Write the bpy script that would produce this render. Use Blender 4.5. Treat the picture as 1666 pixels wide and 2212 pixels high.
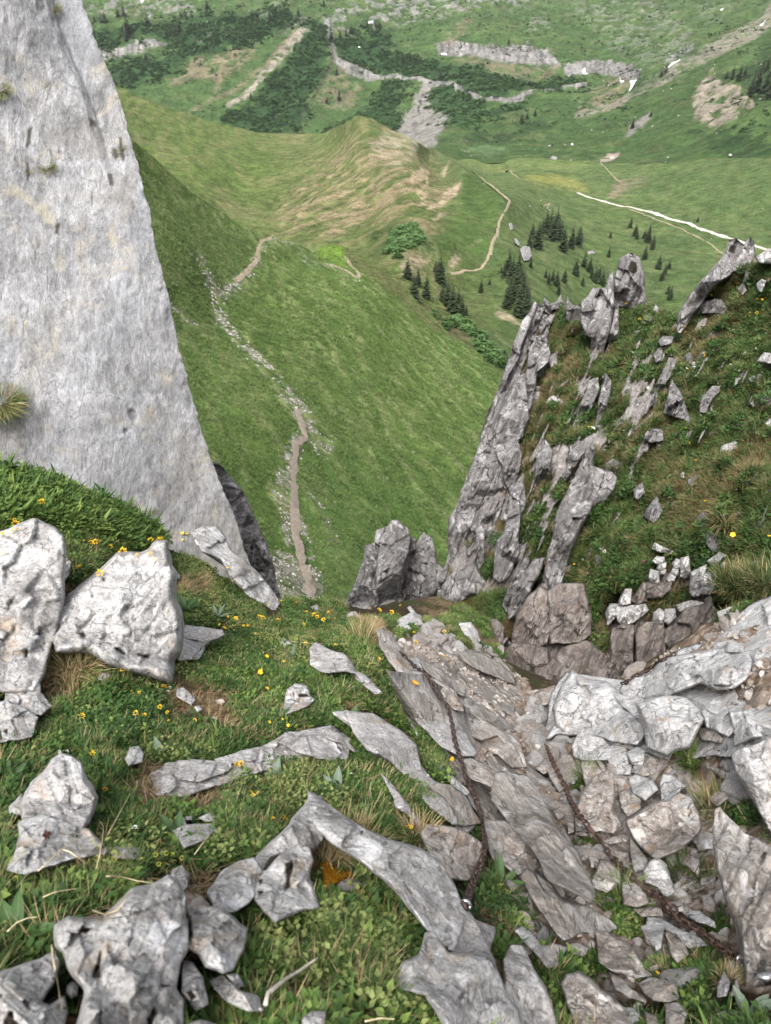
import bpy, math, random
import numpy as np
from mathutils import Vector, Matrix, Quaternion
from mathutils.geometry import delaunay_2d_cdt

for o in list(bpy.data.objects):
    bpy.data.objects.remove(o)
SC = bpy.context.scene
COL = SC.collection

# ------------------------------------------------------------------ camera, sky, sun, exposure
PITCH = math.radians(36.0)
CAM = np.array([0.0, 0.0, 1.6])
FPX = 1600.0
CU, CV = 833.0, 1106.0
cam_data = bpy.data.cameras.new("camera")
cam_data.sensor_fit = 'VERTICAL'
cam_data.sensor_height = 36.0
cam_data.sensor_width = 27.1
cam_data.lens = 36.0 * FPX / 2212.0
cam_data.clip_start = 0.05
cam_data.clip_end = 20000
cam_data.dof.use_dof = True
cam_data.dof.focus_distance = 7.0
cam_data.dof.aperture_fstop = 7.0
cam = bpy.data.objects.new("camera", cam_data)
COL.objects.link(cam)
cam.location = Vector(CAM)
cam.rotation_euler = (math.radians(90) - PITCH, 0, 0)
SC.camera = cam

SUN_EL, SUN_ROT = math.radians(58), math.radians(200)
world = bpy.data.worlds.new("World")
SC.world = world
world.use_nodes = True
wn = world.node_tree.nodes
wl = world.node_tree.links
wn.clear()
w_out = wn.new('ShaderNodeOutputWorld')
w_bg = wn.new('ShaderNodeBackground')
w_sky = wn.new('ShaderNodeTexSky')
w_sky.sky_type = 'NISHITA'
w_sky.sun_disc = False
w_sky.sun_elevation = SUN_EL
w_sky.sun_rotation = SUN_ROT
w_sky.air_density = 1.0
w_sky.dust_density = 6.0
w_sky.ozone_density = 1.0
w_hsv = wn.new('ShaderNodeHueSaturation')      # overcast: the cloud layer greys the blue
w_hsv.inputs['Saturation'].default_value = 0.30
w_bg.inputs['Strength'].default_value = 0.13
wl.new(w_sky.outputs[0], w_hsv.inputs['Color'])
wl.new(w_hsv.outputs[0], w_bg.inputs['Color'])
wl.new(w_bg.outputs[0], w_out.inputs['Surface'])
sun_d = bpy.data.lights.new("sun", 'SUN')
sun_d.energy = 1.5
sun_d.angle = math.radians(22)
sun_d.color = (1.0, 0.97, 0.93)
sun = bpy.data.objects.new("sun", sun_d)
COL.objects.link(sun)
sd = Vector((math.sin(SUN_ROT) * math.cos(SUN_EL), math.cos(SUN_ROT) * math.cos(SUN_EL), math.sin(SUN_EL)))
sun.rotation_euler = (-sd).to_track_quat('-Z', 'Y').to_euler()
sun.location = (0, 0, 60)
SC.view_settings.view_transform = 'Standard'
SC.view_settings.look = 'None'
SC.view_settings.exposure = 1.45
SC.view_settings.gamma = 1.0
SC.render.engine = 'CYCLES'
SC.cycles.max_bounces = 5
SC.cycles.diffuse_bounces = 3
SC.cycles.glossy_bounces = 1
SC.cycles.transmission_bounces = 2
SC.cycles.transparent_max_bounces = 4
SC.cycles.volume_bounces = 0
SC.cycles.use_denoising = True

# ------------------------------------------------------------------ maths helpers
CP, SP = math.cos(PITCH), math.sin(PITCH)

def P(u, v, d):
    """point at forward distance d along the sight line of photo position (u, v)"""
    u, v, d = np.broadcast_arrays(np.asarray(u, float), np.asarray(v, float), np.asarray(d, float))
    x = (u - CU) / FPX * d
    y = (CV - v) / FPX * d
    return np.stack([CAM[0] + x, CAM[1] + d * CP + y * SP, CAM[2] - d * SP + y * CP], -1)

def project(p):
    q = np.asarray(p, float) - CAM
    d = q[..., 1] * CP - q[..., 2] * SP
    y = q[..., 1] * SP + q[..., 2] * CP
    return CU + q[..., 0] / d * FPX, CV - y / d * FPX, d

def _h(ix, iy, iz, s):
    with np.errstate(over='ignore'):
        h = (ix.astype(np.uint32) * np.uint32(374761393) + iy.astype(np.uint32) * np.uint32(668265263)
             + iz.astype(np.uint32) * np.uint32(2147483647) + np.uint32((s * 974634777) & 0xffffffff))
        h = (h ^ (h >> np.uint32(13))) * np.uint32(1274126177)
        h = h ^ (h >> np.uint32(16))
    return h.astype(np.float64) / 2147483647.5 - 1.0

def vnoise(p, s=0):
    f = np.floor(p)
    i = f.astype(np.int64)
    t = p - f
    t = t * t * t * (t * (t * 6 - 15) + 10)
    x, y, z = i[..., 0], i[..., 1], i[..., 2]
    tx, ty, tz = t[..., 0], t[..., 1], t[..., 2]
    r = 0
    for dz in (0, 1):
        wz = tz if dz else 1 - tz
        for dy in (0, 1):
            wy = ty if dy else 1 - ty
            a = _h(x, y + dy, z + dz, s)
            b = _h(x + 1, y + dy, z + dz, s)
            r = r + wz * wy * (a + (b - a) * tx)
    return r

def fbm(p, octv=4, gain=0.5, s=0):
    r, a, n, q = 0, 1.0, 0, np.asarray(p, float)
    for k in range(octv):
        r = r + a * vnoise(q, s + k * 17)
        n += a
        a *= gain
        q = q * 2.03 + 7.3
    return r / n

def ridged(p, octv=4, gain=0.5, s=0):
    r, a, n, q = 0, 1.0, 0, np.asarray(p, float)
    for k in range(octv):
        r = r + a * (1 - np.abs(vnoise(q, s + k * 17)) * 2)
        n += a
        a *= gain
        q = q * 2.03 + 7.3
    return r / n

def sstep(a, b, x):
    t = np.clip((x - a) / (b - a), 0, 1)
    return t * t * (3 - 2 * t)

def seg_dist(U, V, pts, closed=False):
    """distance to a polyline, and the parameter along it"""
    pts = np.asarray(pts, float)
    a = pts
    b = np.roll(pts, -1, 0)
    if not closed:
        a, b = pts[:-1], pts[1:]
    best = np.full(U.shape, 1e9)
    par = np.zeros(U.shape)
    for k in range(len(a)):
        e = b[k] - a[k]
        L = max(e @ e, 1e-9)
        t = np.clip(((U - a[k, 0]) * e[0] + (V - a[k, 1]) * e[1]) / L, 0, 1)
        dd = np.hypot(U - a[k, 0] - t * e[0], V - a[k, 1] - t * e[1])
        m = dd < best
        best = np.where(m, dd, best)
        par = np.where(m, k + t, par)
    return best, par

def inside(U, V, poly):
    poly = np.asarray(poly, float)
    r = np.zeros(U.shape, bool)
    j = len(poly) - 1
    for i in range(len(poly)):
        xi, yi = poly[i]
        xj, yj = poly[j]
        c = ((yi > V) != (yj > V)) & (U < (xj - xi) * (V - yi) / (yj - yi + 1e-12) + xi)
        r ^= c
        j = i
    return r

def sdist(U, V, poly):
    """signed distance, positive inside; -1e3 far outside the bounding box"""
    poly = np.asarray(poly, float)
    lo, hi = poly.min(0) - 60, poly.max(0) + 60
    m = (U > lo[0]) & (U < hi[0]) & (V > lo[1]) & (V < hi[1])
    out = np.full(U.shape, -1e3)
    if m.any():
        d, _ = seg_dist(U[m], V[m], poly, True)
        out[m] = np.where(inside(U[m], V[m], poly), d, -d)
    return out

def lin(r, g, b):
    f = lambda c: ((c / 255.0 + 0.055) / 1.055) ** 2.4 if c > 10 else c / 255 / 12.92
    return np.array([f(r), f(g), f(b)])

# regions of the photo as I looked at them: (u0, v0, scale)
REG = {'A': (0, 0, .5), 'B': (833, 0, .5), 'C': (0, 553, .5), 'D': (833, 488, .5), 'E': (0, 1003.3, 1 / 3), 'F': (555.3, 1057.5, 1 / 3),
       'G': (1110.7, 1030.4, 1 / 3), 'H': (0, 1616.1, 1 / 3), 'I': (555.3, 1616.1, 1 / 3), 'J': (1110.7, 1616.1, 1 / 3), 'X': (0, 0, 1)}

def rg(r, pts):
    u0, v0, s = REG[r]
    return np.array([(u0 + x * s, v0 + y * s) for x, y in pts], float)

class TPS:
    """smooth surface through scattered (u, v, value)"""
    def __init__(self, pts, log=True, smooth=1e-4):
        a = np.array(pts, float)
        self.log = log
        self.c = a[:, :2] / 500.0
        y = np.log(a[:, 2]) if log else a[:, 2]
        n = len(a)
        K = self.k(self.c, self.c) + np.eye(n) * smooth
        Q = np.hstack([np.ones((n, 1)), self.c])
        A = np.vstack([np.hstack([K, Q]), np.hstack([Q.T, np.zeros((3, 3))])])
        self.w = np.linalg.solve(A, np.concatenate([y, np.zeros(3)]))
    @staticmethod
    def k(a, b):
        r2 = ((a[:, None, :] - b[None, :, :]) ** 2).sum(-1)
        return 0.5 * r2 * np.log(r2 + 1e-12)
    def __call__(self, u, v):
        u, v = np.broadcast_arrays(np.asarray(u, float), np.asarray(v, float))
        q = np.stack([u.ravel(), v.ravel()], 1) / 500.0
        out = np.empty(len(q))
        n = len(self.c)
        for s in range(0, len(q), 40000):
            e = slice(s, s + 40000)
            out[e] = self.k(q[e], self.c) @ self.w[:n] + self.w[n] + q[e] @ self.w[n + 1:]
        if self.log:
            out = np.exp(out)
        return out.reshape(u.shape)

def curve(pts):
    a = np.array(pts, float)
    return lambda u: np.interp(u, a[:, 0], a[:, 1])

# ------------------------------------------------------------------ mesh helpers
def mesh_np(name, verts, faces, smooth=True):
    """faces: (n, 3) or (n, 4) array, or a list of both arrays"""
    me = bpy.data.meshes.new(name)
    fl = faces if isinstance(faces, list) else [faces]
    fl = [np.asarray(f, np.int32) for f in fl if len(f)]
    me.vertices.add(len(verts))
    me.vertices.foreach_set('co', np.asarray(verts, np.float32).ravel())
    nl = sum(f.size for f in fl)
    nf = sum(len(f) for f in fl)
    me.loops.add(nl)
    me.loops.foreach_set('vertex_index', np.concatenate([f.ravel() for f in fl]))
    me.polygons.add(nf)
    tot = np.concatenate([np.full(len(f), f.shape[1], np.int32) for f in fl])
    me.polygons.foreach_set('loop_start', np.concatenate([[0], np.cumsum(tot)[:-1]]).astype(np.int32))
    me.polygons.foreach_set('loop_total', tot)
    me.polygons.foreach_set('use_smooth', np.full(nf, smooth, bool))
    me.update(calc_edges=True)
    me.validate()
    return me

def set_color(me, col, name='Col'):
    a = me.color_attributes.new(name, 'FLOAT_COLOR', 'POINT')
    c = np.ones((len(col), 4), np.float32)
    c[:, :3] = col
    a.data.foreach_set('color', c.ravel())

def set_float(me, vals, name):
    a = me.attributes.new(name, 'FLOAT', 'POINT')
    a.data.foreach_set('value', np.asarray(vals, np.float32))

def add(name, me, mat=None, parent=None, loc=None):
    o = bpy.data.objects.new(name, me)
    COL.objects.link(o)
    if me is not None and mat is not None:
        me.materials.append(mat)
    if loc is not None:
        o.location = Vector([float(c) for c in loc])
    if parent is not None:
        o.parent = parent
    return o

def tag(o, label=None, cat=None, group=None, kind=None):
    if label: o['label'] = label
    if cat: o['category'] = cat
    if group: o['group'] = group
    if kind: o['kind'] = kind
    return o

def empty(name, loc, label=None, cat=None, group=None):
    o = add(name, None, loc=loc)
    o.empty_display_size = 0.1
    return tag(o, label, cat, group)

# ------------------------------------------------------------------ materials
class NT:
    def __init__(self, name):
        self.m = bpy.data.materials.new(name)
        self.m.use_nodes = True
        self.t = self.m.node_tree
        self.t.nodes.clear()
    def n(self, typ, inputs=None, **kw):
        nd = self.t.nodes.new(typ)
        for k, v in kw.items():
            setattr(nd, k, v)
        for k, v in (inputs or {}).items():
            if isinstance(v, bpy.types.NodeSocket):
                self.t.links.new(v, nd.inputs[k])
            else:
                nd.inputs[k].default_value = v
        return nd
    def mapping(self, vec, scale, rot=(0, 0, 0)):
        return self.n('ShaderNodeMapping', {'Vector': vec, 'Scale': scale, 'Rotation': rot}).outputs[0]
    def noise(self, vec, scale, detail=4, rough=0.55, dist=0.0):
        return self.n('ShaderNodeTexNoise', {'Vector': vec, 'Scale': scale, 'Detail': detail, 'Roughness': rough, 'Distortion': dist}).outputs[0]
    def ramp(self, fac, stops, interp='LINEAR'):
        r = self.n('ShaderNodeValToRGB', {'Fac': fac})
        cr = r.color_ramp
        cr.interpolation = interp
        while len(cr.elements) > 1:
            cr.elements.remove(cr.elements[-1])
        for i, (p, c) in enumerate(stops):
            e = cr.elements[0] if i == 0 else cr.elements.new(p)
            e.position = p
            if np.isscalar(c): c = (c, c, c)
            e.color = (float(c[0]), float(c[1]), float(c[2]), 1)
        return r.outputs[0]
    def math(self, op, a, b=None, c=None):
        nd = self.t.nodes.new('ShaderNodeMath')
        nd.operation = op
        for i, v in enumerate((a, b, c)):
            if v is None: continue
            if isinstance(v, bpy.types.NodeSocket): self.t.links.new(v, nd.inputs[i])
            else: nd.inputs[i].default_value = v
        return nd.outputs[0]
    def mix(self, fac, a, b, mode='MIX'):
        nd = self.t.nodes.new('ShaderNodeMix')
        nd.data_type = 'RGBA'
        nd.blend_type = mode
        for i, v in ((0, fac), (6, a), (7, b)):
            if isinstance(v, bpy.types.NodeSocket): self.t.links.new(v, nd.inputs[i])
            elif i == 0: nd.inputs[0].default_value = v
            else:
                if np.isscalar(v): v = (v, v, v)
                nd.inputs[i].default_value = (float(v[0]), float(v[1]), float(v[2]), 1)
        return nd.outputs[2]
    def bump(self, h, strength, dist, normal=None):
        i = {'Height': h, 'Strength': strength, 'Distance': dist}
        if normal is not None: i['Normal'] = normal
        return self.n('ShaderNodeBump', i).outputs[0]
    def attr(self, name, typ='GEOMETRY'):
        return self.n('ShaderNodeAttribute', attribute_name=name, attribute_type=typ)
    def finish(self, color, normal=None, rough=0.9, spec=0.2, metal=0.0):
        i = {'Base Color': color, 'Roughness': rough, 'Specular IOR Level': spec, 'Metallic': metal}
        if normal is not None: i['Normal'] = normal
        if not isinstance(color, bpy.types.NodeSocket):
            i['Base Color'] = (float(color[0]), float(color[1]), float(color[2]), 1)
        b = self.n('ShaderNodeBsdfPrincipled', i)
        o = self.n('ShaderNodeOutputMaterial', {'Surface': b.outputs[0]})
        return self.m

def terrain_mat(name, s1, s2, bump_d, streak=None, amp=0.5, bump_s=1.0):
    """vertex albedo broken up by two sizes of noise (metres per feature s1, s2)"""
    t = NT(name)
    co = t.n('ShaderNodeNewGeometry').outputs['Position']
    base = t.attr('Col').outputs['Color']
    vec = t.mapping(co, streak) if streak else co
    a = t.noise(vec, 1 / s1, 5, 0.65)
    b = t.noise(vec, 1 / s2, 6, 0.7)
    f = t.math('ADD', t.math('MULTIPLY', a, 0.5), t.math('MULTIPLY', b, 0.5))
    k = t.ramp(f, [(0.36, 1 - amp), (0.5, 1.0), (0.64, 1 + amp)])
    col = t.mix(1.0, base, k, 'MULTIPLY')
    return t.finish(col, t.bump(b, bump_s, bump_d), 0.95, 0.08)

class Patch:
    """a sheet of ground between two edges; corners known in photo position and distance"""
    def __init__(self, ucols, vt, vb, nv, D):
        self.u = np.asarray(ucols, float)
        self.vt, self.vb = vt, vb
        t = np.linspace(0, 1, nv)
        self.U = np.repeat(self.u[None, :], nv, 0)
        self.V = vt(self.u)[None, :] * (1 - t[:, None]) + vb(self.u)[None, :] * t[:, None]
        self.D = D(self.U, self.V)
        self.pos = P(self.U, self.V, self.D)
        self.nv = nv
    def at(self, u, v):
        u = np.asarray(u, float)
        v = np.asarray(v, float)
        i = np.clip(np.interp(u, self.u, np.arange(len(self.u))), 0, len(self.u) - 1.001)
        t = np.clip((v - self.vt(u)) / (self.vb(u) - self.vt(u)), 0, 1) * (self.nv - 1)
        t = np.clip(t, 0, self.nv - 1.001)
        i0, j0 = i.astype(int), t.astype(int)
        fi, fj = (i - i0)[..., None], (t - j0)[..., None]
        g = self.pos
        return ((g[j0, i0] * (1 - fi) + g[j0, i0 + 1] * fi) * (1 - fj) + (g[j0 + 1, i0] * (1 - fi) + g[j0 + 1, i0 + 1] * fi) * fj)
    def build(self, name, color, mat, back=None, left=None, right=None):
        """back: list of (run, rise) offsets behind the top edge, as the ground goes on beyond the crest"""
        pos, col = self.pos, color
        if back:
            hd = pos[0] - CAM
            hd = hd * np.array([1, 1, 0])
            hd /= np.linalg.norm(hd, axis=1, keepdims=True)
            rows = [pos[0] + hd * r + np.array([0, 0, z]) for r, z in reversed(back)]
            pos = np.concatenate([np.array(rows), pos], 0)
            col = np.concatenate([np.repeat(col[:1], len(rows), 0), col], 0)
        if right:
            cols = [pos[:, -1] + np.array(o) for o in right]
            pos = np.concatenate([pos, np.stack(cols, 1)], 1)
            col = np.concatenate([col, np.repeat(col[:, -1:], len(cols), 1)], 1)
        if left:
            cols = [pos[:, 0] + np.array(o) for o in reversed(left)]
            pos = np.concatenate([np.stack(cols, 1), pos], 1)
            col = np.concatenate([np.repeat(col[:, :1], len(cols), 1), col], 1)
        nr, nc = pos.shape[:2]
        idx = np.arange(nr * nc).reshape(nr, nc)
        q = np.stack([idx[1:, :-1].ravel(), idx[1:, 1:].ravel(), idx[:-1, 1:].ravel(), idx[:-1, :-1].ravel()], 1)
        me = mesh_np(name, pos.reshape(-1, 3), q)
        set_color(me, np.clip(col.reshape(-1, 3), 0.004, 0.85))
        o = add(name, me, mat)
        tag(o, kind='structure')
        return o

def paint(col, m, c):
    m = np.clip(m, 0, 1)[..., None]
    return col * (1 - m) + np.asarray(c) * m
# ------------------------------------------------------------------ the valley and the mountain across it
KA = 1.35
def C(r, g, b):
    return lin(r, g, b) / KA
def CG(r, g, b):          # turf and leaves
    c = lin(r, g, b) / 1.85
    return c * .90 + c.mean() * .10

def pm(U, V, poly, soft=6, jit=0.0, N=None, r=None):
    """soft mask of a patch of ground, its edge frayed by noise N (photo units)"""
    if r: poly = rg(r, poly)
    d = sdist(U, V, poly)
    if N is not None: d = d + N * jit
    return sstep(-soft, soft, d)

def lm(U, V, line, w0, w1=None, soft=2.0, jit=0.0, N=None, r=None):
    if r: line = rg(r, line)
    d, t = seg_dist(U, V, line)
    w = w0 + (w1 - w0) * t / (len(line) - 1) if w1 is not None else w0
    if N is not None: d = d + N * jit
    return 1 - sstep(-soft, soft, d - w)

M_FAR = terrain_mat('far_slope', 24, 7, 5.0, amp=0.55)
M_HILL = terrain_mat('hill_turf', 9, 2.0, 1.8, amp=0.6)
M_SPUR = terrain_mat('spur_turf', 2.4, 0.4, 0.35, amp=0.65)

shared = [(940, 340, 900), (1000, 345, 930), (1100, 345, 940), (1300, 345, 900), (1500, 345, 800), (1666, 345, 700), (2200, 345, 560)]
far_pts = [(u, -160, d) for u, d in ((-500, 1850), (300, 1800), (833, 1880), (1300, 1950), (1700, 1750), (2200, 1550))] + \
    [(300, 0, 1690), (700, 0, 1720), (900, 0, 1750), (1200, 0, 1800), (1500, 0, 1700), (1700, 0, 1500), (2200, 0, 1300),
     (300, 100, 1600), (500, 100, 1600), (700, 100, 1620), (900, 100, 1640), (1000, 100, 1600), (1200, 100, 1580), (1400, 100, 1500), (1600, 100, 1280), (1800, 100, 1080),
     (300, 200, 1510), (500, 200, 1510), (700, 200, 1530), (900, 200, 1480), (1050, 200, 1400), (1250, 200, 1380), (1400, 200, 1230), (1600, 200, 980), (1800, 200, 860),
     (400, 280, 1440), (640, 280, 1450), (900, 280, 1330), (1050, 280, 1250), (1250, 280, 1120), (1450, 280, 950), (1666, 280, 800), (400, 360, 1380), (700, 360, 1330)] + shared
D_FAR = TPS(far_pts)
far = Patch(np.linspace(60, 1960, 640), curve([(0, -120), (2000, -120)]), curve([(0, 352), (2000, 352)]), 330, D_FAR)
U, V = far.U, far.V
pw = far.pos
N1 = fbm(pw / 60.0, 4, s=1)
N2 = fbm(pw / 14.0, 4, s=2)
N3 = fbm(pw / 6.0, 3, s=3)
col = np.broadcast_to(CG(92, 113, 72), U.shape + (3,)).copy()
col = paint(col, sstep(-.1, .5, N1), CG(107, 124, 80))
col = paint(col, sstep(0.05, .5, N2) * .6, CG(76, 99, 62))
col = paint(col, sstep(0.1, .45, fbm(pw / 25., 4, s=9)) * .5, CG(122, 122, 90))
rock = np.zeros(U.shape)
grey = C(150, 147, 143)
speck = sstep(-.05, .25, N2 + .5 * N3)
rough_hi = sstep(60, -40, V + 30 * N1) * .25
rock = np.maximum(rock, rough_hi * speck)
for r, poly, k in (('A', [(350, 45), (560, 70), (700, 70), (820, 30), (850, -10), (560, -30), (380, 30)], .8),
                   ('A', [(980, 90), (1100, 70), (1200, 25), (1200, 45), (1100, 90)], .7), ('A', [(770, 60), (820, 30), (850, 60), (800, 80)], .7),
                   ('A', [(1400, 95), (1480, 40), (1700, 5), (1700, 90), (1560, 130), (1430, 145)], .9), ('B', [(-10, -20), (640, -20), (540, 10), (330, 50), (100, 85), (-10, 105)], .95),
                   ('B', [(780, -20), (1100, -20), (1300, 150), (1300, 240), (1150, 290), (1000, 230), (900, 120)], .55), ('B', [(620, 110), (650, 75), (700, 95), (660, 120)], .8),
                   ('B', [(1090, 80), (1250, 60), (1310, 130), (1200, 200), (1080, 180)], .5), ('B', [(1340, -10), (1480, 0), (1450, 90), (1350, 60)], .5)):
    rock = np.maximum(rock, pm(U, V, poly, 10, 26, N2, r) * speck * k * .8)
col = paint(col, rock, grey)
def band(mask, k=1.0):
    global col, rock
    st = fbm(np.stack([U / 5, V / 26, U * 0], -1), 4, s=21)
    c = grey * (0.80 + 0.7 * st)[..., None]
    col = col * (1 - mask[..., None] * k) + c * mask[..., None] * k
    rock = np.maximum(rock, mask * k)
band(pm(U, V, [(415, 212), (560, 188), (660, 160), (720, 190), (650, 215), (560, 236), (430, 262)], 3, 8, N2, 'A'), .9)
band(pm(U, V, [(850, 170), (915, 145), (910, 165), (860, 190)], 3, 5, N2, 'A'), .9)
band(pm(U, V, [(1200, 150), (1320, 90), (1330, 70), (1270, 75)], 3, 5, N2, 'A'), .7)
band(pm(U, V, [(220, 200), (300, 178), (400, 195), (540, 195), (640, 192), (700, 215), (765, 270), (745, 292), (640, 280), (500, 270), (350, 245), (230, 240)], 3, 9, N2, 'B'))
band(pm(U, V, [(755, 285), (870, 262), (1000, 275), (1060, 288), (1100, 310), (1090, 345), (1010, 335), (900, 312), (780, 332)], 3, 9, N2, 'B'))
band(pm(U, V, [(1195, 290), (1230, 240), (1330, 190), (1340, 215), (1260, 260)], 3, 8, N2, 'B'), .8)
low_band = [(-180, 270), (-100, 300), (-40, 330), (0, 340), (60, 328), (110, 342), (200, 360), (290, 362), (340, 400), (430, 430), (560, 418), (640, 392), (760, 378), (865, 368)]
band(lm(U, V, low_band, 7, 4, 2, 4, N2, 'B'))
band(lm(U, V, [(1415, 90), (1420, 140), (1450, 250), (1510, 310), (1600, 335), (1666, 340)], 7, 7, 2, 5, N2, 'A'), .9)
brown = C(139, 126, 104)
scree = C(160, 151, 138)
for r, poly, k in (('A', [(830, 265), (1000, 215), (1090, 225), (1000, 300), (950, 345), (820, 325), (740, 365), (790, 310)], .75), ('B', [(270, 255), (420, 262), (560, 280), (740, 300), (700, 330), (600, 370), (520, 350), (420, 290)], .55),
                   ('B', [(880, 400), (1000, 340), (1060, 350), (1040, 400), (950, 450), (840, 480)], .6), ('B', [(350, 70), (372, 95), (280, 190), (260, 200), (270, 165)], .6),
                   ('A', [(1380, 440), (1420, 330), (1470, 300), (1540, 380), (1510, 460), (1400, 470)], .5)):
    m = pm(U, V, poly, 8, 22, N2, r) * k * sstep(-.4, .2, N2)
    col = paint(col, m, brown)
for r, line, a, b, k in (('A', [(1325, 120), (1200, 250), (1090, 380), (990, 455)], 12, 6, .9), ('A', [(1270, 140), (1150, 280), (1030, 370), (900, 445), (820, 490)], 6, 3, .6),
                         ('A', [(960, 280), (950, 340), (930, 390)], 3, 6, .6), ('B', [(1690, 60), (1560, 150), (1400, 215), (1250, 300), (1130, 370), (980, 460), (830, 495)], 18, 7, .65), ('A', [(830, 320), (900, 270), (1010, 240)], 4, 4, .6)):
    col = paint(col, lm(U, V, line, a, b, 3, 7, N2, r) * k * sstep(-.6, .1, N2), scree if k > .62 else brown)
col = paint(col, pm(U, V, [(170, 365), (212, 378), (212, 430), (285, 470), (255, 560), (205, 620), (140, 640), (100, 595), (35, 570), (90, 500), (130, 430)], 4, 14, N2, 'B') * .9, C(146, 142, 136))
col = paint(col, lm(U, V, [(1430, 190), (1440, 260), (1380, 380), (1300, 500), (1285, 590)], 4, 3, 2, 3, N2, 'A') * .8, CG(96, 88, 74))
col = paint(col, pm(U, V, [(1330, 430), (1400, 340), (1440, 380), (1500, 380), (1560, 430), (1590, 460), (1520, 460), (1510, 520), (1430, 555), (1400, 540), (1340, 510)], 5, 16, N2, 'B') * sstep(-.35, .1, N2) * .85, C(164, 152, 138))
col = paint(col, pm(U, V, [(1022, 602), (1060, 545), (1100, 505), (1150, 498), (1115, 535), (1070, 575)], 3, 5, N2, 'B') * .85, C(140, 136, 130))
col = paint(col, pm(U, V, [(330, 640), (450, 615), (545, 640), (450, 668)], 6, 10, N2, 'B') * .5, CG(140, 160, 125))
col = paint(col, pm(U, V, [(925, 690), (960, 663), (1015, 648), (1000, 675), (985, 692), (940, 700)], 2, 3, N2, 'B') * .9, C(176, 160, 146))
for r, poly in (('B', [(360, 590), (500, 560), (590, 580), (540, 610), (400, 610)]), ('B', [(560, 540), (640, 500), (720, 540), (600, 560)]), ('B', [(1250, 250), (1340, 205), (1380, 205), (1290, 260)]),
                ('B', [(1100, 350), (1200, 310), (1210, 330), (1090, 395), (1050, 400)]), ('B', [(1370, 590), (1480, 570), (1620, 590), (1666, 650), (1500, 690), (1400, 650)]), ('B', [(1450, 330), (1560, 300), (1666, 200), (1666, 430), (1600, 430), (1540, 360)])):
    col = paint(col, pm(U, V, poly, 8, 26, N2, r) * .75, CG(62, 84, 54))
FOREST = [rg('A', [(400, 130), (640, 110), (900, 60), (1200, 40), (1420, 110), (1400, 330), (1330, 400), (1290, 560), (1200, 578), (1030, 550), (960, 520), (1090, 440), (1170, 330), (1280, 220), (1330, 140), (1290, 105), (1190, 120), (1060, 190), (980, 200), (830, 240), (720, 345), (640, 340), (640, 290), (770, 220), (720, 180), (650, 150), (480, 180)]),
          np.array([(655, 300), (725, 278), (790, 232), (833, 185), (862, 182), (872, 200), (850, 240), (855, 285), (820, 272), (775, 264), (740, 284)], float),
          rg('B', [(-10, 240), (100, 245), (250, 270), (400, 300), (500, 355), (640, 345), (860, 358), (640, 380), (440, 418), (345, 396), (285, 350), (170, 345), (60, 320), (-10, 330)]),
          rg('B', [(185, 430), (225, 372), (290, 372), (330, 405), (430, 435), (420, 520), (350, 560), (300, 510), (180, 470)]), rg('B', [(430, 475), (600, 440), (600, 470), (450, 505)]),
          rg('A', [(1450, 160), (1600, 130), (1690, 130), (1690, 300), (1600, 310), (1500, 280), (1450, 230)]), rg('A', [(380, 150), (470, 130), (540, 190), (420, 210)]), rg('A', [(440, 280), (620, 250), (660, 330), (560, 360), (500, 370)])]
fm = np.zeros(U.shape)
for f in FOREST:
    fm = np.maximum(fm, pm(U, V, f, 5, 18, N2))
col = paint(col, fm * (1 - rock * .8) * .9, CG(60, 86, 56))
# cliffs stand as steps, woods and scree are rough
for poly in ([(1330, 430), (1400, 340), (1440, 380), (1500, 380), (1560, 430), (1590, 460), (1520, 460), (1510, 520), (1430, 555), (1400, 540), (1340, 510)], [(1022, 602), (1060, 545), (1100, 505), (1150, 498), (1115, 535), (1070, 575)]):
    rock = np.maximum(rock, pm(U, V, poly, 5, 14, N2, 'B') * 1.5)
h = 9 * N1 + 3.0 * N2 + 5 * rock * ridged(pw / 30, 4, s=8) + 1.2 * N3
far.pos[..., 2] += h * sstep(352, 320, V)
turfm = sstep(.0, .12, (col[..., 1] - col[..., 0]) / col[..., 1])[..., None]
FAR = far.build('mountainside', col * (np.array([.74, .86, .64]) * turfm + .84 * (1 - turfm)), M_FAR, right=[(900, 300, 60)], back=[(200, 90), (700, 250)])

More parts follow.
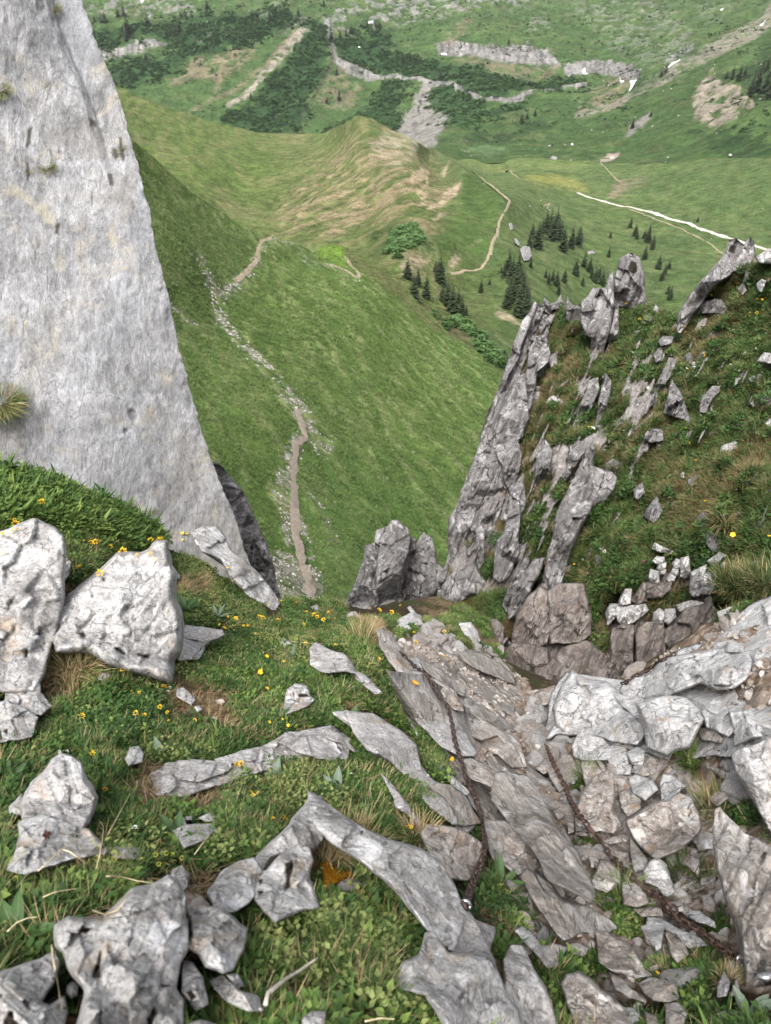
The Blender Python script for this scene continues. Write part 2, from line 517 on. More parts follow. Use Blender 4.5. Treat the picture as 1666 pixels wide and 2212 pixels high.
# ------------------------------------------------------------------ the pass: humped ridge, meadow, slope with spruces
crest = [(100, 130), (150, 150), (245, 185), (350, 228), (450, 262), (560, 285), (640, 291), (700, 290), (735, 278), (775, 263), (800, 270), (850, 295), (900, 318), (930, 335), (945, 341), (2200, 341)]
hump_pts = [(150, 140, 760), (245, 185, 780), (350, 228, 800), (450, 262, 830), (560, 285, 880), (640, 290, 900), (700, 290, 850), (775, 263, 700), (850, 295, 690), (905, 322, 690),
            (1000, 390, 590), (1050, 382, 760), (1090, 450, 455), (1150, 420, 620), (1200, 400, 740), (1300, 400, 760), (1500, 400, 680), (1666, 400, 620), (1950, 400, 540),
            (1150, 480, 500), (1300, 480, 600), (1500, 480, 600), (1666, 480, 560), (1250, 560, 440), (1400, 560, 500), (1666, 560, 500), (1100, 560, 340), (1150, 600, 330), (1300, 650, 380), (1500, 650, 400), (1700, 700, 400),
            (1085, 500, 400), (1045, 580, 340), (975, 590, 320), (1100, 700, 270), (1200, 700, 300), (1300, 800, 300), (1090, 760, 240), (1100, 850, 218), (1000, 700, 262), (930, 640, 275), (870, 570, 295), (900, 500, 355),
            (775, 330, 590), (850, 350, 560), (900, 380, 520), (950, 450, 430), (800, 430, 480), (700, 400, 560), (600, 380, 640), (600, 470, 500), (500, 420, 560), (450, 350, 640), (350, 300, 680), (300, 330, 600), (450, 430, 500),
            (560, 500, 430), (650, 500, 420), (750, 510, 400), (800, 540, 350), (640, 330, 760), (560, 320, 780), (400, 500, 400), (800, 620, 260), (900, 760, 200), (600, 620, 330), (250, 300, 600), (200, 500, 380)] + shared
D_HUMP = TPS(hump_pts)
hump = Patch(np.linspace(140, 1960, 620), curve(crest), curve([(0, 640), (800, 700), (1000, 880), (1300, 900), (2000, 860)]), 420, D_HUMP)
U, V = hump.U, hump.V
pw = hump.pos
N1 = fbm(pw / 40.0, 4, s=31)
N2 = fbm(pw / 9.0, 4, s=32)
hf = hump.at(np.array([640.]), np.array([500.]))[0] - hump.at(np.array([880.]), np.array([385.]))[0]
hf /= np.linalg.norm(hf)
ha = np.array([-hf[1], hf[0], 0]) / np.hypot(hf[0], hf[1])
hal, hac = pw @ hf, pw @ ha
N3 = fbm(np.stack([hal / 60, hac / 6 + N1 * .3, hal * 0], -1), 4, .6, s=33)
col = np.broadcast_to(CG(104, 126, 70), U.shape + (3,)).copy()
col = paint(col, sstep(-.2, .4, N1) * .8, CG(91, 115, 63))
col = paint(col, sstep(0.0, .5, N2) * .5, CG(120, 130, 84))
leftm = sstep(1010, 900, U + (V - 400) * -.3)
col = paint(col, leftm * .75, CG(114, 128, 68))
greenl = sstep(640, 540, U) * sstep(480, 400, V) * sstep(-.2, .3, N1 + .2)
col = paint(col, leftm * sstep(-.1, .4, N1) * .6, CG(100, 114, 62))
col = paint(col, leftm * sstep(.05, .4, N3) * .45 * (.35 + .65 * sstep(560, 680, U)), C(132, 122, 92))
col = paint(col, leftm * sstep(.05, .4, -N3) * .4, CG(88, 104, 54))
col = paint(col, sstep(700, 620, U) * sstep(400, 250, V) * .35, CG(124, 128, 76))
brown = C(122, 116, 84)
for r, poly, k in (('A', [(1540, 560), (1666, 590), (1720, 640), (1760, 900), (1480, 980), (1300, 1040), (1180, 1000), (1190, 900), (1400, 740), (1480, 640)], .7), ('B', [(-20, 570), (50, 600), (110, 640), (160, 700), (190, 740), (330, 815), (220, 960), (80, 1100), (-40, 1000)], .55),
                   ('A', [(830, 760), (960, 740), (1050, 850), (980, 900), (880, 840)], .6), ('A', [(700, 560), (900, 590), (1060, 680), (860, 640)], .3), ('B', [(20, 1000), (140, 960), (170, 1050), (90, 1110), (0, 1106)], .7)):
    col = paint(col, pm(U, V, poly, 12, 30, N1 + .5 * N3, r) * k * sstep(-.3, .2, N3), brown)
col = paint(col, pm(U, V, [(70, 610), (140, 640), (120, 700), (0, 720), (-60, 640), (-20, 600)], 8, 16, N2, 'B') * .75 * sstep(-.3, .1, N2), C(168, 158, 138))
tan = C(182, 164, 138)
for poly in ([(108, 775), (150, 735), (188, 738), (182, 775), (140, 800), (115, 805)], [(130, 835), (180, 798), (188, 812), (140, 842)], [(180, 912), (240, 860), (290, 808), (328, 812), (300, 850), (230, 892)], [(203, 955), (260, 908), (264, 922), (215, 960)],
             [(240, 755), (275, 738), (255, 770)], [(140, 890), (175, 868), (178, 876), (145, 898)], [(150, 850), (185, 835), (180, 850), (155, 868)], [(360, 930), (385, 925), (378, 940)], [(350, 1075), (410, 1045), (400, 1060), (360, 1085)], [(180, 1100), (240, 1070), (235, 1085), (190, 1110)]):
    col = paint(col, pm(U, V, poly, 3, 7, N2, 'B') * .85, tan)
for poly in ([(60, 140), (110, 130), (190, 150), (160, 170), (80, 200)], [(250, 190), (320, 80), (330, 130), (280, 200)], [(470, 340), (520, 360), (590, 430), (560, 430), (480, 375)], [(475, 480), (545, 530), (500, 510)]):
    col = paint(col, pm(U, V, poly, 4, 12, N2, 'D') * .7 * sstep(-.4, .1, N2), C(170, 152, 130))
for poly, c in (([(600, 768), (700, 752), (800, 768), (885, 812), (870, 828), (760, 812), (640, 782)], CG(160, 160, 80)), ([(190, 660), (420, 680), (560, 740), (480, 740), (330, 700)], CG(132, 146, 78)),
                ([(970, 850), (990, 792), (1050, 785), (1130, 775), (1070, 812), (1010, 845)], C(142, 126, 108)), ([(470, 690), (860, 690), (900, 720), (800, 740), (560, 720)], CG(128, 148, 78))):
    col = paint(col, pm(U, V, poly, 8, 14, N2, 'B') * .7, c)
col = paint(col, pm(U, V, [(1060, 780), (1300, 660), (1700, 560), (1700, 1060), (1500, 1020), (1200, 900)], 40, 40, N1, 'B') * .55, CG(92, 116, 64))
col = paint(col, pm(U, V, [(330, 790), (400, 790), (480, 860), (500, 900), (470, 960), (440, 1090), (330, 1110), (170, 1110), (250, 1000), (330, 900)], 8, 20, N2, 'B') * .8, CG(86, 114, 52))
for poly in ([(0, 0), (130, 20), (250, 60), (200, 110), (60, 80), (0, 90)], ):
    col = paint(col, pm(U, V, poly, 10, 20, N2, 'D') * .7, CG(84, 106, 66))
for poly in ([(330, 420), (420, 440), (500, 520), (530, 620), (440, 590), (370, 520)], [(250, 420), (330, 450), (380, 540), (430, 620), (330, 540)]):
    col = paint(col, pm(U, V, poly, 10, 26, N2, 'D') * .6, CG(86, 102, 72))
col = paint(col, pm(U, V, [(60, 240), (150, 300), (300, 440), (420, 560), (330, 520), (200, 400), (100, 310)], 8, 14, N2, 'D') * .8, CG(112, 104, 72))
col = paint(col, greenl * .7, CG(104, 128, 58))
terr = fbm(np.stack([pw[..., 2] / 1.5 + N2, (pw[..., 0] + pw[..., 1]) / 45, N1], -1), 3, .6, s=38)      # cattle terracettes follow the contour
col = paint(col, (.4 + .6 * leftm) * sstep(.05, .35, terr) * .4, C(128, 122, 88))
col = paint(col, (.4 + .6 * leftm) * sstep(.1, .4, -terr) * .4, CG(74, 98, 44))
col = paint(col, leftm * sstep(.08, .2, N2 * .9 + N3 * .6) * pm(U, V, [(780, 300), (930, 330), (1010, 400), (960, 470), (820, 500), (640, 530), (600, 440), (720, 350)], 20, 30, N1) * .65, C(150, 134, 108))
hump.pos[..., 2] += .35 * terr * (.4 + .6 * leftm)
hump.pos[..., 2] += (3.0 * N1 + 1.0 * N2) * sstep(341, 360, V) * .8 + np.where(U < 945, 1.2 * N2, 0) + 1.5 * leftm * ridged(np.stack([hal / 220, hac / 20, hal * 0], -1), 4, s=36)
cd_, ct_ = seg_dist(U, V, [(690, 291), (735, 279), (775, 262), (820, 278), (880, 305), (920, 325), (1000, 390), (1060, 425), (1092, 452), (1085, 500)])
hump.pos[..., 2] += 9.0 * np.clip(1 - cd_ / 26, 0, 1) * np.interp(ct_, [0, 2, 4, 6, 9], [0, 1, .8, 1, 0]) * np.where(U < 930, .6, 1)
HUMP = hump.build('hillside', col, M_HILL, back=[(30, -12), (120, -70), (300, -190)], right=[(500, 200, 30)])

# ------------------------------------------------------------------ the near green spur with its path
spur_crest = [(60, 100), (200, 225), (280, 295), (350, 355), (415, 415), (480, 460), (520, 485), (590, 513), (640, 526), (680, 541), (700, 531), (740, 533), (780, 553), (833, 583), (893, 643), (933, 683), (978, 723), (1033, 763), (1095, 830), (1200, 950), (1300, 1100)]
spur_pts = [(60, 100, 130), (200, 225, 140), (280, 295, 155), (350, 355, 170), (415, 415, 180), (480, 460, 190), (590, 512, 200), (680, 540, 222), (740, 532, 235), (833, 583, 215), (893, 643, 205), (978, 723, 190), (1033, 763, 180), (1095, 830, 165), (1200, 950, 130), (1300, 1100, 100),
            (340, 553, 110), (400, 808, 75), (475, 1048, 52), (500, 620, 140), (470, 700, 115), (600, 850, 85), (640, 960, 72), (640, 1100, 58), (660, 1290, 42), (700, 600, 182), (700, 800, 110), (800, 700, 150), (800, 900, 100), (900, 1000, 92), (900, 1200, 68),
            (1000, 1000, 100), (950, 1300, 58), (780, 1200, 55), (780, 1350, 42), (550, 1280, 38), (1100, 1100, 90), (1000, 1200, 72), (600, 1400, 33), (900, 1400, 48), (300, 1000, 48), (200, 600, 90)]
D_SPUR = TPS(spur_pts)
spur = Patch(np.linspace(60, 1290, 480), curve(spur_crest), curve([(0, 1420), (1300, 1420)]), 460, D_SPUR)
U, V = spur.U, spur.V
pw = spur.pos
N1 = fbm(pw / 12.0, 4, s=41)
N2 = fbm(pw / 2.2, 4, s=42)
N4 = fbm(pw / .6, 3, s=43)
fall = spur.at(np.array([880.]), np.array([920.]))[0] - spur.at(np.array([800.]), np.array([800.]))[0]
fall /= np.linalg.norm(fall)
acr = np.cross(fall, spur.at(np.array([840.]), np.array([800.]))[0] - spur.at(np.array([760.]), np.array([860.]))[0])
acr = np.cross(acr / np.linalg.norm(acr), fall)
al, cr = pw @ fall, pw @ acr
N3 = fbm(np.stack([al / 7, cr / 1.3, al * 0], -1), 4, s=44)
G1, G2, G3 = CG(101, 127, 60), CG(82, 110, 48), CG(142, 152, 96)
col = np.broadcast_to(G1, U.shape + (3,)).copy()
col = paint(col, sstep(-.1, .4, N1) * .7, G2)
lightm = pm(U, V, [(560, 540), (760, 560), (900, 670), (1080, 820), (1000, 1000), (900, 980), (760, 760), (640, 640)], 60, 40, N1)
col = paint(col, lightm * .55, CG(116, 144, 68))
col = paint(col, sstep(.05, .35, N3) * .7, G3)
col = paint(col, sstep(.0, .3, -N3) * .45, CG(72, 98, 44))
lowm = pm(U, V, [(640, 900), (760, 980), (900, 1060), (980, 1200), (900, 1350), (700, 1350), (660, 1200)], 50, 30, N1)
col = paint(col, lowm * .5, CG(84, 120, 56))
col = paint(col, pm(U, V, [(683, 535), (700, 528), (742, 532), (752, 570), (735, 580), (715, 560), (690, 556)], 4, 6, N2) * .8, CG(122, 160, 44))
col = paint(col, pm(U, V, [(742, 538), (833, 583), (900, 655), (985, 735), (940, 715), (880, 660), (820, 612), (760, 575)], 6, 8, N2) * .7, CG(112, 106, 70))
col = paint(col, pm(U, V, [(240, 240), (300, 340), (420, 440), (560, 520), (540, 600), (420, 640), (340, 620)], 20, 30, N1) * .4, CG(98, 112, 66))
stone = C(150, 144, 136)
SCREE = []   # (polyline, width0, width1, strength)
SCREE_L = [([(590, 516), (560, 540), (545, 580), (510, 612), (468, 640), (476, 690), (500, 722)], 8, 16), ([(500, 722), (545, 765), (590, 812), (640, 868), (680, 930), (700, 965)], 8, 18), ([(640, 950), (620, 1000), (610, 1060), (640, 1150), (650, 1220)], 16, 26),
           ([(430, 560), (450, 600), (470, 640)], 8, 14), ([(370, 655), (400, 690), (420, 700)], 4, 4), ([(600, 516), (640, 528), (660, 560), (690, 575), (720, 578), (770, 600)], 5, 4), ([(650, 1040), (700, 1110), (720, 1160)], 4, 8)]
sm = np.zeros(U.shape)
for ln, a, b in SCREE_L:
    sm = np.maximum(sm, lm(U, V, ln, a, b, 6, 14, N1 + N2))
cone = pm(U, V, [(100, 360), (230, 380), (300, 440), (400, 550), (445, 650), (380, 740), (140, 680), (50, 520)], 8, 24, N2, 'F')
sm2 = np.maximum(sm * sstep(-.15, .3, N2 + N4), cone * sstep(-.55, .1, N2 + N4))
SM = np.maximum(sm, cone)
col = paint(col, sm2 * .6, stone * (.9 + .3 * N4)[..., None])
spur.pos[..., 2] += .8 * N1 + .22 * N2 + .06 * N4 + .18 * N3
SPUR = spur.build('grassy_spur', col, M_SPUR, back=[(5, -2.5), (25, -22), (60, -60)], left=[(-60, 0, 30)])

# ------------------------------------------------------------------ roads and paths laid over the ground
def ribbon(name, pts, w, patch, mat, lift=.12, n=240, wob=.6):
    pts = np.asarray(pts, float)
    L = np.concatenate([[0], np.cumsum(np.hypot(*np.diff(pts, axis=0).T))])
    q = np.linspace(0, L[-1], n)
    u, v = np.interp(q, L, pts[:, 0]), np.interp(q, L, pts[:, 1])
    ker = np.ones(7) / 7
    us, vs = u.copy(), v.copy()
    us[3:-3], vs[3:-3] = np.convolve(u, ker, 'valid'), np.convolve(v, ker, 'valid')
    c = patch.at(us, vs)
    t = np.gradient(c, axis=0)
    t[:, 2] = 0
    t /= np.linalg.norm(t, axis=1, keepdims=True) + 1e-9
    side = np.stack([t[:, 1], -t[:, 0], t[:, 2] * 0], 1)
    rows = []
    for k in (-1, -.4, .4, 1):
        ww = w / 2 * (1 + wob * fbm(np.stack([q / 14, q * 0 + k * 5, q * 0], 1), 3, s=55))[:, None]
        p = c + side * k * ww
        for _ in range(2):
            uu, vv, dd = project(p)
            g = patch.at(uu, vv)
            p = np.stack([p[:, 0], p[:, 1], g[:, 2]], 1)
        p[:, 2] = np.clip(p[:, 2], c[:, 2] - w, c[:, 2] + w) + lift * (1.0 if abs(k) < .9 else .25)
        rows.append(p)
    g = np.stack(rows, 1)
    idx = np.arange(g.shape[0] * 4).reshape(-1, 4)
    f = np.stack([idx[:-1, :-1].ravel(), idx[1:, :-1].ravel(), idx[1:, 1:].ravel(), idx[:-1, 1:].ravel()], 1)
    me = mesh_np(name, g.reshape(-1, 3), f)
    o = add(name, me, mat)
    return tag(o, kind='structure')

def dirt_mat(name, c1, c2, s):
    t = NT(name)
    co = t.n('ShaderNodeNewGeometry').outputs['Position']
    n = t.noise(co, 1 / s, 6, .7)
    return t.finish(t.ramp(n, [(.35, c1), (.65, c2)]), t.bump(n, .6, s * .2), .95, .1)
M_ROAD = dirt_mat('road_gravel', C(176, 170, 156), C(204, 198, 186), 2.0)
M_PATH = dirt_mat('path_earth', C(132, 120, 98), C(160, 148, 126), .8)
M_PATHN = dirt_mat('path_gravel', C(112, 102, 90), C(150, 140, 128), .16)
ribbon('road', rg('B', [(833, 832), (900, 855), (1000, 884), (1100, 908), (1200, 938), (1300, 972), (1400, 1007), (1500, 1040), (1600, 1066), (1720, 1096)]), 4.2, hump, M_ROAD, .4)
ribbon('path', rg('B', [(1050, 905), (1150, 940), (1250, 985), (1330, 1020), (1400, 1060), (1480, 1102)]), 1.6, hump, M_PATH, .35)
ribbon('path', rg('B', [(370, 780), (410, 795), (440, 845), (475, 862), (500, 880), (535, 900), (520, 920), (490, 960), (485, 1000), (470, 1040), (455, 1080), (452, 1112)]), 1.4, hump, M_PATH, .35)
ribbon('path', rg('D', [(487, 0), (485, 40), (462, 70), (455, 110), (440, 150), (415, 190), (380, 200), (340, 200), (280, 205)]), 1.5, hump, M_PATH, .35)
ribbon('path', rg('B', [(930, 690), (935, 710), (965, 740), (990, 770), (1020, 790)]), 1.6, hump, M_PATH, .3)
ribbon('path', rg('B', [(500, 738), (550, 755), (600, 770)]), 1.8, hump, M_PATH, .3)
ribbon('path', rg('B', [(670, 890), (710, 880), (700, 895), (712, 912)]), 1.4, hump, M_PATH, .3)
ribbon('path', [(640, 955), (638, 985), (632, 1020), (633, 1060), (636, 1110), (640, 1160), (646, 1200), (656, 1240), (668, 1275), (676, 1300)], .72, spur, M_PATHN, .06)
ribbon('path', [(640, 955), (660, 940), (650, 905), (640, 880)], .8, spur, M_PATHN, .06, n=60)
ribbon('path', [(586, 515), (566, 520), (558, 540), (556, 560), (545, 575), (520, 598), (505, 606)], 1.0, spur, M_PATH, .1, n=100)
ribbon('path', rg('C', [(1490, 0), (1505, 25), (1520, 50), (1545, 70), (1548, 92), (1530, 88), (1490, 65), (1440, 40), (1400, 35)]), 1.2, spur, M_PATH, .1, n=120)
# ------------------------------------------------------------------ limestone
def rock_mat(name, dark, mid, light, streak=(1, 1, 1), srot=(0, 0, 0), white=None, stain=None, pits=0.0, scale=1.0, bump=1.0, lichen=None, crack=0.5, axis=None, wash=None):
    t = NT(name)
    tc = t.n('ShaderNodeTexCoord').outputs['Object']
    rnd = t.n('ShaderNodeObjectInfo').outputs['Random']
    off = t.n('ShaderNodeCombineXYZ', {0: t.math('MULTIPLY', rnd, 91.0), 1: t.math('MULTIPLY', rnd, 37.0), 2: t.math('MULTIPLY', rnd, 53.0)}).outputs[0]
    co = t.n('ShaderNodeVectorMath', {0: tc, 1: off}, operation='ADD').outputs[0]
    if axis is None:
        st = t.mapping(co, tuple(scale * s for s in streak), srot)
    else:                 # bedding: long along the axis, short across it
        a = np.array(axis, float) / np.linalg.norm(axis)
        b = np.cross(a, (.2, .9, .3))
        b /= np.linalg.norm(b)
        dots = [t.n('ShaderNodeVectorMath', {0: co, 1: tuple(w * scale * s)}, operation='DOT_PRODUCT').outputs['Value'] for w, s in zip((a, b, np.cross(a, b)), streak)]
        st = t.n('ShaderNodeCombineXYZ', {0: dots[0], 1: dots[1], 2: dots[2]}).outputs[0]
    big = t.noise(co, 2.2 * scale, 5, .6, .4)
    med = t.noise(st, 9.0, 8, .68, .3)
    fine = t.noise(st, 38.0, 6, .75)
    f = t.math('ADD', t.math('MULTIPLY', big, .45), t.math('MULTIPLY', med, .55))
    col = t.ramp(f, [(.36, dark), (.49, mid), (.60, light)])
    col = t.mix(1.0, col, t.ramp(fine, [(.32, .58), (.5, 1.0), (.66, 1.28)]), 'MULTIPLY')
    if wash is not None:      # broad rain streaks
        wn_ = t.noise(t.mapping(st, (1, .7, .7)), .9, 4, .55, .5)
        col = t.mix(t.ramp(wn_, [(.38, .55), (.5, 0)]), col, t.mix(1.0, wash[0], t.ramp(fine, [(.32, .7), (.66, 1.2)]), 'MULTIPLY'))
        col = t.mix(t.ramp(wn_, [(.5, 0), (.62, .6)]), col, t.mix(1.0, wash[1], t.ramp(fine, [(.32, .75), (.66, 1.2)]), 'MULTIPLY'))
    if white is not None:
        w = t.noise(co, 4.5 * scale, 6, .62, .8)
        col = t.mix(t.ramp(w, [(.56, 0), (.62, 1)]), col, white)
    if stain is not None:
        s = t.noise(co, 3.1 * scale, 5, .6, 1.0)
        col = t.mix(t.math('MULTIPLY', t.ramp(s, [(.57, 0), (.70, 1)]), .7), col, stain)
    if lichen is not None:
        s = t.noise(co, 15 * scale, 5, .7)
        col = t.mix(t.math('MULTIPLY', t.ramp(s, [(.58, 0), (.66, 1)]), .75), col, lichen)
    spk = t.noise(co, 85.0, 3, .6)
    col = t.mix(1.0, col, t.ramp(spk, [(.33, .55), (.42, 1.0), (.6, 1.0), (.7, 1.12)]), 'MULTIPLY')
    # cracks: thin dark lines where a distorted cell pattern meets
    cd = t.n('ShaderNodeVectorMath', {0: st, 1: t.n('ShaderNodeVectorMath', {0: t.n('ShaderNodeTexNoise', {'Vector': st, 'Scale': 2.5, 'Detail': 4.0}).outputs['Color'], 'Scale': .55}, operation='SCALE').outputs[0]}, operation='ADD').outputs[0]
    vor = t.n('ShaderNodeTexVoronoi', {'Vector': cd, 'Scale': 2.6}, feature='DISTANCE_TO_EDGE').outputs['Distance']
    ck = t.ramp(vor, [(0.0, 1), (.03, 0)])
    ckm = t.math('MULTIPLY', ck, t.ramp(big, [(.45, 0), (.55, crack)]))
    col = t.mix(ckm, col, tuple(np.asarray(dark) * .35))
    h = t.math('ADD', t.math('MULTIPLY', med, 1.0), t.math('MULTIPLY', fine, .5))
    h = t.math('SUBTRACT', h, t.math('MULTIPLY', ckm, .5))
    if pits:
        pn = t.noise(co, 7.0 * scale, 3, .5, .6)
        pt = t.math('MULTIPLY', t.ramp(pn, [(.64, 0), (.68, 1)]), pits)
        col = t.mix(pt, col, (.018, .013, .010))
        h = t.math('SUBTRACT', h, t.math('MULTIPLY', pt, .6))
    mo = t.attr('moss').outputs['Fac']
    col = t.mix(mo, col, t.ramp(fine, [(.3, (.010, .008, .006)), (.7, (.035, .026, .018))]))
    return t.finish(col, t.bump(h, .9 * bump, .05 / scale), .88, .18)

M_CLIFF = rock_mat('cliff_limestone', C(112, 112, 113), C(148, 148, 149), C(177, 177, 179), streak=(.4, 1.5, 1.3), axis=(.2, .15, .95), scale=1.0, bump=.5, crack=.35, wash=(C(140, 137, 130), C(158, 160, 164)), stain=C(176, 168, 148), lichen=C(136, 140, 144))
M_WHITE = rock_mat('white_limestone', C(136, 133, 131), C(184, 182, 180), C(210, 209, 208), white=C(230, 230, 231), stain=C(188, 168, 144), scale=2.2, pits=.4, lichen=C(134, 132, 130))
M_GREY = rock_mat('grey_limestone', C(140, 137, 134), C(190, 187, 185), C(218, 215, 213), white=C(222, 220, 220), scale=2.6, lichen=C(126, 122, 118), stain=C(176, 156, 136), pits=.3)
M_TAN = rock_mat('tan_limestone', C(120, 111, 104), C(172, 163, 156), C(206, 200, 194), white=C(214, 210, 206), scale=2.4, streak=(1, 1, 1), stain=C(178, 142, 104), lichen=C(130, 112, 102), crack=.8)
AX_SLAB = P(1270, 1930, 2.9) - P(1090, 1690, 3.9)
M_SLAB = rock_mat('layered_limestone', C(118, 110, 103), C(172, 165, 158), C(208, 203, 198), streak=(.3, 2.4, 1.6), axis=AX_SLAB, scale=1.5, white=C(206, 202, 200), stain=C(176, 148, 116), crack=.8)
M_SLABV = rock_mat('upright_layered_limestone', C(116, 108, 102), C(166, 160, 154), C(204, 200, 196), streak=(.22, 2.2, 1.4), axis=P(1640, 2100, 2.2) - P(1560, 1780, 2.3), scale=1.5, white=C(214, 210, 208), stain=C(178, 146, 112), crack=.6)
M_BLUE = rock_mat('broken_limestone', C(140, 139, 141), C(202, 201, 201), C(234, 233, 232), scale=2.0, white=C(230, 228, 226), stain=C(190, 170, 146), streak=(1, 2, 1), srot=(.3, .4, .4), crack=.9)
M_SPIRE = rock_mat('spire_limestone', C(84, 81, 80), C(134, 131, 130), C(168, 165, 164), streak=(.35, 2.0, 1.5), axis=(.33, .25, .9), scale=1.0, pits=.5, white=C(188, 186, 186), lichen=C(96, 92, 84), crack=1.0)
M_DARK = rock_mat('dark_limestone', C(88, 80, 76), C(136, 127, 122), C(168, 160, 154), streak=(.4, 1.6, 1.4), axis=(.25, .2, .95), scale=1.2, stain=C(132, 112, 98), crack=1.0, lichen=C(92, 88, 72))

ROCK_POLYS = []
def catmull(poly, s, jit, rng):
    """closed outline resampled at about s units with a frayed edge"""
    p = np.asarray(poly, float)
    out = []
    n = len(p)
    for i in range(n):
        a, b = p[i], p[(i + 1) % n]
        m = max(1, int(np.hypot(*(b - a)) / s))
        for k in range(m):
            out.append(a + (b - a) * k / m)
    o = np.array(out)
    sz = math.sqrt(max(np.ptp(p[:, 0]) * np.ptp(p[:, 1]), 1))
    k = rng.uniform(0, 1000)
    q = np.concatenate([o / (sz * .22), np.full((len(o), 1), k)], 1)
    nx, ny = fbm(q, 3, s=5), fbm(q + 31.7, 3, s=6)
    # soften the corners a little, then fray
    sm = (np.roll(o, 1, 0) + np.roll(o, -1, 0) + 6 * o) / 8
    return sm + np.stack([nx, ny], 1) * sz * jit

def rock(name, label, poly, mat, r=None, H=None, tilt=.6, depth=None, D=None, s=None, facets=5, rough=.042, jit=.026, seed=0, dents=(), back=None, cat='rock', group=None, keep=True, rim=.5, dd=0.0, parent=None, edge=.8, strat=None, grow=1.1, chip=1.7, eps=None):
    """a stone whose outline is known: real thickness H towards the viewer, broken into facets, backed by a buried root"""
    rng = random.Random(seed * 7919 + len(poly) * 131 + int(poly[0][0]) * 17 + int(poly[0][1]))
    pv = rg(r, poly) if r else np.asarray(poly, float)
    pc0 = (pv.min(0) + pv.max(0)) / 2
    pv = pc0 + (pv - pc0) * grow
    if keep: ROCK_POLYS.append(pv)
    w, hgt = np.ptp(pv[:, 0]), np.ptp(pv[:, 1])
    area = .5 * abs(np.dot(pv[:, 0], np.roll(pv[:, 1], 1)) - np.dot(pv[:, 1], np.roll(pv[:, 0], 1)))
    if s is None: s = min(6.0, max(1.6, math.sqrt(area) / 54))
    b = catmull(pv, s, jit, rng)
    lo, hi = b.min(0), b.max(0)
    gx, gy = np.meshgrid(np.arange(lo[0], hi[0], s), np.arange(lo[1], hi[1], s * .87))
    gx = gx + (np.arange(gx.shape[0]) % 2)[:, None] * s * .5
    gx, gy = gx.ravel(), gy.ravel()
    m = inside(gx, gy, b)
    gx, gy = gx[m], gy[m]
    dist, _ = seg_dist(gx, gy, b, True)
    m = dist > s * .55
    gx, gy, dist = gx[m], gy[m], dist[m]
    nb = len(b)
    pts = [Vector(p) for p in b] + [Vector((x, y)) for x, y in zip(gx, gy)]
    vco, _, tri, ov, _, _ = delaunay_2d_cdt(pts, [(i, (i + 1) % nb) for i in range(nb)], [], 1, 1e-4)
    uv = np.array([(p.x, p.y) for p in vco])
    tri = np.array([t for t in tri if len(t) == 3], np.int32)
    db, _ = seg_dist(uv[:, 0], uv[:, 1], b, True)
    R = max(db.max(), 1e-3)
    on = db < 1e-3
    c = pv.mean(0)
    cen = (lo + hi) / 2
    DD = D if D is not None else GD
    vb = pv[:, 1].max()
    if depth is None:
        d0 = float(DD(c[0], c[1]))
        db_ = float(DD(c[0], c[1] + (vb - c[1]) * .8))
        d0 = d0 * .35 + db_ * .65 if tilt < .9 else d0
    else:
        d0 = depth
    d0 += dd
    e = 20
    gu = float(DD(c[0] + e, c[1]) - DD(c[0] - e, c[1])) / (2 * e) * tilt
    gv = float(DD(c[0], c[1] + e) - DD(c[0], c[1] - e)) / (2 * e) * tilt
    mid = d0 + np.clip(gu * (uv[:, 0] - c[0]), -.35 * d0, .35 * d0) + np.clip(gv * (uv[:, 1] - c[1]), -.35 * d0, .35 * d0)
    if depth is None: mid = np.minimum(mid, DD(uv[:, 0], uv[:, 1]) - (eps if eps is not None else .10 if D is None else .17))
    Rm = R * d0 / FPX
    if H is None: H = Rm * .8
    if D is None and eps is None: H = max(H, min(.09, Rm * 1.2))
    x = np.clip(db / (R * rim), 0, 1)
    prof = np.sqrt(np.clip(1 - (1 - x) ** 2, 0, 1)) ** edge
    hh = H * prof
    X, Y = (uv[:, 0] - cen[0]) / R, (uv[:, 1] - cen[1]) / R
    a0 = rng.uniform(0, 6.28)
    for k in range(facets):
        a = a0 + k * 6.283 / facets + rng.uniform(-.4, .4)
        g = rng.uniform(.2, .75)
        o = rng.uniform(.62, .95)
        pl = H * (o + g * .45 - g * (X * math.cos(a) + Y * math.sin(a)) * .8)
        hh = np.minimum(hh, np.maximum(pl, H * .08 * prof))
    q3 = P(uv[:, 0], uv[:, 1], mid)
    sz = math.sqrt(area) * d0 / FPX
    k0 = rng.uniform(0, 50)
    n1 = fbm(q3 / (sz * .30) + k0, 5, .55, s=11)
    n2 = ridged(q3 / (sz * .18) + k0, 3, .5, s=12)
    hh = hh + prof * sz * rough * (.9 * n1 + .5 * np.minimum(n2, .4) + .45 * fbm(q3 / (sz * .07) + k0, 3, .6, s=15))
    if strat is None: strat = (rng.uniform(0, 3.1), sz * rng.uniform(.12, .25), sz * .022)
    if strat is not None:       # layers: ledges across the bedding direction (angle, thickness in m, strength)
        ang, th, stg = strat
        tt = ((uv[:, 0] - cen[0]) * math.cos(ang) + (uv[:, 1] - cen[1]) * math.sin(ang)) * d0 / FPX + .5 * th * fbm(q3 / (th * 5) + k0, 3, s=14)
        fr = tt / th + k0
        cell = np.floor(fr)
        lev = _h(cell.astype(np.int64), cell.astype(np.int64) * 0 + int(k0), cell.astype(np.int64) * 0, 3)
        ed = np.minimum(fr - cell, 1 - fr + cell)
        hh = hh + prof * stg * (lev - .8 * np.exp(-(ed / .12) ** 2))
    # chipped faces: cells of slightly different tilt
    K = int(np.clip(area / 900, 5, 46))
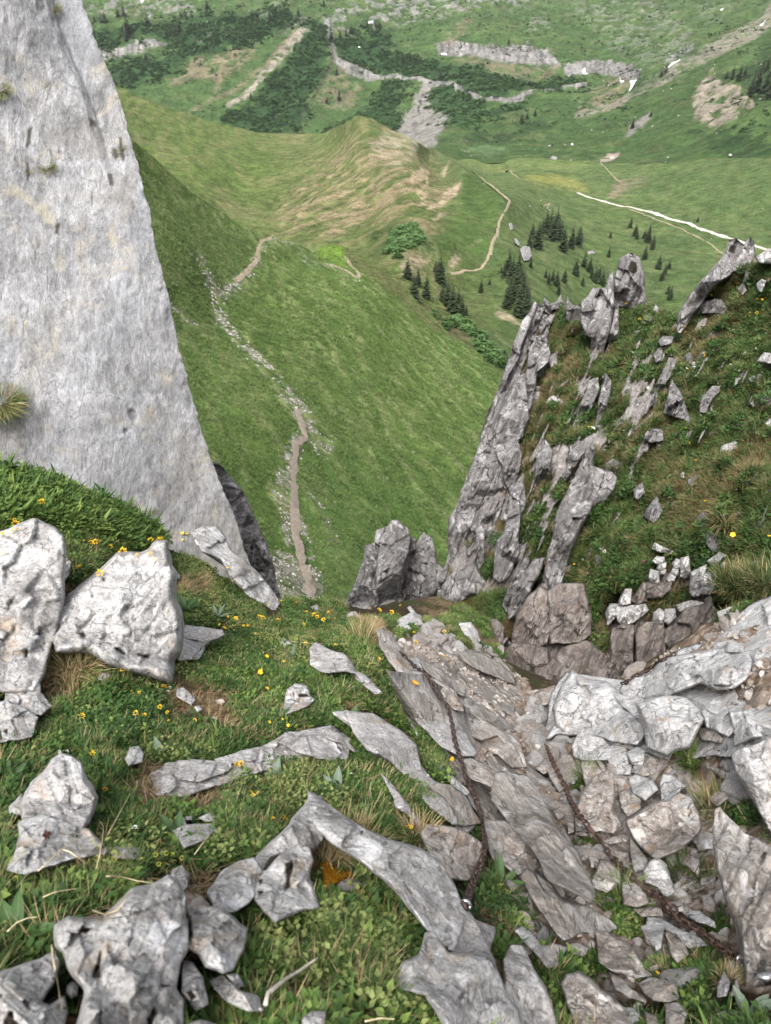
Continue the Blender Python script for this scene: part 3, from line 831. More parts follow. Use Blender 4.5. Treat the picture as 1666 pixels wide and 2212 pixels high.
    ss = np.array([(rng.uniform(lo[0], hi[0]), rng.uniform(lo[1], hi[1])) for _ in range(K)])
    wu = uv + np.stack([n1, n2], 1) * math.sqrt(area) * .05
    near_i = ((wu[:, None, :] - ss[None]) ** 2).sum(-1).argmin(1)
    ga = np.array([rng.uniform(0, 6.28) for _ in range(K)])
    gm_ = np.array([rng.uniform(.2, .8) for _ in range(K)])
    rel = (wu - ss[near_i]) * d0 / FPX
    hh = hh + chip * prof * np.clip((rel[:, 0] * np.cos(ga[near_i]) + rel[:, 1] * np.sin(ga[near_i])) * gm_[near_i], -.06 * sz, .06 * sz)
    moss = np.zeros(len(uv))
    for dp in dents:
        dpoly = rg(r, dp) if r else np.asarray(dp, float)
        dsd = sdist(uv[:, 0], uv[:, 1], dpoly) + n1 * 3
        mm = sstep(-2.5, 3.5, dsd)
        hh = hh - mm * sz * .06
        moss = np.maximum(moss, sstep(0, 3, dsd))
    pos = P(uv[:, 0], uv[:, 1], mid - hh)
    # root behind
    B = back if back is not None else max(.5 * H, .05)
    bc = P(np.array([cen[0]]), np.array([cen[1] + hgt * .05]), np.array([d0 + B]))
    # boundary loop edges of the triangulation
    es = {}
    for t in tri:
        for i in range(3):
            k = (int(t[i]), int(t[(i + 1) % 3]))
            kk = (min(k), max(k))
            es[kk] = None if kk in es else k
    ring = [k for k in es.values() if k]
    rb = P(uv[:, 0], uv[:, 1], mid + B * .8)
    rb = rb * .75 + bc * .25
    n = len(uv)
    ids = sorted({i for k in ring for i in k})
    mp = {i: n + j for j, i in enumerate(ids)}
    verts = np.concatenate([pos, rb[ids], bc])
    ci = len(verts) - 1
    extra = []
    for a, bb in ring:
        extra += [(a, mp[a], mp[bb]), (a, mp[bb], bb), (mp[a], ci, mp[bb])]
    faces = np.concatenate([tri, np.array(extra, np.int32)]) if extra else tri
    org = P(c[0], vb, d0)
    me = mesh_np(name, verts - org, faces)
    set_float(me, np.concatenate([moss, np.zeros(len(verts) - n)]), 'moss')
    o = add(name, me, mat, loc=org)
    if parent is None: tag(o, label, cat, group)
    else: o.parent = parent
    return o

# ------------------------------------------------------------------ the pale cliff on the left
edge = curve([(-300, 90), (0, 174), (110, 210), (180, 245), (240, 265), (310, 285), (390, 305), (470, 325), (553, 341), (620, 357), (693, 372), (750, 385), (808, 400), (870, 417), (928, 436), (990, 456), (1048, 477), (1106, 502), (1190, 527), (1300, 570), (1450, 610)])
nvc, nuc = 520, 330
tv = np.linspace(-330, 1400, nvc)
su = np.linspace(0, 1, nuc) ** .8
Uc = -520 + (edge(tv)[:, None] + 520) * su[None, :]
Vc = np.repeat(tv[:, None], nuc, 1)
D_CL = TPS([(-520, -300, 5.6), (-520, 500, 5.9), (-520, 1300, 6.3), (0, -300, 6.4), (0, 0, 6.5), (0, 600, 6.8), (0, 1050, 7.1), (150, -300, 6.85), (170, 0, 6.95), (340, 553, 7.45), (420, 900, 7.9), (525, 1190, 8.5), (250, 600, 7.2), (300, 1000, 7.65), (300, 1300, 8.1), (600, 1400, 8.9)])
Dc = D_CL(Uc, Vc)
pc = P(Uc, Vc, Dc)
cn1 = fbm(pc * np.array([.9, .9, .35]), 5, s=61)
cn2 = fbm(pc * np.array([4.2, 4.2, .9]), 5, .6, s=62)
cn3 = ridged(pc * np.array([1.6, 1.6, .45]) + 5, 4, s=63)
cn4 = fbm(pc * 11, 4, .6, s=64)
groove = rg('A', [(205, -60), (225, 20), (245, 110), (275, 180), (310, 270), (345, 330), (370, 400), (395, 470), (410, 540), (450, 640), (480, 760), (520, 900)])
gd_, gp_ = seg_dist(Uc, Vc, groove)
gx = np.interp(Vc, groove[:, 1], groove[:, 0])
wf = sstep(420, 250, Vc)
right_of = sstep(-2, 9, Uc - gx + 5 * cn2) * wf
disp = .16 * cn1 + .012 * cn2 + .014 * cn3 + .010 * cn4 - .06 * right_of - .025 * np.exp(-(gd_ / 7) ** 2) * (wf + .15)
Uc = Uc + (5 * cn2 + 4 * cn4 + 3 * cn3) * sstep(40, 0, edge(Vc) - Uc)
ce = sstep(0, 60, edge(Vc) - Uc)
disp = disp * (.8 + .2 * ce)
pitm = sstep(.47, .56, fbm(pc * np.array([2.6, 2.6, 1.5]) + 3, 4, .55, s=66)) * sstep(.1, .3, fbm(pc * .5, 2, s=67) + .25)
pc = P(Uc, Vc, Dc - disp + .05 * pitm)
ang = [(-.10, .16, 0), (-.45, .5, -.05), (-1.4, 1.2, -.1), (-3.2, 2.4, -.2)]
full = np.concatenate([pc] + [(pc[:, -1:] + np.array(o)) for o in ang], 1)
idx = np.arange(full.shape[0] * full.shape[1]).reshape(full.shape[:2])
fq = np.stack([idx[1:, :-1].ravel(), idx[1:, 1:].ravel(), idx[:-1, 1:].ravel(), idx[:-1, :-1].ravel()], 1)
me = mesh_np('cliff', full.reshape(-1, 3), fq)
mo = np.zeros(full.shape[:2])
mo[:, :nuc] = pitm * .45
for b in ([(485, 640), (500, 640), (510, 670), (500, 690), (490, 670)], [(512, 590), (525, 590), (540, 690), (530, 700), (515, 640)], [(110, 700), (125, 700), (130, 760), (118, 780)], [(385, 510), (410, 520), (415, 545), (390, 545)], [(120, 560), (140, 545), (130, 620), (115, 640)], [(465, 750), (480, 750), (490, 800), (475, 800)], [(395, 850), (400, 845), (398, 890)], [(240, 970), (260, 965), (250, 1010), (238, 1010)]):
    mo[:, :nuc] = np.maximum(mo[:, :nuc], sstep(-3, 2, sdist(Uc, Vc, rg('A', b)) + 3 * cn4) * .8)
for b in ([(430, 300), (452, 300), (455, 420), (430, 430), (425, 380)],):
    pass
set_float(me, mo.ravel(), 'moss')
CLIFF = add('cliff', me, M_CLIFF)
tag(CLIFF, 'tall pale grey limestone cliff rising on the left of the slope', kind='structure')
# ------------------------------------------------------------------ the ground at the camera's feet
fg_pts = [(0, 1015, 4.3), (200, 1075, 4.6), (360, 1180, 5.0), (520, 1280, 5.6), (600, 1300, 5.7), (700, 1300, 6.2), (800, 1330, 6.6), (850, 1290, 8.6), (1000, 1310, 9.2), (1090, 1430, 7.8), (1250, 1480, 6.5), (1400, 1430, 5.3), (1550, 1340, 5.0), (1666, 1300, 4.7), (1950, 1280, 4.2),
          (0, 1500, 2.9), (300, 1450, 3.3), (600, 1450, 3.9), (800, 1450, 4.3), (950, 1420, 6.2), (1050, 1500, 6.0), (900, 1550, 4.3), (1150, 1560, 5.7), (1000, 1650, 3.7), (1150, 1700, 4.1), (1300, 1560, 4.9), (1500, 1500, 4.2), (1640, 1500, 3.5),
          (0, 1750, 2.0), (300, 1700, 2.35), (600, 1650, 2.8), (800, 1650, 3.0), (900, 1750, 2.7), (1050, 1800, 3.0), (1200, 1800, 3.3), (1400, 1700, 3.8), (1600, 1650, 3.3), (0, 2212, 1.15), (300, 2212, 1.2), (600, 2212, 1.25), (800, 2000, 1.7), (1000, 2000, 2.0), (900, 2212, 1.35),
          (1200, 2000, 2.45), (1200, 2212, 1.85), (1400, 2000, 2.65), (1500, 1900, 2.85), (1400, 2212, 2.0), (1600, 2100, 2.15), (1666, 2212, 1.8), (400, 1950, 1.55), (200, 1900, 1.6), (-250, 1500, 2.5), (-250, 2212, 1.1), (-250, 1020, 3.9), (1950, 1700, 2.6), (1950, 2212, 1.6), (833, 2500, 1.0), (0, 2500, .9), (1666, 2500, 1.3)]
GD = TPS(fg_pts)
fg_top = curve([(-260, 1010), (0, 1018), (60, 1030), (110, 1045), (200, 1078), (300, 1128), (360, 1180), (430, 1225), (520, 1280), (600, 1300), (700, 1302), (760, 1312), (800, 1318), (850, 1300), (950, 1292), (1000, 1310), (1060, 1350), (1090, 1430), (1200, 1480), (1330, 1480), (1400, 1430), (1550, 1335), (1600, 1310), (1666, 1300), (1960, 1280)])
ground = Patch(np.linspace(-260, 1950, 440), fg_top, curve([(-300, 2420), (2000, 2420)]), 380, GD)
U, V = ground.U, ground.V
pw = ground.pos
N1 = fbm(pw * 1.6, 4, s=71)
N2 = fbm(pw * 7, 4, .6, s=72)
N3 = fbm(pw * 26, 3, .6, s=73)
SOIL, STRAW, MOSSG = C(78, 62, 50), C(150, 128, 100), CG(80, 92, 52)
DIRT = [rg('H', [(760, 230), (860, 130), (1000, 60), (1060, 150), (1050, 290), (1150, 260), (1200, 200), (1440, 180), (1430, 300), (1480, 420), (1380, 480), (1150, 420), (900, 420), (780, 380)]), rg('E', [(1110, 1380), (1200, 1400), (1420, 1500), (1450, 1560), (1600, 1720), (1666, 1800), (1400, 1760), (1250, 1600), (1060, 1640), (1080, 1450)]),
        rg('H', [(1180, 1000), (1220, 860), (1360, 820), (1480, 740), (1380, 860), (1350, 1020), (1230, 1040), (1200, 1200), (1210, 1330), (1400, 1450), (1360, 1520), (1250, 1400), (1180, 1390), (1190, 1600), (1150, 1800), (1110, 1800), (1120, 1500), (1170, 1350)]),
        rg('I', [(500, 1290), (640, 1270), (600, 1400), (480, 1420)]), rg('I', [(-20, 1560), (160, 1560), (560, 1640), (640, 1720), (500, 1800), (0, 1800)]), rg('I', [(530, 360), (660, 340), (760, 520), (600, 440)]), rg('I', [(420, 740), (620, 770), (640, 860), (520, 960), (430, 920)]),
        rg('F', [(500, 1390), (590, 1380), (640, 1440), (540, 1460)]), rg('F', [(150, 1620), (200, 1540), (380, 1530), (400, 1600), (280, 1600)]), rg('E', [(150, 380), (420, 390), (380, 430), (230, 430)]), rg('E', [(390, 800), (480, 770), (560, 780), (460, 850)])]
GULLY = np.array([(850, 1385), (905, 1350), (1000, 1385), (1080, 1420), (1150, 1490), (1280, 1490), (1420, 1420), (1560, 1330), (1700, 1290), (1960, 1270), (1960, 2420), (1680, 2420), (1690, 2160), (1540, 2120), (1480, 2140), (1360, 2212), (1250, 2100), (1130, 2060), (1060, 1900), (1060, 1780), (980, 1660), (930, 1560), (880, 1450)], float)
col = np.broadcast_to(MOSSG, U.shape + (3,)).copy()
col = paint(col, sstep(-.35, .05, N2) * .9, SOIL)
col = paint(col, sstep(.15, .5, N1 + .4 * N3) * .7, STRAW)
dm = np.zeros(U.shape)
for d in DIRT: dm = np.maximum(dm, pm(U, V, d, 5, 8, N2))
col = paint(col, dm, SOIL * .8)
col = paint(col, dm * sstep(-.1, .35, N3 + .5 * N1), STRAW * .9)
for d in (DIRT[2],):
    col = paint(col, pm(U, V, d, 5, 8, N2), C(46, 36, 28))
gm = pm(U, V, GULLY, 6, 12, N2)
GRAVC = C(176, 162, 150)
col = paint(col, gm, C(132, 112, 94))
col = paint(col, gm * sstep(-.15, .3, N3 + .3 * N2), GRAVC)
LEDGE = rg('F', [(900, 1020), (1060, 1010), (1200, 1060), (1300, 1040), (1400, 1070), (1560, 1120), (1666, 1230), (1680, 1640), (1500, 1500), (1330, 1380), (1200, 1270), (1100, 1150), (960, 1090)])
lg = pm(U, V, LEDGE, 5, 8, N2)
lay = fbm(np.stack([(U * .6 - V) / 5, (U + V * .6) / 40, U * 0], -1), 4, s=75)
col = paint(col, lg, C(168, 158, 150) * (1 + .45 * lay)[..., None])
ground.pos += np.array([0, 0, 1.0]) * (.03 * N1 + .03 * N2 + .008 * N3 + .07 * gm * N2 + .05 * lg * (lay + ridged(pw * 5, 3, s=76) * .6))[..., None]
t = NT('foreground_earth')
co = t.n('ShaderNodeNewGeometry').outputs['Position']
base = t.attr('Col').outputs['Color']
n1 = t.noise(co, 40, 6, .7)
n2 = t.noise(co, 170, 4, .7)
f = t.math('ADD', t.math('MULTIPLY', n1, .5), t.math('MULTIPLY', n2, .5))
M_EARTH = t.finish(t.mix(1.0, base, t.ramp(f, [(.3, .5), (.5, 1.0), (.7, 1.5)]), 'MULTIPLY'), t.bump(f, 1.0, .03), .95, .1)
GROUND = ground.build('ground', col, M_EARTH, back=[(.08, -.06), (.5, -.7), (1.5, -3.0)], right=[(.5, 0, .2), (1.6, .1, .9), (4, .2, 2.0)], left=[(-.5, 0, .1), (-2, 0, .5)])

# ------------------------------------------------------------------ the steep broken slope on the right
sl_top = [(925, 1318), (945, 1310), (960, 1235), (985, 1125), (1010, 1045), (1030, 1003), (1048, 950), (1072, 898), (1110, 792), (1140, 715), (1165, 680), (1190, 662), (1220, 665), (1260, 655), (1300, 650), (1330, 660), (1360, 648), (1400, 655), (1430, 670), (1470, 690), (1490, 655), (1520, 612), (1560, 590), (1600, 582), (1640, 565), (1700, 552), (2150, 480)]
sl_pts = [(945, 1310, 11.2), (985, 1120, 12.0), (1030, 1003, 12.7), (1072, 898, 13.3), (1110, 790, 13.8), (1165, 680, 14.2), (1260, 655, 13.6), (1360, 648, 13.0), (1470, 690, 12.0), (1560, 590, 11.4), (1640, 565, 10.4), (2150, 480, 9.0),
          (1200, 900, 11.6), (1300, 900, 10.9), (1450, 900, 9.8), (1600, 900, 8.7), (1900, 900, 7.6), (1100, 1100, 11.0), (1200, 1150, 9.9), (1300, 1150, 9.2), (1450, 1150, 8.0), (1600, 1150, 7.1), (1000, 1300, 10.6), (1110, 1290, 9.6), (1250, 1265, 8.8), (1400, 1270, 7.8), (1550, 1290, 7.0), (1666, 1250, 6.3), (1950, 1200, 5.6),
          (1000, 1400, 10.2), (1090, 1450, 9.2), (1150, 1420, 8.7), (1300, 1440, 7.9), (1450, 1420, 7.2), (1550, 1370, 6.8), (1300, 1560, 7.7), (1150, 1560, 8.6), (1600, 1450, 6.6), (1950, 1400, 5.6)]
SD = TPS(sl_pts)
slope = Patch(np.concatenate([np.linspace(928, 1180, 190), np.linspace(1182, 1950, 330)]), curve(sl_top), curve([(900, 1440), (1060, 1560), (1300, 1580), (2200, 1500)]), 440, SD)
U, V = slope.U, slope.V
pw = slope.pos
N1 = fbm(pw * .8, 4, s=81)
N2 = fbm(pw * 3, 4, .6, s=82)
N3 = fbm(pw * 11, 4, .6, s=83)
dip = np.stack([(U - .38 * (1200 - V)) / 26, (V + .38 * U) / 170, N1 * .6], -1)      # beds lean to the right
L1 = ridged(dip, 4, .55, s=84)
L2 = ridged(dip * 3.1 + 9, 4, .55, s=85)
ROCKZ = [rg('G', [(-260, 480), (0, 560), (190, 660), (230, 720), (440, 700), (480, 880), (520, 960), (600, 700), (690, 740), (830, 680), (860, 600), (1000, 560), (1150, 560), (1250, 720), (1310, 800), (1460, 920), (1480, 1400), (900, 1700), (-300, 1700), (-300, 900)]),
         rg('D', [(600, 395), (660, 430), (580, 600), (560, 700), (600, 640), (700, 600), (640, 800), (600, 880), (470, 960), (540, 1160), (620, 1000), (600, 1240), (200, 1660), (150, 1640), (230, 1500), (300, 1240), (400, 970), (520, 640)]),
         rg('F', [(1180, 740), (1200, 560), (1260, 200), (1330, 0), (1500, -50), (1480, 200), (1560, 420), (1640, 560), (1600, 760), (1400, 680), (1300, 740)])]
rz = np.zeros(U.shape)
for z in ROCKZ: rz = np.maximum(rz, pm(U, V, z, 8, 16, N2))
ribn = .75 * L1 + .35 * N2 + .25 * fbm(np.stack([(U - .38 * (1200 - V)) / 60, (V + .38 * U) / 110, U * 0], -1), 4, .6, s=87)
poke = sstep(.30, .46, ribn - .20 * sstep(1260, 1480, U)) * sstep(1300, 1200, V)
rzz = np.maximum(rz, poke)
col = np.broadcast_to(CG(84, 92, 50), U.shape + (3,)).copy()
col = paint(col, sstep(-.2, .3, N2), C(122, 104, 74))
col = paint(col, sstep(.15, .4, N3 + .3 * N1) * .7, C(76, 62, 46))
rc = C(150, 145, 142) * (1 + .35 * L2 + .25 * N3)[..., None]
wallm = pm(U, V, ROCKZ[0], 10, 10, N2)
rc = paint(rc, wallm * .6, C(142, 130, 124) * (1 + .35 * N3)[..., None])
col = paint(col, rzz, rc)
cr_ = sstep(.55, .8, L1) * rzz
col = paint(col, sstep(.62, .8, 1 - np.abs(N1 * 2 + N2)) * wallm * sstep(.1, .3, N2) * .7, C(84, 92, 46))
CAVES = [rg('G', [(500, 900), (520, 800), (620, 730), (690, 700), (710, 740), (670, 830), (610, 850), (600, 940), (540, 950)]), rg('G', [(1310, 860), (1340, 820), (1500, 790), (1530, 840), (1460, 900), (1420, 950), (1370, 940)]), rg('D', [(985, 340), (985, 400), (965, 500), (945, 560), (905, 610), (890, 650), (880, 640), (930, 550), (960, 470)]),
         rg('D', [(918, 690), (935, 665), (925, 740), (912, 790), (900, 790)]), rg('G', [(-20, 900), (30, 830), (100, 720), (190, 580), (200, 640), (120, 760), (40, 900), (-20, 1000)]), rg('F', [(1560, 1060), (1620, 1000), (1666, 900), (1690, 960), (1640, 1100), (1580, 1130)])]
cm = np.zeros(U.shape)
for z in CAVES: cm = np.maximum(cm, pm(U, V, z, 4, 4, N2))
col = paint(col, cm, C(58, 46, 36))  # recess shade painted into the colour, besides the real hollow
view = pw - CAM
view /= np.linalg.norm(view, axis=-1, keepdims=True)
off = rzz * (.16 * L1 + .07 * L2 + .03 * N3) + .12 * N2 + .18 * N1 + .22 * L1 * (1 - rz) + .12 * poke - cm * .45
fade = sstep(0, .05, (V - slope.vt(U)) / 900)
slope.pos = slope.pos - view * (off * (.25 + .75 * fade))[..., None]
M_SLOPE = terrain_mat('slope_ground', .22, .05, .06, amp=.6)
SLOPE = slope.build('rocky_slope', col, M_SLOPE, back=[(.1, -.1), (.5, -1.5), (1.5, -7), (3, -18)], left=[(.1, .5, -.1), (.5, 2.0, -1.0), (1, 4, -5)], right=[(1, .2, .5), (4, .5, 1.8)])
def GS(u, v):
    p = slope.at(u, v)
    return project(p)[2]
# ------------------------------------------------------------------ rocks: (region, outline, label, material, settings)
PI = math.pi
W, G_, T, S_, B_, SPR, DK, SV = M_WHITE, M_GREY, M_TAN, M_SLAB, M_BLUE, M_SPIRE, M_DARK, M_SLABV
FG_ROCKS = [
 # left knoll
 ('E', [(-150, 520), (0, 470), (150, 420), (200, 405), (290, 430), (340, 450), (390, 510), (410, 600), (400, 700), (390, 770), (385, 900), (350, 1080), (310, 1200), (270, 1330), (190, 1430), (60, 1430), (-150, 1400), (-220, 900)], 'boulder', 'tall white and grey boulder cut by the left edge of the photo', W, dict(H=.26, tilt=.2, facets=5, chip=.9, dents=[[(215, 1080), (270, 1080), (270, 1110), (235, 1110)], [(280, 1130), (300, 1130), (300, 1170), (280, 1170)], [(160, 1190), (185, 1190), (180, 1260), (160, 1260)]])),
 ('E', [(395, 640), (415, 595), (460, 640), (450, 710), (400, 775), (385, 740)], 'rock', 'small white wedge stuck to the right side of the tall left boulder', W, dict(H=.06, tilt=.2)),
 ('E', [(60, 1400), (150, 1420), (250, 1405), (260, 1480), (330, 1560), (260, 1620), (150, 1600), (40, 1540)], 'rock', 'grey stub of rock under the foot of the tall left boulder', G_, dict(H=.1, tilt=.3)),
 ('E', [(-60, 1560), (60, 1540), (150, 1580), (240, 1640), (200, 1760), (50, 1790), (-50, 1800)], 'rock', 'dark streaked low rock at the left edge below the tall boulder', W, dict(H=.1, tilt=.4, dents=[[(10, 1720), (60, 1700), (50, 1760)]])),
 ('E', [(355, 1110), (375, 960), (460, 845), (560, 780), (640, 720), (745, 605), (830, 603), (900, 610), (950, 585), (985, 540), (1062, 535), (1078, 680), (1108, 720), (1115, 880), (1150, 950), (1162, 1150), (1150, 1200), (1105, 1260), (1098, 1395), (900, 1330), (700, 1265), (600, 1205), (400, 1205)], 'boulder', 'large pale boulder with flat front and dark striped right side', W, dict(H=.30, tilt=.15, facets=3, chip=.8, rough=.022, dents=[[(740, 1180), (790, 1190), (820, 1230), (800, 1240), (750, 1205)], [(870, 1210), (950, 1230), (1000, 1240), (950, 1265), (880, 1240)], [(660, 735), (685, 735), (680, 760), (662, 758)], [(500, 1090), (540, 1080), (570, 1120), (530, 1130)]])),
 ('E', [(1085, 690), (1110, 683), (1165, 715), (1165, 740), (1110, 740)], 'stone', 'small flat white stone leaning on the striped side of the large pale boulder', W, dict(H=.03, tilt=.3)),
 ('E', [(1165, 1060), (1220, 1048), (1430, 1080), (1445, 1110), (1330, 1180), (1300, 1255), (1165, 1262)], 'rock', 'squarish grey block just right of the large pale boulder', G_, dict(H=.13, tilt=.25, facets=4)),
 ('E', [(1265, 450), (1330, 420), (1410, 425), (1450, 460), (1500, 560), (1600, 640), (1660, 690), (1740, 790), (1790, 870), (1760, 930), (1690, 890), (1610, 850), (1500, 740), (1440, 630), (1330, 575), (1285, 520)], 'boulder', 'pale ridge of rock slanting down in front of the foot of the cliff', W, dict(H=.22, tilt=.5, depth=5.5, facets=5, s=3)),
 ('E', [(1150, 1455), (1190, 1450), (1250, 1500), (1230, 1550), (1150, 1505)], 'stone', 'grey stone lying on bare earth right of the large pale boulder', G_, dict()),
 ('E', [(1225, 1540), (1260, 1500), (1265, 1530), (1240, 1560)], 'stone', 'small white chip touching the grey stone on bare earth', W, dict()),
 ('E', [(1262, 1570), (1295, 1565), (1310, 1590), (1280, 1605)], 'stone', 'pale pebble on bare earth below the white chip', W, dict()),
 ('E', [(640, 1360), (700, 1345), (715, 1370), (670, 1400), (640, 1395)], 'stone', 'small stone under the base of the large pale boulder among the leaves', G_, dict()),
 # middle of the slope
 ('F', [(140, 975), (170, 965), (220, 985), (215, 1040), (190, 1060)], 'stone', 'narrow white stone above the upright grey leaf on the slope', W, dict()),
 ('F', [(362, 1040), (400, 1000), (480, 1040), (560, 1070), (620, 1130), (640, 1170), (700, 1200), (790, 1300), (745, 1312), (690, 1262), (630, 1192), (560, 1185), (480, 1195), (420, 1175), (370, 1135)], 'rock', 'smooth grey slab tapering down to the right in the grass', G_, dict(H=.11, tilt=.7, facets=4)),
 ('F', [(180, 1400), (200, 1300), (250, 1260), (320, 1280), (340, 1340), (370, 1360), (330, 1400), (250, 1430), (190, 1450)], 'rock', 'small white rock with black mossy hollows in the leafy slope', W, dict(H=.07, dents=[[(225, 1300), (245, 1320), (250, 1360), (235, 1365)], [(260, 1320), (330, 1320), (350, 1345), (300, 1350), (265, 1345)]])),
 ('F', [(510, 1460), (600, 1455), (760, 1470), (830, 1520), (960, 1600), (1020, 1660), (1030, 1710), (1050, 1800), (1110, 1890), (1050, 1880), (960, 1840), (860, 1760), (720, 1690), (650, 1600), (620, 1530), (530, 1480)], 'boulder', 'big smooth grey boulder lying slanted in the middle of the grass', G_, dict(H=.2, tilt=.6, facets=4, chip=.8, rough=.018, s=2.6)),
 ('F', [(150, 1640), (210, 1600), (300, 1600), (410, 1600), (490, 1640), (530, 1700), (505, 1750), (400, 1740), (330, 1720), (260, 1700)], 'rock', 'low rounded grey slab beside the leaf rosettes', G_, dict(H=.08, tilt=.7)),
 ('F', [(380, 1592), (460, 1548), (540, 1585), (600, 1650), (655, 1695), (620, 1690), (540, 1640), (500, 1635), (420, 1600)], 'rock', 'narrow grey slab just above the low rounded one', G_, dict(H=.07, tilt=.7)),
 ('F', [(785, 920), (840, 910), (880, 940), (920, 1020), (1000, 1130), (1015, 1180), (960, 1200), (930, 1195), (860, 1120), (800, 1010)], 'rock', 'tall pale striped rock standing where the left chain begins', S_, dict(H=.2, tilt=.5, depth=4.7, strat=(2.2, .06, .012))),
 ('F', [(945, 1190), (1015, 1183), (1090, 1190), (1150, 1240), (1195, 1285), (1180, 1320), (1120, 1345), (1080, 1340), (1000, 1290), (940, 1230)], 'rock', 'warm white rock behind the single orange flower', W, dict(H=.14, tilt=.4, depth=4.35)),
 ('F', [(1150, 1230), (1200, 1255), (1270, 1300), (1325, 1380), (1335, 1430), (1285, 1420), (1215, 1365), (1190, 1300)], 'rock', 'rounded tan rock on the right of the left chain', T, dict(H=.12, tilt=.4, depth=4.3)),
 ('F', [(940, 1352), (1040, 1345), (1130, 1390), (1220, 1400), (1280, 1480), (1350, 1590), (1405, 1690), (1380, 1712), (1300, 1712), (1200, 1660), (1130, 1600), (1060, 1530), (1000, 1450)], 'boulder', 'broad grey rock face the left chain runs down across', G_, dict(H=.2, tilt=.6, facets=4, rough=.025)),
 ('F', [(980, 1460), (1040, 1520), (1110, 1600), (1130, 1640), (1080, 1640), (1020, 1560)], 'rock', 'small grey rock in grass left of the broad chain rock', G_, dict()),
 ('F', [(1325, 1430), (1400, 1435), (1500, 1510), (1660, 1610), (1700, 1650), (1720, 1740), (1660, 1720), (1560, 1600), (1470, 1630), (1400, 1590), (1340, 1510)], 'rock', 'long tan ridge of rock falling to the right of the broad chain rock', T, dict(H=.2, tilt=.6, strat=(2.2, .07, .015))),
 ('F', [(1462, 1650), (1500, 1585), (1570, 1590), (1650, 1640), (1720, 1720), (1740, 1790), (1650, 1800), (1560, 1720), (1480, 1690)], 'rock', 'rounded brown knob below the long tan ridge of rock', T, dict(H=.17, tilt=.4)),
 ('F', [(905, 860), (940, 830), (1000, 800), (1060, 835), (1070, 870), (1000, 905), (920, 918)], 'rock', 'pale cracked rock on the far grassy ledge', B_, dict(H=.2, tilt=.5)),
 ('F', [(975, 770), (995, 755), (1030, 800), (1065, 820), (1055, 840), (1010, 810)], 'stone', 'pointed white stone on top of the far grassy ledge', W, dict(H=.1)),
 ('F', [(1110, 865), (1140, 835), (1180, 850), (1175, 885), (1135, 900)], 'stone', 'pale round stone right of the cracked rock on the far ledge', W, dict(H=.1)),
 ('F', [(1190, 890), (1215, 880), (1225, 905), (1200, 920)], 'stone', 'tiny white stone in flowers on the far ledge', W, dict()),
 ('F', [(1225, 935), (1260, 930), (1290, 945), (1270, 965), (1235, 955)], 'stone', 'flat cream stone on the far ledge near the dark wall', W, dict()),
 ('F', [(1310, 870), (1390, 865), (1425, 920), (1450, 980), (1410, 1000), (1340, 935)], 'rock', 'grey wedge of rock at the right end of the far ledge', G_, dict(H=.2, tilt=.5)),
 ('F', [(1290, 1025), (1320, 1015), (1335, 1040), (1305, 1055)], 'stone', 'reddish pale stone at the upper edge of the broken ledge', T, dict()),
 ('F', [(545, 840), (580, 795), (640, 792), (670, 830), (660, 850)], 'rock', 'grey stone showing at the grassy brow below the small tower', G_, dict(H=.1, tilt=.3)),
 ('F', [(345, 760), (390, 745), (410, 780), (370, 785)], 'stone', 'grey stone in grass just below the end of the path', G_, dict(H=.06)),
 # broken ledge between the grass and the gully
 ('F', [(1070, 1110), (1180, 1160), (1260, 1230), (1340, 1290), (1330, 1330), (1240, 1290), (1150, 1220), (1090, 1170)], 'rock_slab', 'upper slab of the broken ledge beside the left chain', S_, dict(H=.14, tilt=.8, strat=(2.2, .06, .015))),
 ('F', [(1320, 1060), (1450, 1070), (1560, 1120), (1650, 1200), (1670, 1260), (1560, 1220), (1440, 1170), (1340, 1110)], 'rock_slab', 'far right slab of the broken ledge above the gully floor', S_, dict(H=.16, tilt=.8, strat=(2.2, .07, .015))),
 ('F', [(1330, 1200), (1430, 1220), (1560, 1290), (1660, 1400), (1660, 1460), (1540, 1400), (1420, 1320)], 'rock_slab', 'middle slab of the broken ledge covered in grit', S_, dict(H=.1, tilt=.9, strat=(2.2, .05, .012))),
 ('F', [(1360, 1380), (1460, 1400), (1580, 1470), (1660, 1560), (1560, 1540), (1440, 1470)], 'rock_slab', 'lower tan slab of the broken ledge', S_, dict(H=.1, tilt=.9, strat=(2.2, .05, .012))),
 ('F', [(960, 1100), (1040, 1090), (1080, 1140), (1070, 1180), (1020, 1170)], 'rock', 'light jagged rock under the first links of the left chain', B_, dict(H=.1)),
 # lower left
 ('H', [(150, 370), (210, 230), (300, 160), (340, 90), (400, 55), (460, 70), (520, 110), (550, 200), (620, 320), (600, 400), (570, 470), (530, 520), (420, 490), (280, 460), (170, 450)], 'boulder', 'grey pyramid shaped boulder by the left leaf rosette', G_, dict(H=.18, tilt=.15, facets=4, chip=.8, rough=.02)),
 ('H', [(60, 380), (140, 300), (170, 400), (130, 430), (60, 420)], 'stone', 'dark stone in the gap left of the pyramid boulder', G_, dict(H=.05)),
 ('H', [(140, 500), (200, 450), (320, 440), (440, 480), (560, 530), (610, 580), (690, 650), (660, 690), (500, 710), (300, 770), (180, 810), (70, 770), (130, 650), (150, 570)], 'rock', 'broad pale rock under the pyramid boulder with reddish plants on it', W, dict(H=.1, tilt=.6)),
 ('H', [(690, 660), (790, 620), (920, 655), (910, 720), (760, 715)], 'rock', 'flat grey rock in the grass right of the reddish plants', G_, dict(H=.05)),
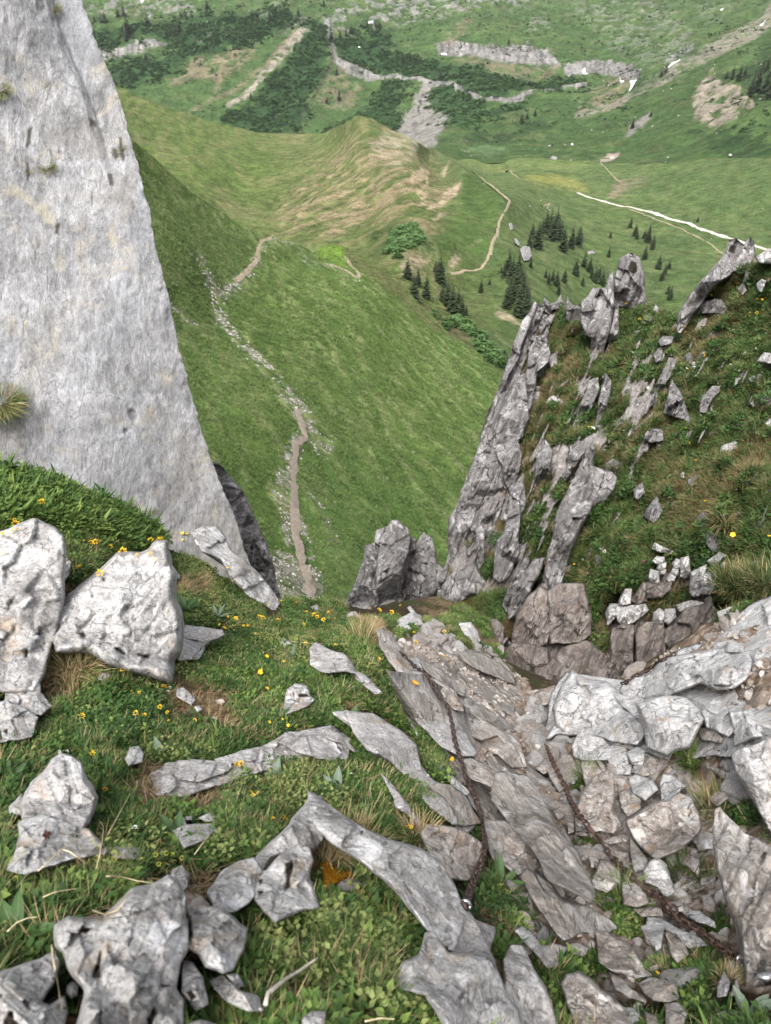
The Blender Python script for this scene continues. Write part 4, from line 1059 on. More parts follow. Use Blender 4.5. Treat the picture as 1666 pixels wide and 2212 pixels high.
 ('H', [(815, 70), (845, 0), (900, -10), (930, 40), (920, 90), (840, 115)], 'stone', 'white upright stone above the patch of bare dry earth', W, dict(H=.06, tilt=.3)),
 ('H', [(1050, 190), (1100, 150), (1140, 200), (1145, 245), (1100, 285), (1048, 290)], 'rock', 'small split grey rock at the left end of the low ledge', G_, dict(H=.06)),
 ('H', [(1145, 180), (1150, 125), (1300, 100), (1480, 95), (1475, 150), (1300, 212), (1190, 205)], 'rock', 'low grey ledge of rock above the bare dry earth', G_, dict(H=.07)),
 ('H', [(1405, 70), (1600, 10), (1666, 0), (1740, 40), (1666, 75), (1450, 105)], 'rock', 'thin upper layer of the low grey ledge', G_, dict(H=.05)),
 ('H', [(1130, 540), (1200, 500), (1360, 495), (1400, 530), (1320, 600), (1200, 645)], 'rock', 'grey rock half covered by leaves below the bare dry earth', G_, dict(H=.06)),
 ('H', [(1290, 450), (1390, 405), (1402, 472), (1330, 472)], 'stone', 'white chip like a shark fin on the dark earth', W, dict(H=.025)),
 ('H', [(1205, 445), (1245, 440), (1245, 465), (1210, 468)], 'stone', 'small white pebble left of the fin shaped chip', W, dict(H=.015)),
 ('H', [(1170, 445), (1198, 455), (1210, 500), (1175, 495)], 'stone', 'grey white pebble at the edge of the rock half covered by leaves', W, dict(H=.015)),
 ('H', [(1050, 870), (1110, 890), (1140, 960), (1175, 1010), (1160, 1100), (1180, 1200), (1180, 1320), (1130, 1400), (1110, 1540), (1160, 1600), (1150, 1840), (480, 1880), (560, 1560), (500, 1480), (470, 1430), (440, 1350), (390, 1300), (380, 1165), (470, 1110), (680, 1120), (800, 1000), (850, 950), (960, 930)], 'boulder', 'huge pale rock filling the lower left corner, with orange stains and black cracks', W, dict(H=.16, tilt=.6, facets=5, rough=.022, s=3.2, dents=[[(650, 1310), (662, 1320), (655, 1490), (600, 1495), (620, 1420)], [(1040, 1535), (1110, 1530), (1100, 1550), (1050, 1555)], [(990, 1680), (1010, 1670), (1015, 1720), (990, 1800), (960, 1840), (950, 1760)], [(510, 1180), (560, 1160), (620, 1165), (560, 1200)], [(470, 1500), (540, 1550), (545, 1620), (500, 1760), (470, 1840), (460, 1640)]])),
 ('H', [(-120, 1500), (100, 1430), (250, 1390), (340, 1330), (375, 1400), (345, 1520), (260, 1640), (310, 1660), (400, 1600), (420, 1700), (400, 1790), (330, 1880), (-100, 1880)], 'boulder', 'pale rock in the bottom left corner beside the black gap', W, dict(H=.12, tilt=.7, s=3.2, dents=[[(20, 1760), (60, 1690), (100, 1700), (90, 1760), (140, 1790), (100, 1840), (20, 1840)], [(-10, 1590), (20, 1590), (10, 1620)]])),
 ('H', [(435, 1540), (470, 1510), (510, 1530), (500, 1600), (460, 1620), (435, 1580)], 'stone', 'grey stone wedged in the black gap of the lower left rocks', G_, dict(H=.03, dd=-.03)),
 ('H', [(1225, 1040), (1300, 1035), (1450, 1060), (1590, 1180), (1570, 1300), (1510, 1420), (1440, 1445), (1330, 1410), (1290, 1340), (1200, 1290), (1250, 1210)], 'boulder', 'rounded white rock with grey hollows right of the black gap', W, dict(H=.12, tilt=.4, rough=.06, facets=6)),
 ('H', [(1190, 1390), (1250, 1400), (1310, 1480), (1350, 1650), (1270, 1690), (1180, 1580)], 'rock', 'narrow white rock under the rounded hollowed one', W, dict(H=.08, rough=.06, dents=[[(1200, 1580), (1240, 1560), (1280, 1610), (1240, 1640)]])),
 ('H', [(1370, 1510), (1450, 1480), (1560, 1570), (1666, 1600), (1690, 1690), (1600, 1700), (1480, 1640), (1400, 1560)], 'rock', 'white rough rock low beside the pale twig', W, dict(H=.07, rough=.06)),
 ('H', [(1470, 1470), (1540, 1460), (1580, 1540), (1530, 1560)], 'stone', 'small white stone above the white rough rock', W, dict(H=.03)),
 ('H', [(1090, 880), (1120, 790), (1180, 765), (1225, 830), (1210, 900), (1160, 950)], 'rock', 'grey rounded rock behind the peak of the huge corner rock', G_, dict(H=.05, tilt=.4)),
 ('H', [(1210, 1790), (1300, 1760), (1400, 1790), (1380, 1860), (1220, 1860)], 'rock', 'grey rock cut by the bottom edge below the narrow white rock', G_, dict(H=.05)),
 # the long white ridge with a hollow of dry grass
 ('I', [(340, 322), (400, 325), (430, 420), (430, 540), (380, 640), (300, 690), (170, 710), (70, 750), (20, 800), (-20, 860), (-40, 760), (40, 660), (100, 600), (200, 500), (300, 380)], 'boulder', 'left arm of the white peaked ridge in the foreground', W, dict(H=.14, tilt=.5, s=2.6)),
 ('I', [(380, 330), (430, 350), (480, 390), (640, 500), (740, 560), (840, 600), (960, 640), (1060, 680), (1180, 750), (1250, 860), (1300, 990), (1360, 1080), (1420, 1180), (1500, 1330), (1480, 1380), (1380, 1390), (1200, 1270), (1060, 1130), (930, 960), (820, 850), (700, 760), (560, 660), (430, 560), (390, 460)], 'boulder', 'long white ridge of rock falling from the peak towards the lower right', W, dict(H=.15, tilt=.6, s=2.8, rough=.02, dents=[[(665, 530), (700, 530), (690, 560), (672, 565)]])),
 ('I', [(0, 880), (30, 790), (110, 710), (270, 640), (320, 660), (350, 740), (335, 850), (370, 960), (390, 1020), (300, 1040), (120, 1110), (60, 1050), (-10, 960)], 'boulder', 'white rock with two black mossy holes below the peaked ridge', W, dict(H=.13, tilt=.3, facets=5, rough=.02, dents=[[(35, 790), (80, 700), (170, 668), (130, 720), (90, 760), (60, 795)], [(178, 745), (235, 722), (240, 790), (215, 840), (222, 900), (175, 930), (190, 840)], [(5, 850), (40, 845), (40, 880), (15, 895)], [(10, 925), (40, 915), (50, 940), (15, 955)]])),
 ('H', [(1360, 930), (1440, 810), (1540, 745), (1640, 725), (1690, 800), (1640, 960), (1600, 1000), (1500, 1060), (1400, 1045)], 'boulder', 'bright white round rock next to the one with black holes', W, dict(H=.12, tilt=.3, facets=5)),
 ('I', [(500, 875), (540, 830), (620, 840), (690, 880), (640, 925), (560, 925)], 'stone', 'grey stone beneath the dry grass hollow', G_, dict(H=.05, dd=-.05)),
 ('I', [(450, 1020), (500, 980), (560, 1000), (540, 1105), (490, 1115)], 'stone', 'grey stone half hidden under clover leaves', G_, dict(H=.04, dd=-.02)),
 ('I', [(1070, 560), (1110, 510), (1250, 520), (1340, 545), (1440, 620), (1455, 700), (1440, 780), (1350, 850), (1240, 840), (1190, 770), (1130, 720)], 'rock', 'pinkish white block of stone left of the hanging chain', T, dict(H=.13, tilt=.3, facets=6)),
 ('I', [(940, 1480), (980, 1400), (1070, 1350), (1110, 1230), (1160, 1220), (1240, 1340), (1500, 1370), (1540, 1480), (1600, 1600), (1666, 1690), (1700, 1850), (1250, 1870), (1180, 1700), (1100, 1600), (950, 1560)], 'boulder', 'broad pale boulder at the bottom centre with rusty stains', W, dict(H=.17, tilt=.5, s=3, facets=6, rough=.025)),
 ('J', [(-60, 1400), (0, 1300), (60, 1310), (130, 1430), (200, 1560), (280, 1790), (280, 1870), (-20, 1870), (-60, 1600)], 'boulder', 'smooth grey boulder at the bottom right of the broad pale one', G_, dict(H=.15, tilt=.5, s=3, facets=4)),
 ('I', [(1350, 1090), (1450, 1130), (1545, 1170), (1500, 1310), (1400, 1200)], 'rock', 'flat bluish grey stone behind the lower end of the long ridge', G_, dict(H=.05, tilt=.7)),
 ('I', [(1105, 255), (1180, 240), (1260, 250), (1340, 330), (1410, 420), (1440, 480), (1340, 490), (1260, 485), (1250, 420), (1220, 330)], 'rock', 'striped cream rock just left of the chain above the pinkish block', S_, dict(H=.12, tilt=.5, strat=(2.3, .04, .008))),
 ('I', [(295, 1755), (350, 1710), (440, 1710), (435, 1800), (300, 1830)], 'stone', 'small bright white stone at the bottom edge of the photo', W, dict(H=.03)),
 ('I', [(1335, 90), (1400, 78), (1500, 130), (1560, 170), (1680, 190), (1690, 420), (1600, 340), (1480, 245), (1370, 190)], 'rock', 'grey and tan rock just right of the middle of the left chain', T, dict(H=.16, tilt=.5)),
 ('I', [(810, 180), (850, 205), (920, 290), (980, 370), (1040, 460), (1062, 525), (1000, 450), (900, 375), (885, 320)], 'rock', 'thin grey rib of rock in the grass left of the cream rock', G_, dict(H=.07, tilt=.7)),
 ('I', [(1480, 480), (1600, 480), (1700, 550), (1690, 740), (1560, 765), (1500, 660)], 'rock', 'flat face of brown rock right of the hanging chain', S_, dict(H=.12, tilt=.5)),
 ('I', [(1170, 110), (1210, 120), (1290, 200), (1370, 280), (1350, 300), (1270, 240), (1200, 170)], 'rock', 'thin white rock strip in the grass left of the chain', W, dict(H=.06)),
 # gully floor
 ('J', [(-100, 200), (-30, 180), (90, 205), (160, 290), (250, 460), (300, 560), (400, 670), (450, 760), (500, 930), (460, 970), (330, 890), (220, 830), (165, 720), (60, 600), (-20, 480), (-120, 350)], 'rock_slab', 'long grey brown slab leaning between the two chains', S_, dict(H=.2, tilt=.8, facets=4, s=2.6, strat=(2.3, .07, .014))),
 ('J', [(-60, 580), (20, 540), (110, 650), (165, 760), (110, 805), (0, 805), (-80, 740)], 'rock', 'dark brown lump at the lower left edge of the long slab', T, dict(H=.16, tilt=.4)),
 ('J', [(70, 850), (110, 800), (180, 830), (260, 900), (310, 960), (380, 990), (500, 1040), (600, 1110), (645, 1150), (560, 1190), (450, 1180), (330, 1230), (290, 1200), (210, 1090), (130, 980)], 'rock_slab', 'second brown slab below the long one', S_, dict(H=.16, tilt=.8, s=2.6, strat=(2.3, .06, .012))),
 ('J', [(20, 1190), (60, 1160), (120, 1200), (180, 1280), (250, 1265), (330, 1290), (280, 1400), (210, 1415), (140, 1335), (85, 1270)], 'rock', 'jagged white rock under the second brown slab', W, dict(H=.1, rough=.06)),
 ('J', [(360, 1270), (420, 1260), (480, 1300), (450, 1350), (380, 1330)], 'stone', 'small brown stone below the second slab', T, dict(H=.05)),
 ('J', [(540, 1195), (620, 1200), (700, 1250), (780, 1310), (830, 1400), (870, 1470), (780, 1482), (640, 1440), (560, 1380)], 'rock_slab', 'flat reddish grey slab low in the gully', T, dict(H=.1, tilt=.8, facets=3)),
 ('J', [(320, 1540), (350, 1480), (430, 1465), (500, 1500), (560, 1570), (620, 1590), (690, 1670), (760, 1790), (740, 1870), (420, 1870), (380, 1700), (340, 1620)], 'boulder', 'big rounded tan boulder at the bottom of the photo right of the grey one', T, dict(H=.15, tilt=.5, facets=4, s=3)),
 ('J', [(625, 1460), (700, 1490), (760, 1560), (835, 1600), (850, 1645), (740, 1612), (660, 1560)], 'rock', 'thin brown blade of rock above the rounded tan boulder', T, dict(H=.07)),
 ('J', [(815, 1525), (880, 1490), (960, 1500), (1040, 1540), (1065, 1620), (1000, 1645), (900, 1632), (850, 1590)], 'rock', 'broad brown rock under the yellow buttercup', T, dict(H=.1, tilt=.5)),
 ('J', [(700, 870), (720, 830), (780, 850), (850, 940), (870, 1000), (800, 1025), (710, 1010)], 'rock', 'smooth pink beige stone just left of the right chain', T, dict(H=.12, tilt=.3)),
 ('J', [(840, 800), (880, 740), (930, 715), (990, 760), (1010, 850), (1040, 920), (980, 960), (930, 900), (850, 870)], 'rock', 'jagged grey rock just right of the right chain', G_, dict(H=.13, tilt=.3, rough=.06)),
 ('J', [(740, 480), (850, 400), (910, 360), (990, 350), (1050, 310), (1130, 330), (1180, 420), (1190, 520), (1100, 640), (1010, 680), (920, 720), (870, 670), (800, 590), (760, 520)], 'boulder', 'biggest brown grey boulder lying in the gully', T, dict(H=.26, tilt=.3, facets=6, s=2.4)),
 ('J', [(1160, 590), (1200, 530), (1280, 560), (1310, 610), (1290, 650), (1200, 662)], 'stone', 'flat bluish stone right of the biggest gully boulder', B_, dict(H=.07)),
 ('J', [(1060, 660), (1110, 640), (1180, 660), (1200, 740), (1190, 830), (1130, 770), (1070, 740)], 'rock', 'orange brown stone below the biggest gully boulder', T, dict(H=.1)),
 ('J', [(985, 720), (1000, 680), (1050, 670), (1055, 740), (1010, 780)], 'stone', 'grey stone tucked under the biggest gully boulder', G_, dict(H=.06)),
 ('J', [(435, 300), (520, 200), (600, 155), (640, 180), (650, 300), (640, 400), (690, 470), (640, 537), (560, 522), (510, 532), (410, 480), (420, 380)], 'boulder', 'cracked pinkish boulder right beside the right chain', T, dict(H=.22, tilt=.3, facets=6)),
 ('J', [(680, 290), (730, 275), (820, 330), (820, 390), (740, 442), (690, 380)], 'rock', 'flat faced brown stone right of the cracked pinkish boulder', T, dict(H=.12, tilt=.3, facets=3)),
 ('J', [(745, 200), (790, 175), (900, 210), (930, 270), (850, 342), (770, 290)], 'rock', 'pale blocky stone behind the flat faced brown one', B_, dict(H=.13, tilt=.4)),
 ('J', [(950, 230), (970, 175), (1020, 180), (1115, 245), (1060, 300), (1000, 352), (960, 330)], 'rock', 'white angular stone behind the biggest gully boulder', B_, dict(H=.12, tilt=.4)),
 ('J', [(760, 155), (790, 95), (860, 120), (908, 168), (840, 182)], 'rock', 'pointed cream stone at the foot of the pale outcrop', W, dict(H=.1, tilt=.4)),
 ('J', [(640, 120), (700, 90), (760, 110), (750, 170), (660, 170)], 'rock', 'low grey stone left of the pointed cream one', B_, dict(H=.08)),
 ('J', [(1320, 450), (1350, 440), (1420, 510), (1500, 590), (1666, 690), (1720, 700), (1720, 1650), (1600, 1620), (1500, 1560), (1480, 1350), (1440, 1150), (1380, 1000), (1340, 830), (1310, 660)], 'rock_slab', 'tall striped slab on the right edge that holds the chain anchor', SV, dict(H=.22, tilt=.25, depth=2.28, facets=4, s=3, rough=.03, strat=(.45, .05, .014))),
 ('J', [(1420, 60), (1480, 20), (1700, -60), (1720, 560), (1640, 500), (1540, 320), (1450, 170)], 'boulder', 'grey boulder cut by the right edge above the striped slab', G_, dict(H=.25, tilt=.3, facets=5)),
 ('J', [(870, 1170), (880, 1105), (960, 1110), (1060, 1170), (1200, 1230), (1235, 1270), (1120, 1290), (1040, 1210), (980, 1180), (960, 1290), (930, 1312), (890, 1250)], 'rock', 'bluish grey rock under the doubled chain', B_, dict(H=.1, tilt=.5)),
 ('J', [(985, 1200), (1030, 1180), (1100, 1260), (1130, 1330), (1060, 1385), (1010, 1330)], 'rock', 'brown wedge leaning on the bluish rock under the chain', T, dict(H=.08, tilt=.4)),
 ('J', [(825, 1160), (870, 1140), (900, 1250), (930, 1310), (860, 1260)], 'stone', 'narrow brown stone at the left of the bluish rock', T, dict(H=.05)),
 ('J', [(785, 1045), (880, 1030), (950, 1040), (960, 1085), (830, 1092)], 'stone', 'flat tan stone left under the doubled chain', T, dict(H=.06)),
 ('J', [(970, 1000), (1080, 1000), (1150, 1050), (1130, 1065), (1000, 1050)], 'stone', 'flat tan stone above the doubled chain', T, dict(H=.06)),
 ('J', [(1080, 1060), (1200, 1060), (1290, 1120), (1300, 1160), (1180, 1125)], 'rock', 'long pale stone right of the doubled chain', B_, dict(H=.07)),
 ('J', [(1350, 1330), (1370, 1180), (1440, 1280), (1455, 1380), (1380, 1425), (1330, 1450)], 'rock', 'grey splinter of rock at the foot of the striped slab', G_, dict(H=.07, depth=2.4)),
 ('J', [(1320, 1540), (1360, 1450), (1400, 1520), (1380, 1600), (1320, 1610)], 'rock', 'lower grey splinter below the anchor of the right chain', G_, dict(H=.06)),
 ('J', [(500, 870), (560, 730), (620, 740), (680, 800), (690, 870), (600, 930), (520, 900)], 'rock', 'brown stone on the left of the right chain above the pink beige one', T, dict(H=.1, tilt=.4)),
 ('J', [(480, 690), (520, 675), (555, 740), (540, 775), (500, 770)], 'stone', 'small upright brown stone by the leafy patch', T, dict(H=.05)),
 ('J', [(585, 600), (680, 558), (742, 572), (730, 602), (620, 622)], 'stone', 'flat cream stone lying across the right chain path', T, dict(H=.05)),
 ('J', [(760, 590), (800, 640), (870, 720), (850, 780), (780, 800), (755, 680)], 'rock', 'dark striped stone under the biggest gully boulder', S_, dict(H=.08, tilt=.4)),
 ('J', [(145, 130), (200, 70), (260, 80), (270, 120), (230, 150), (190, 165)], 'rock', 'rounded pink stone left of the top of the right chain', T, dict(H=.1)),
 ('J', [(215, 140), (270, 110), (300, 160), (335, 250), (290, 275), (240, 205)], 'rock', 'long pinkish stone under the top of the right chain', T, dict(H=.1)),
 ('J', [(250, 410), (300, 368), (330, 430), (290, 465)], 'stone', 'brown stone between the long slab and the right chain', T, dict(H=.06)),
 ('J', [(340, 460), (388, 450), (388, 540), (352, 552)], 'stone', 'thin tan stone standing on edge by the right chain', T, dict(H=.05)),
 ('J', [(395, 445), (440, 440), (500, 530), (480, 570), (400, 560)], 'rock', 'dark lower part of the cracked boulder by the chain', DK, dict(H=.1)),
 ('J', [(1220, 960), (1270, 950), (1305, 1010), (1300, 1062), (1230, 1045)], 'stone', 'pink tan stone in the grass left of the striped slab', T, dict(H=.06)),
 ('J', [(710, 1680), (780, 1690), (835, 1760), (760, 1785)], 'stone', 'small grey stone right of the rounded tan boulder', G_, dict(H=.05)),
 ('J', [(850, 1710), (920, 1740), (950, 1820), (870, 1840)], 'stone', 'brown stone at the bottom edge right of centre', T, dict(H=.05)),
 ('J', [(980, 1660), (1060, 1650), (1120, 1720), (1090, 1800), (990, 1790)], 'rock', 'low brown rock at the bottom edge near the leafy corner', T, dict(H=.07)),
 ('J', [(1240, 290), (1260, 268), (1280, 290), (1262, 310)], 'stone', 'tiny bright white stone on dark earth near the right edge', W, dict(H=.04)),
 ('J', [(1270, 340), (1300, 285), (1350, 280), (1395, 320), (1320, 375)], 'stone', 'brown stone below the tiny bright white one', T, dict(H=.08)),
 ('J', [(1270, 125), (1350, 140), (1430, 180), (1420, 200), (1340, 190)], 'stone', 'flat tan stone on bare earth by the grey right boulder', T, dict(H=.06)),
 ('J', [(398, 120), (420, 98), (455, 105), (440, 160), (405, 208)], 'stone', 'white finger of stone in the grass tuft beside the chain top', W, dict(H=.06)),
 ('J', [(370, 205), (395, 205), (395, 230), (372, 232)], 'stone', 'tiny cream stone below the white finger of stone', W, dict(H=.03)),
 ('J', [(1440, 1490), (1470, 1600), (1400, 1600)], 'stone', 'grey stone among the leaves at the lower right', G_, dict(H=.05)),
 # pale outcrop on the right
 ('G', [(270, 1500), (330, 1370), (395, 1262), (440, 1300), (520, 1330), (600, 1340), (660, 1400), (700, 1480), (780, 1560), (840, 1640), (780, 1720), (640, 1700), (560, 1680), (430, 1660), (300, 1655), (225, 1690), (290, 1590)], 'boulder', 'pointed grey block at the left end of the pale outcrop', B_, dict(H=.3, tilt=.3, facets=6, s=2.4, rough=.05)),
 ('G', [(725, 1370), (760, 1310), (880, 1290), (920, 1240), (960, 1190), (1100, 1160), (1300, 1120), (1480, 1140), (1500, 1200), (1480, 1300), (1400, 1360), (1300, 1380), (1200, 1340), (1000, 1420), (850, 1450), (760, 1440)], 'rock_slab', 'flat white layered top of the pale outcrop', B_, dict(H=.22, tilt=.8, s=2.4, rough=.05, strat=(1.45, .09, .03))),
 ('G', [(800, 1480), (1000, 1430), (1110, 1440), (1240, 1540), (1180, 1640), (1130, 1740), (1000, 1790), (880, 1740), (850, 1640)], 'boulder', 'bluish slanting block in the middle of the pale outcrop', B_, dict(H=.3, tilt=.3, facets=6, rough=.05)),
 ('G', [(640, 1400), (740, 1430), (860, 1480), (900, 1560), (860, 1640), (780, 1560), (700, 1490)], 'rock', 'grey slanting wedge between the pointed and the bluish block', B_, dict(H=.2, tilt=.3, dd=.05)),
 ('G', [(1220, 1530), (1280, 1450), (1350, 1460), (1400, 1540), (1430, 1640), (1380, 1680), (1250, 1620)], 'rock', 'squarish pale block right of the bluish one in the outcrop', B_, dict(H=.2, tilt=.3)),
 ('G', [(1400, 1530), (1530, 1520), (1600, 1620), (1620, 1680), (1540, 1700), (1430, 1740), (1425, 1640)], 'rock', 'white block with a tan corner at the right of the outcrop', B_, dict(H=.2, tilt=.3)),
 ('G', [(1190, 1630), (1290, 1620), (1350, 1690), (1340, 1722), (1220, 1702)], 'stone', 'orange brown stone at the foot of the squarish block', T, dict(H=.1)),
 ('G', [(1215, 1260), (1400, 1230), (1490, 1280), (1430, 1345), (1250, 1345)], 'rock', 'bluish plate on top of the pale outcrop', B_, dict(H=.15, tilt=.6, dd=-.15)),
 ('G', [(670, 1460), (755, 1450), (760, 1480), (705, 1510)], 'stone', 'rust brown stone wedged in the pale outcrop', T, dict(H=.12, dd=-.12)),
 ('G', [(1460, 855), (1560, 850), (1620, 800), (1720, 800), (1720, 1000), (1590, 1000), (1540, 1020), (1490, 940)], 'rock', 'white angular block under the big grass tuft at right', W, dict(H=.2, tilt=.3, depth=5.0)),
 ('G', [(1400, 1035), (1450, 960), (1500, 960), (1500, 1000), (1440, 1065)], 'rock', 'white tilted stone left of the angular block', W, dict(H=.12, tilt=.3, depth=5.1)),
 ('G', [(1370, 975), (1440, 945), (1435, 1010), (1390, 1015)], 'stone', 'grey cube of stone against the dark hollow', G_, dict(H=.12, tilt=.3, depth=5.4)),
 ('G', [(1415, 945), (1470, 930), (1510, 945), (1480, 965)], 'stone', 'thin white stone bridging the grey cube and the angular block', W, dict(H=.06, depth=5.1)),
 ('G', [(1495, 1100), (1560, 1080), (1600, 1180), (1560, 1185), (1500, 1160)], 'rock', 'rounded grey stone on the outcrop below the angular block', G_, dict(H=.13, tilt=.3, depth=4.6)),
 ('G', [(1550, 1000), (1666, 980), (1720, 1010), (1720, 1220), (1640, 1200), (1590, 1150)], 'rock', 'pale flaky block at the right edge above the dark boulder', B_, dict(H=.2, tilt=.3, depth=4.5)),
 ('G', [(1490, 1380), (1550, 1290), (1720, 1200), (1720, 1680), (1650, 1660), (1560, 1560), (1515, 1460)], 'boulder', 'dark grey boulder cut by the right edge of the photo', G_, dict(H=.3, tilt=.3, depth=3.9, facets=6, rough=.05)),
 ('G', [(1140, 1110), (1200, 1040), (1290, 1080), (1300, 1110), (1220, 1150), (1150, 1172)], 'rock', 'cream white block at the back of the pale outcrop', W, dict(H=.2, tilt=.3, depth=5.9)),
 ('G', [(1300, 1080), (1400, 1060), (1480, 1090), (1480, 1140), (1300, 1130)], 'rock', 'low flaky stones behind the white layered top', B_, dict(H=.12, tilt=.5)),
 ('G', [(1000, 1330), (1090, 1310), (1180, 1330), (1160, 1360), (1040, 1370)], 'stone', 'small slate grey plate on the white layered top', B_, dict(H=.1, dd=-.18)),
 ('G', [(790, 1350), (850, 1340), (880, 1380), (820, 1400)], 'stone', 'blue grey chip on the left part of the white layered top', B_, dict(H=.08, dd=-.18)),
 ('G', [(380, 1750), (430, 1660), (560, 1690), (640, 1770), (600, 1830), (480, 1850), (400, 1810)], 'rock', 'white triangular rock under the pointed block of the outcrop', W, dict(H=.16, tilt=.3)),
 ('G', [(590, 1760), (640, 1740), (720, 1760), (740, 1860), (640, 1880), (600, 1830)], 'rock', 'bluish stone below the outcrop next to the white triangle', B_, dict(H=.1)),
 ('G', [(730, 1790), (790, 1750), (850, 1770), (830, 1870), (760, 1860)], 'stone', 'grey upright stone below the bluish slanting block', B_, dict(H=.1)),
 ('G', [(120, 1430), (180, 1380), (250, 1360), (300, 1375), (300, 1440), (200, 1480), (140, 1460)], 'rock', 'rounded brown rock at the end of the gully floor', T, dict(H=.2, tilt=.4)),
]
ROCK_NO = 0
FG_ROCKS = [
 ('G', [(225, 1690), (300, 1450), (400, 1270), (520, 1330), (700, 1350), (800, 1300), (950, 1180), (1150, 1120), (1440, 1100), (1440, 950), (1480, 860), (1640, 800), (1740, 800), (1740, 1700), (1600, 1720), (1430, 1760), (1150, 1770), (1000, 1790), (860, 1740), (640, 1720), (430, 1680)], 'outcrop', 'broken pale limestone outcrop bulging above the gully on the right', B_, dict(H=.10, tilt=.9, dd=.10, eps=-.03, s=3, rough=.05, facets=7, strat=(1.2, .11, .05), chip=1.6)),
 ('F', [(900, 1050), (960, 1030), (1060, 1050), (1200, 1080), (1330, 1060), (1450, 1075), (1560, 1125), (1660, 1220), (1690, 1330), (1690, 1640), (1560, 1550), (1420, 1440), (1320, 1390), (1200, 1290), (1090, 1190), (960, 1120)], 'rock_slab', 'sloping broken ledge between the left chain and the gully floor', S_, dict(H=.12, tilt=.95, dd=.03, eps=0, s=2.6, rough=.05, facets=5, strat=(2.2, .06, .03), chip=1.5)),
 ('X', [(862, 1480), (930, 1490), (1000, 1530), (1050, 1585), (1110, 1640), (1185, 1690), (1210, 1780), (1255, 1890), (1295, 1965), (1230, 2010), (1150, 1985), (1090, 1900), (1070, 1800), (1020, 1740), (985, 1690), (950, 1640), (900, 1580)], 'outcrop', 'continuous grey tan bedrock along the left bank of the gully', S_, dict(H=.10, tilt=.95, dd=.04, eps=.02, s=2.6, rough=.05, facets=6, strat=(2.25, .08, .035), chip=1.6)),
 ('X', [(345, 1668), (380, 1645), (480, 1640), (560, 1615), (610, 1588), (700, 1575), (740, 1600), (730, 1640), (620, 1645), (500, 1685), (400, 1715), (350, 1708)], 'outcrop', 'long low grey ledge running through the turf under the small slabs', G_, dict(H=.07, tilt=.95, eps=.06, s=2.6, facets=5)),
 ('X', [(898, 1636), (940, 1690), (1000, 1715), (1030, 1765), (1005, 1795), (930, 1745), (880, 1680)], 'outcrop', 'grey rib joining the big smooth boulder to the striped cream rock', G_, dict(H=.08, tilt=.9, eps=.07, s=2.6, facets=5)),
 ('D', [(310, 1250), (350, 1090), (420, 930), (500, 720), (590, 480), (650, 380), (690, 400), (690, 520), (640, 700), (610, 860), (560, 1000), (520, 1130), (470, 1300), (380, 1330)], 'outcrop', 'connected grey rock mass of the steep left flank under the spires', SPR, dict(D=GS, H=.25, tilt=.9, eps=.02, s=2.8, facets=7, rough=.05, chip=2.2, strat=(.38, .3, .1))),
 ('X', [(1270, 1660), (1400, 1640), (1500, 1680), (1560, 1760), (1530, 1860), (1550, 1960), (1480, 2010), (1400, 1960), (1330, 1880), (1290, 1780)], 'outcrop', 'low broken bedrock under the loose blocks of the gully', T, dict(H=.06, tilt=.95, dd=.06, eps=-.02, s=2.8, rough=.08, facets=6, chip=2.0)),
] + FG_ROCKS
for r, poly, nm, lab, mat, kw in FG_ROCKS:
    ROCK_NO += 1
    rock(nm, lab, poly, mat, r=r, seed=ROCK_NO, cat='boulder' if nm == 'boulder' else 'rock', **kw)

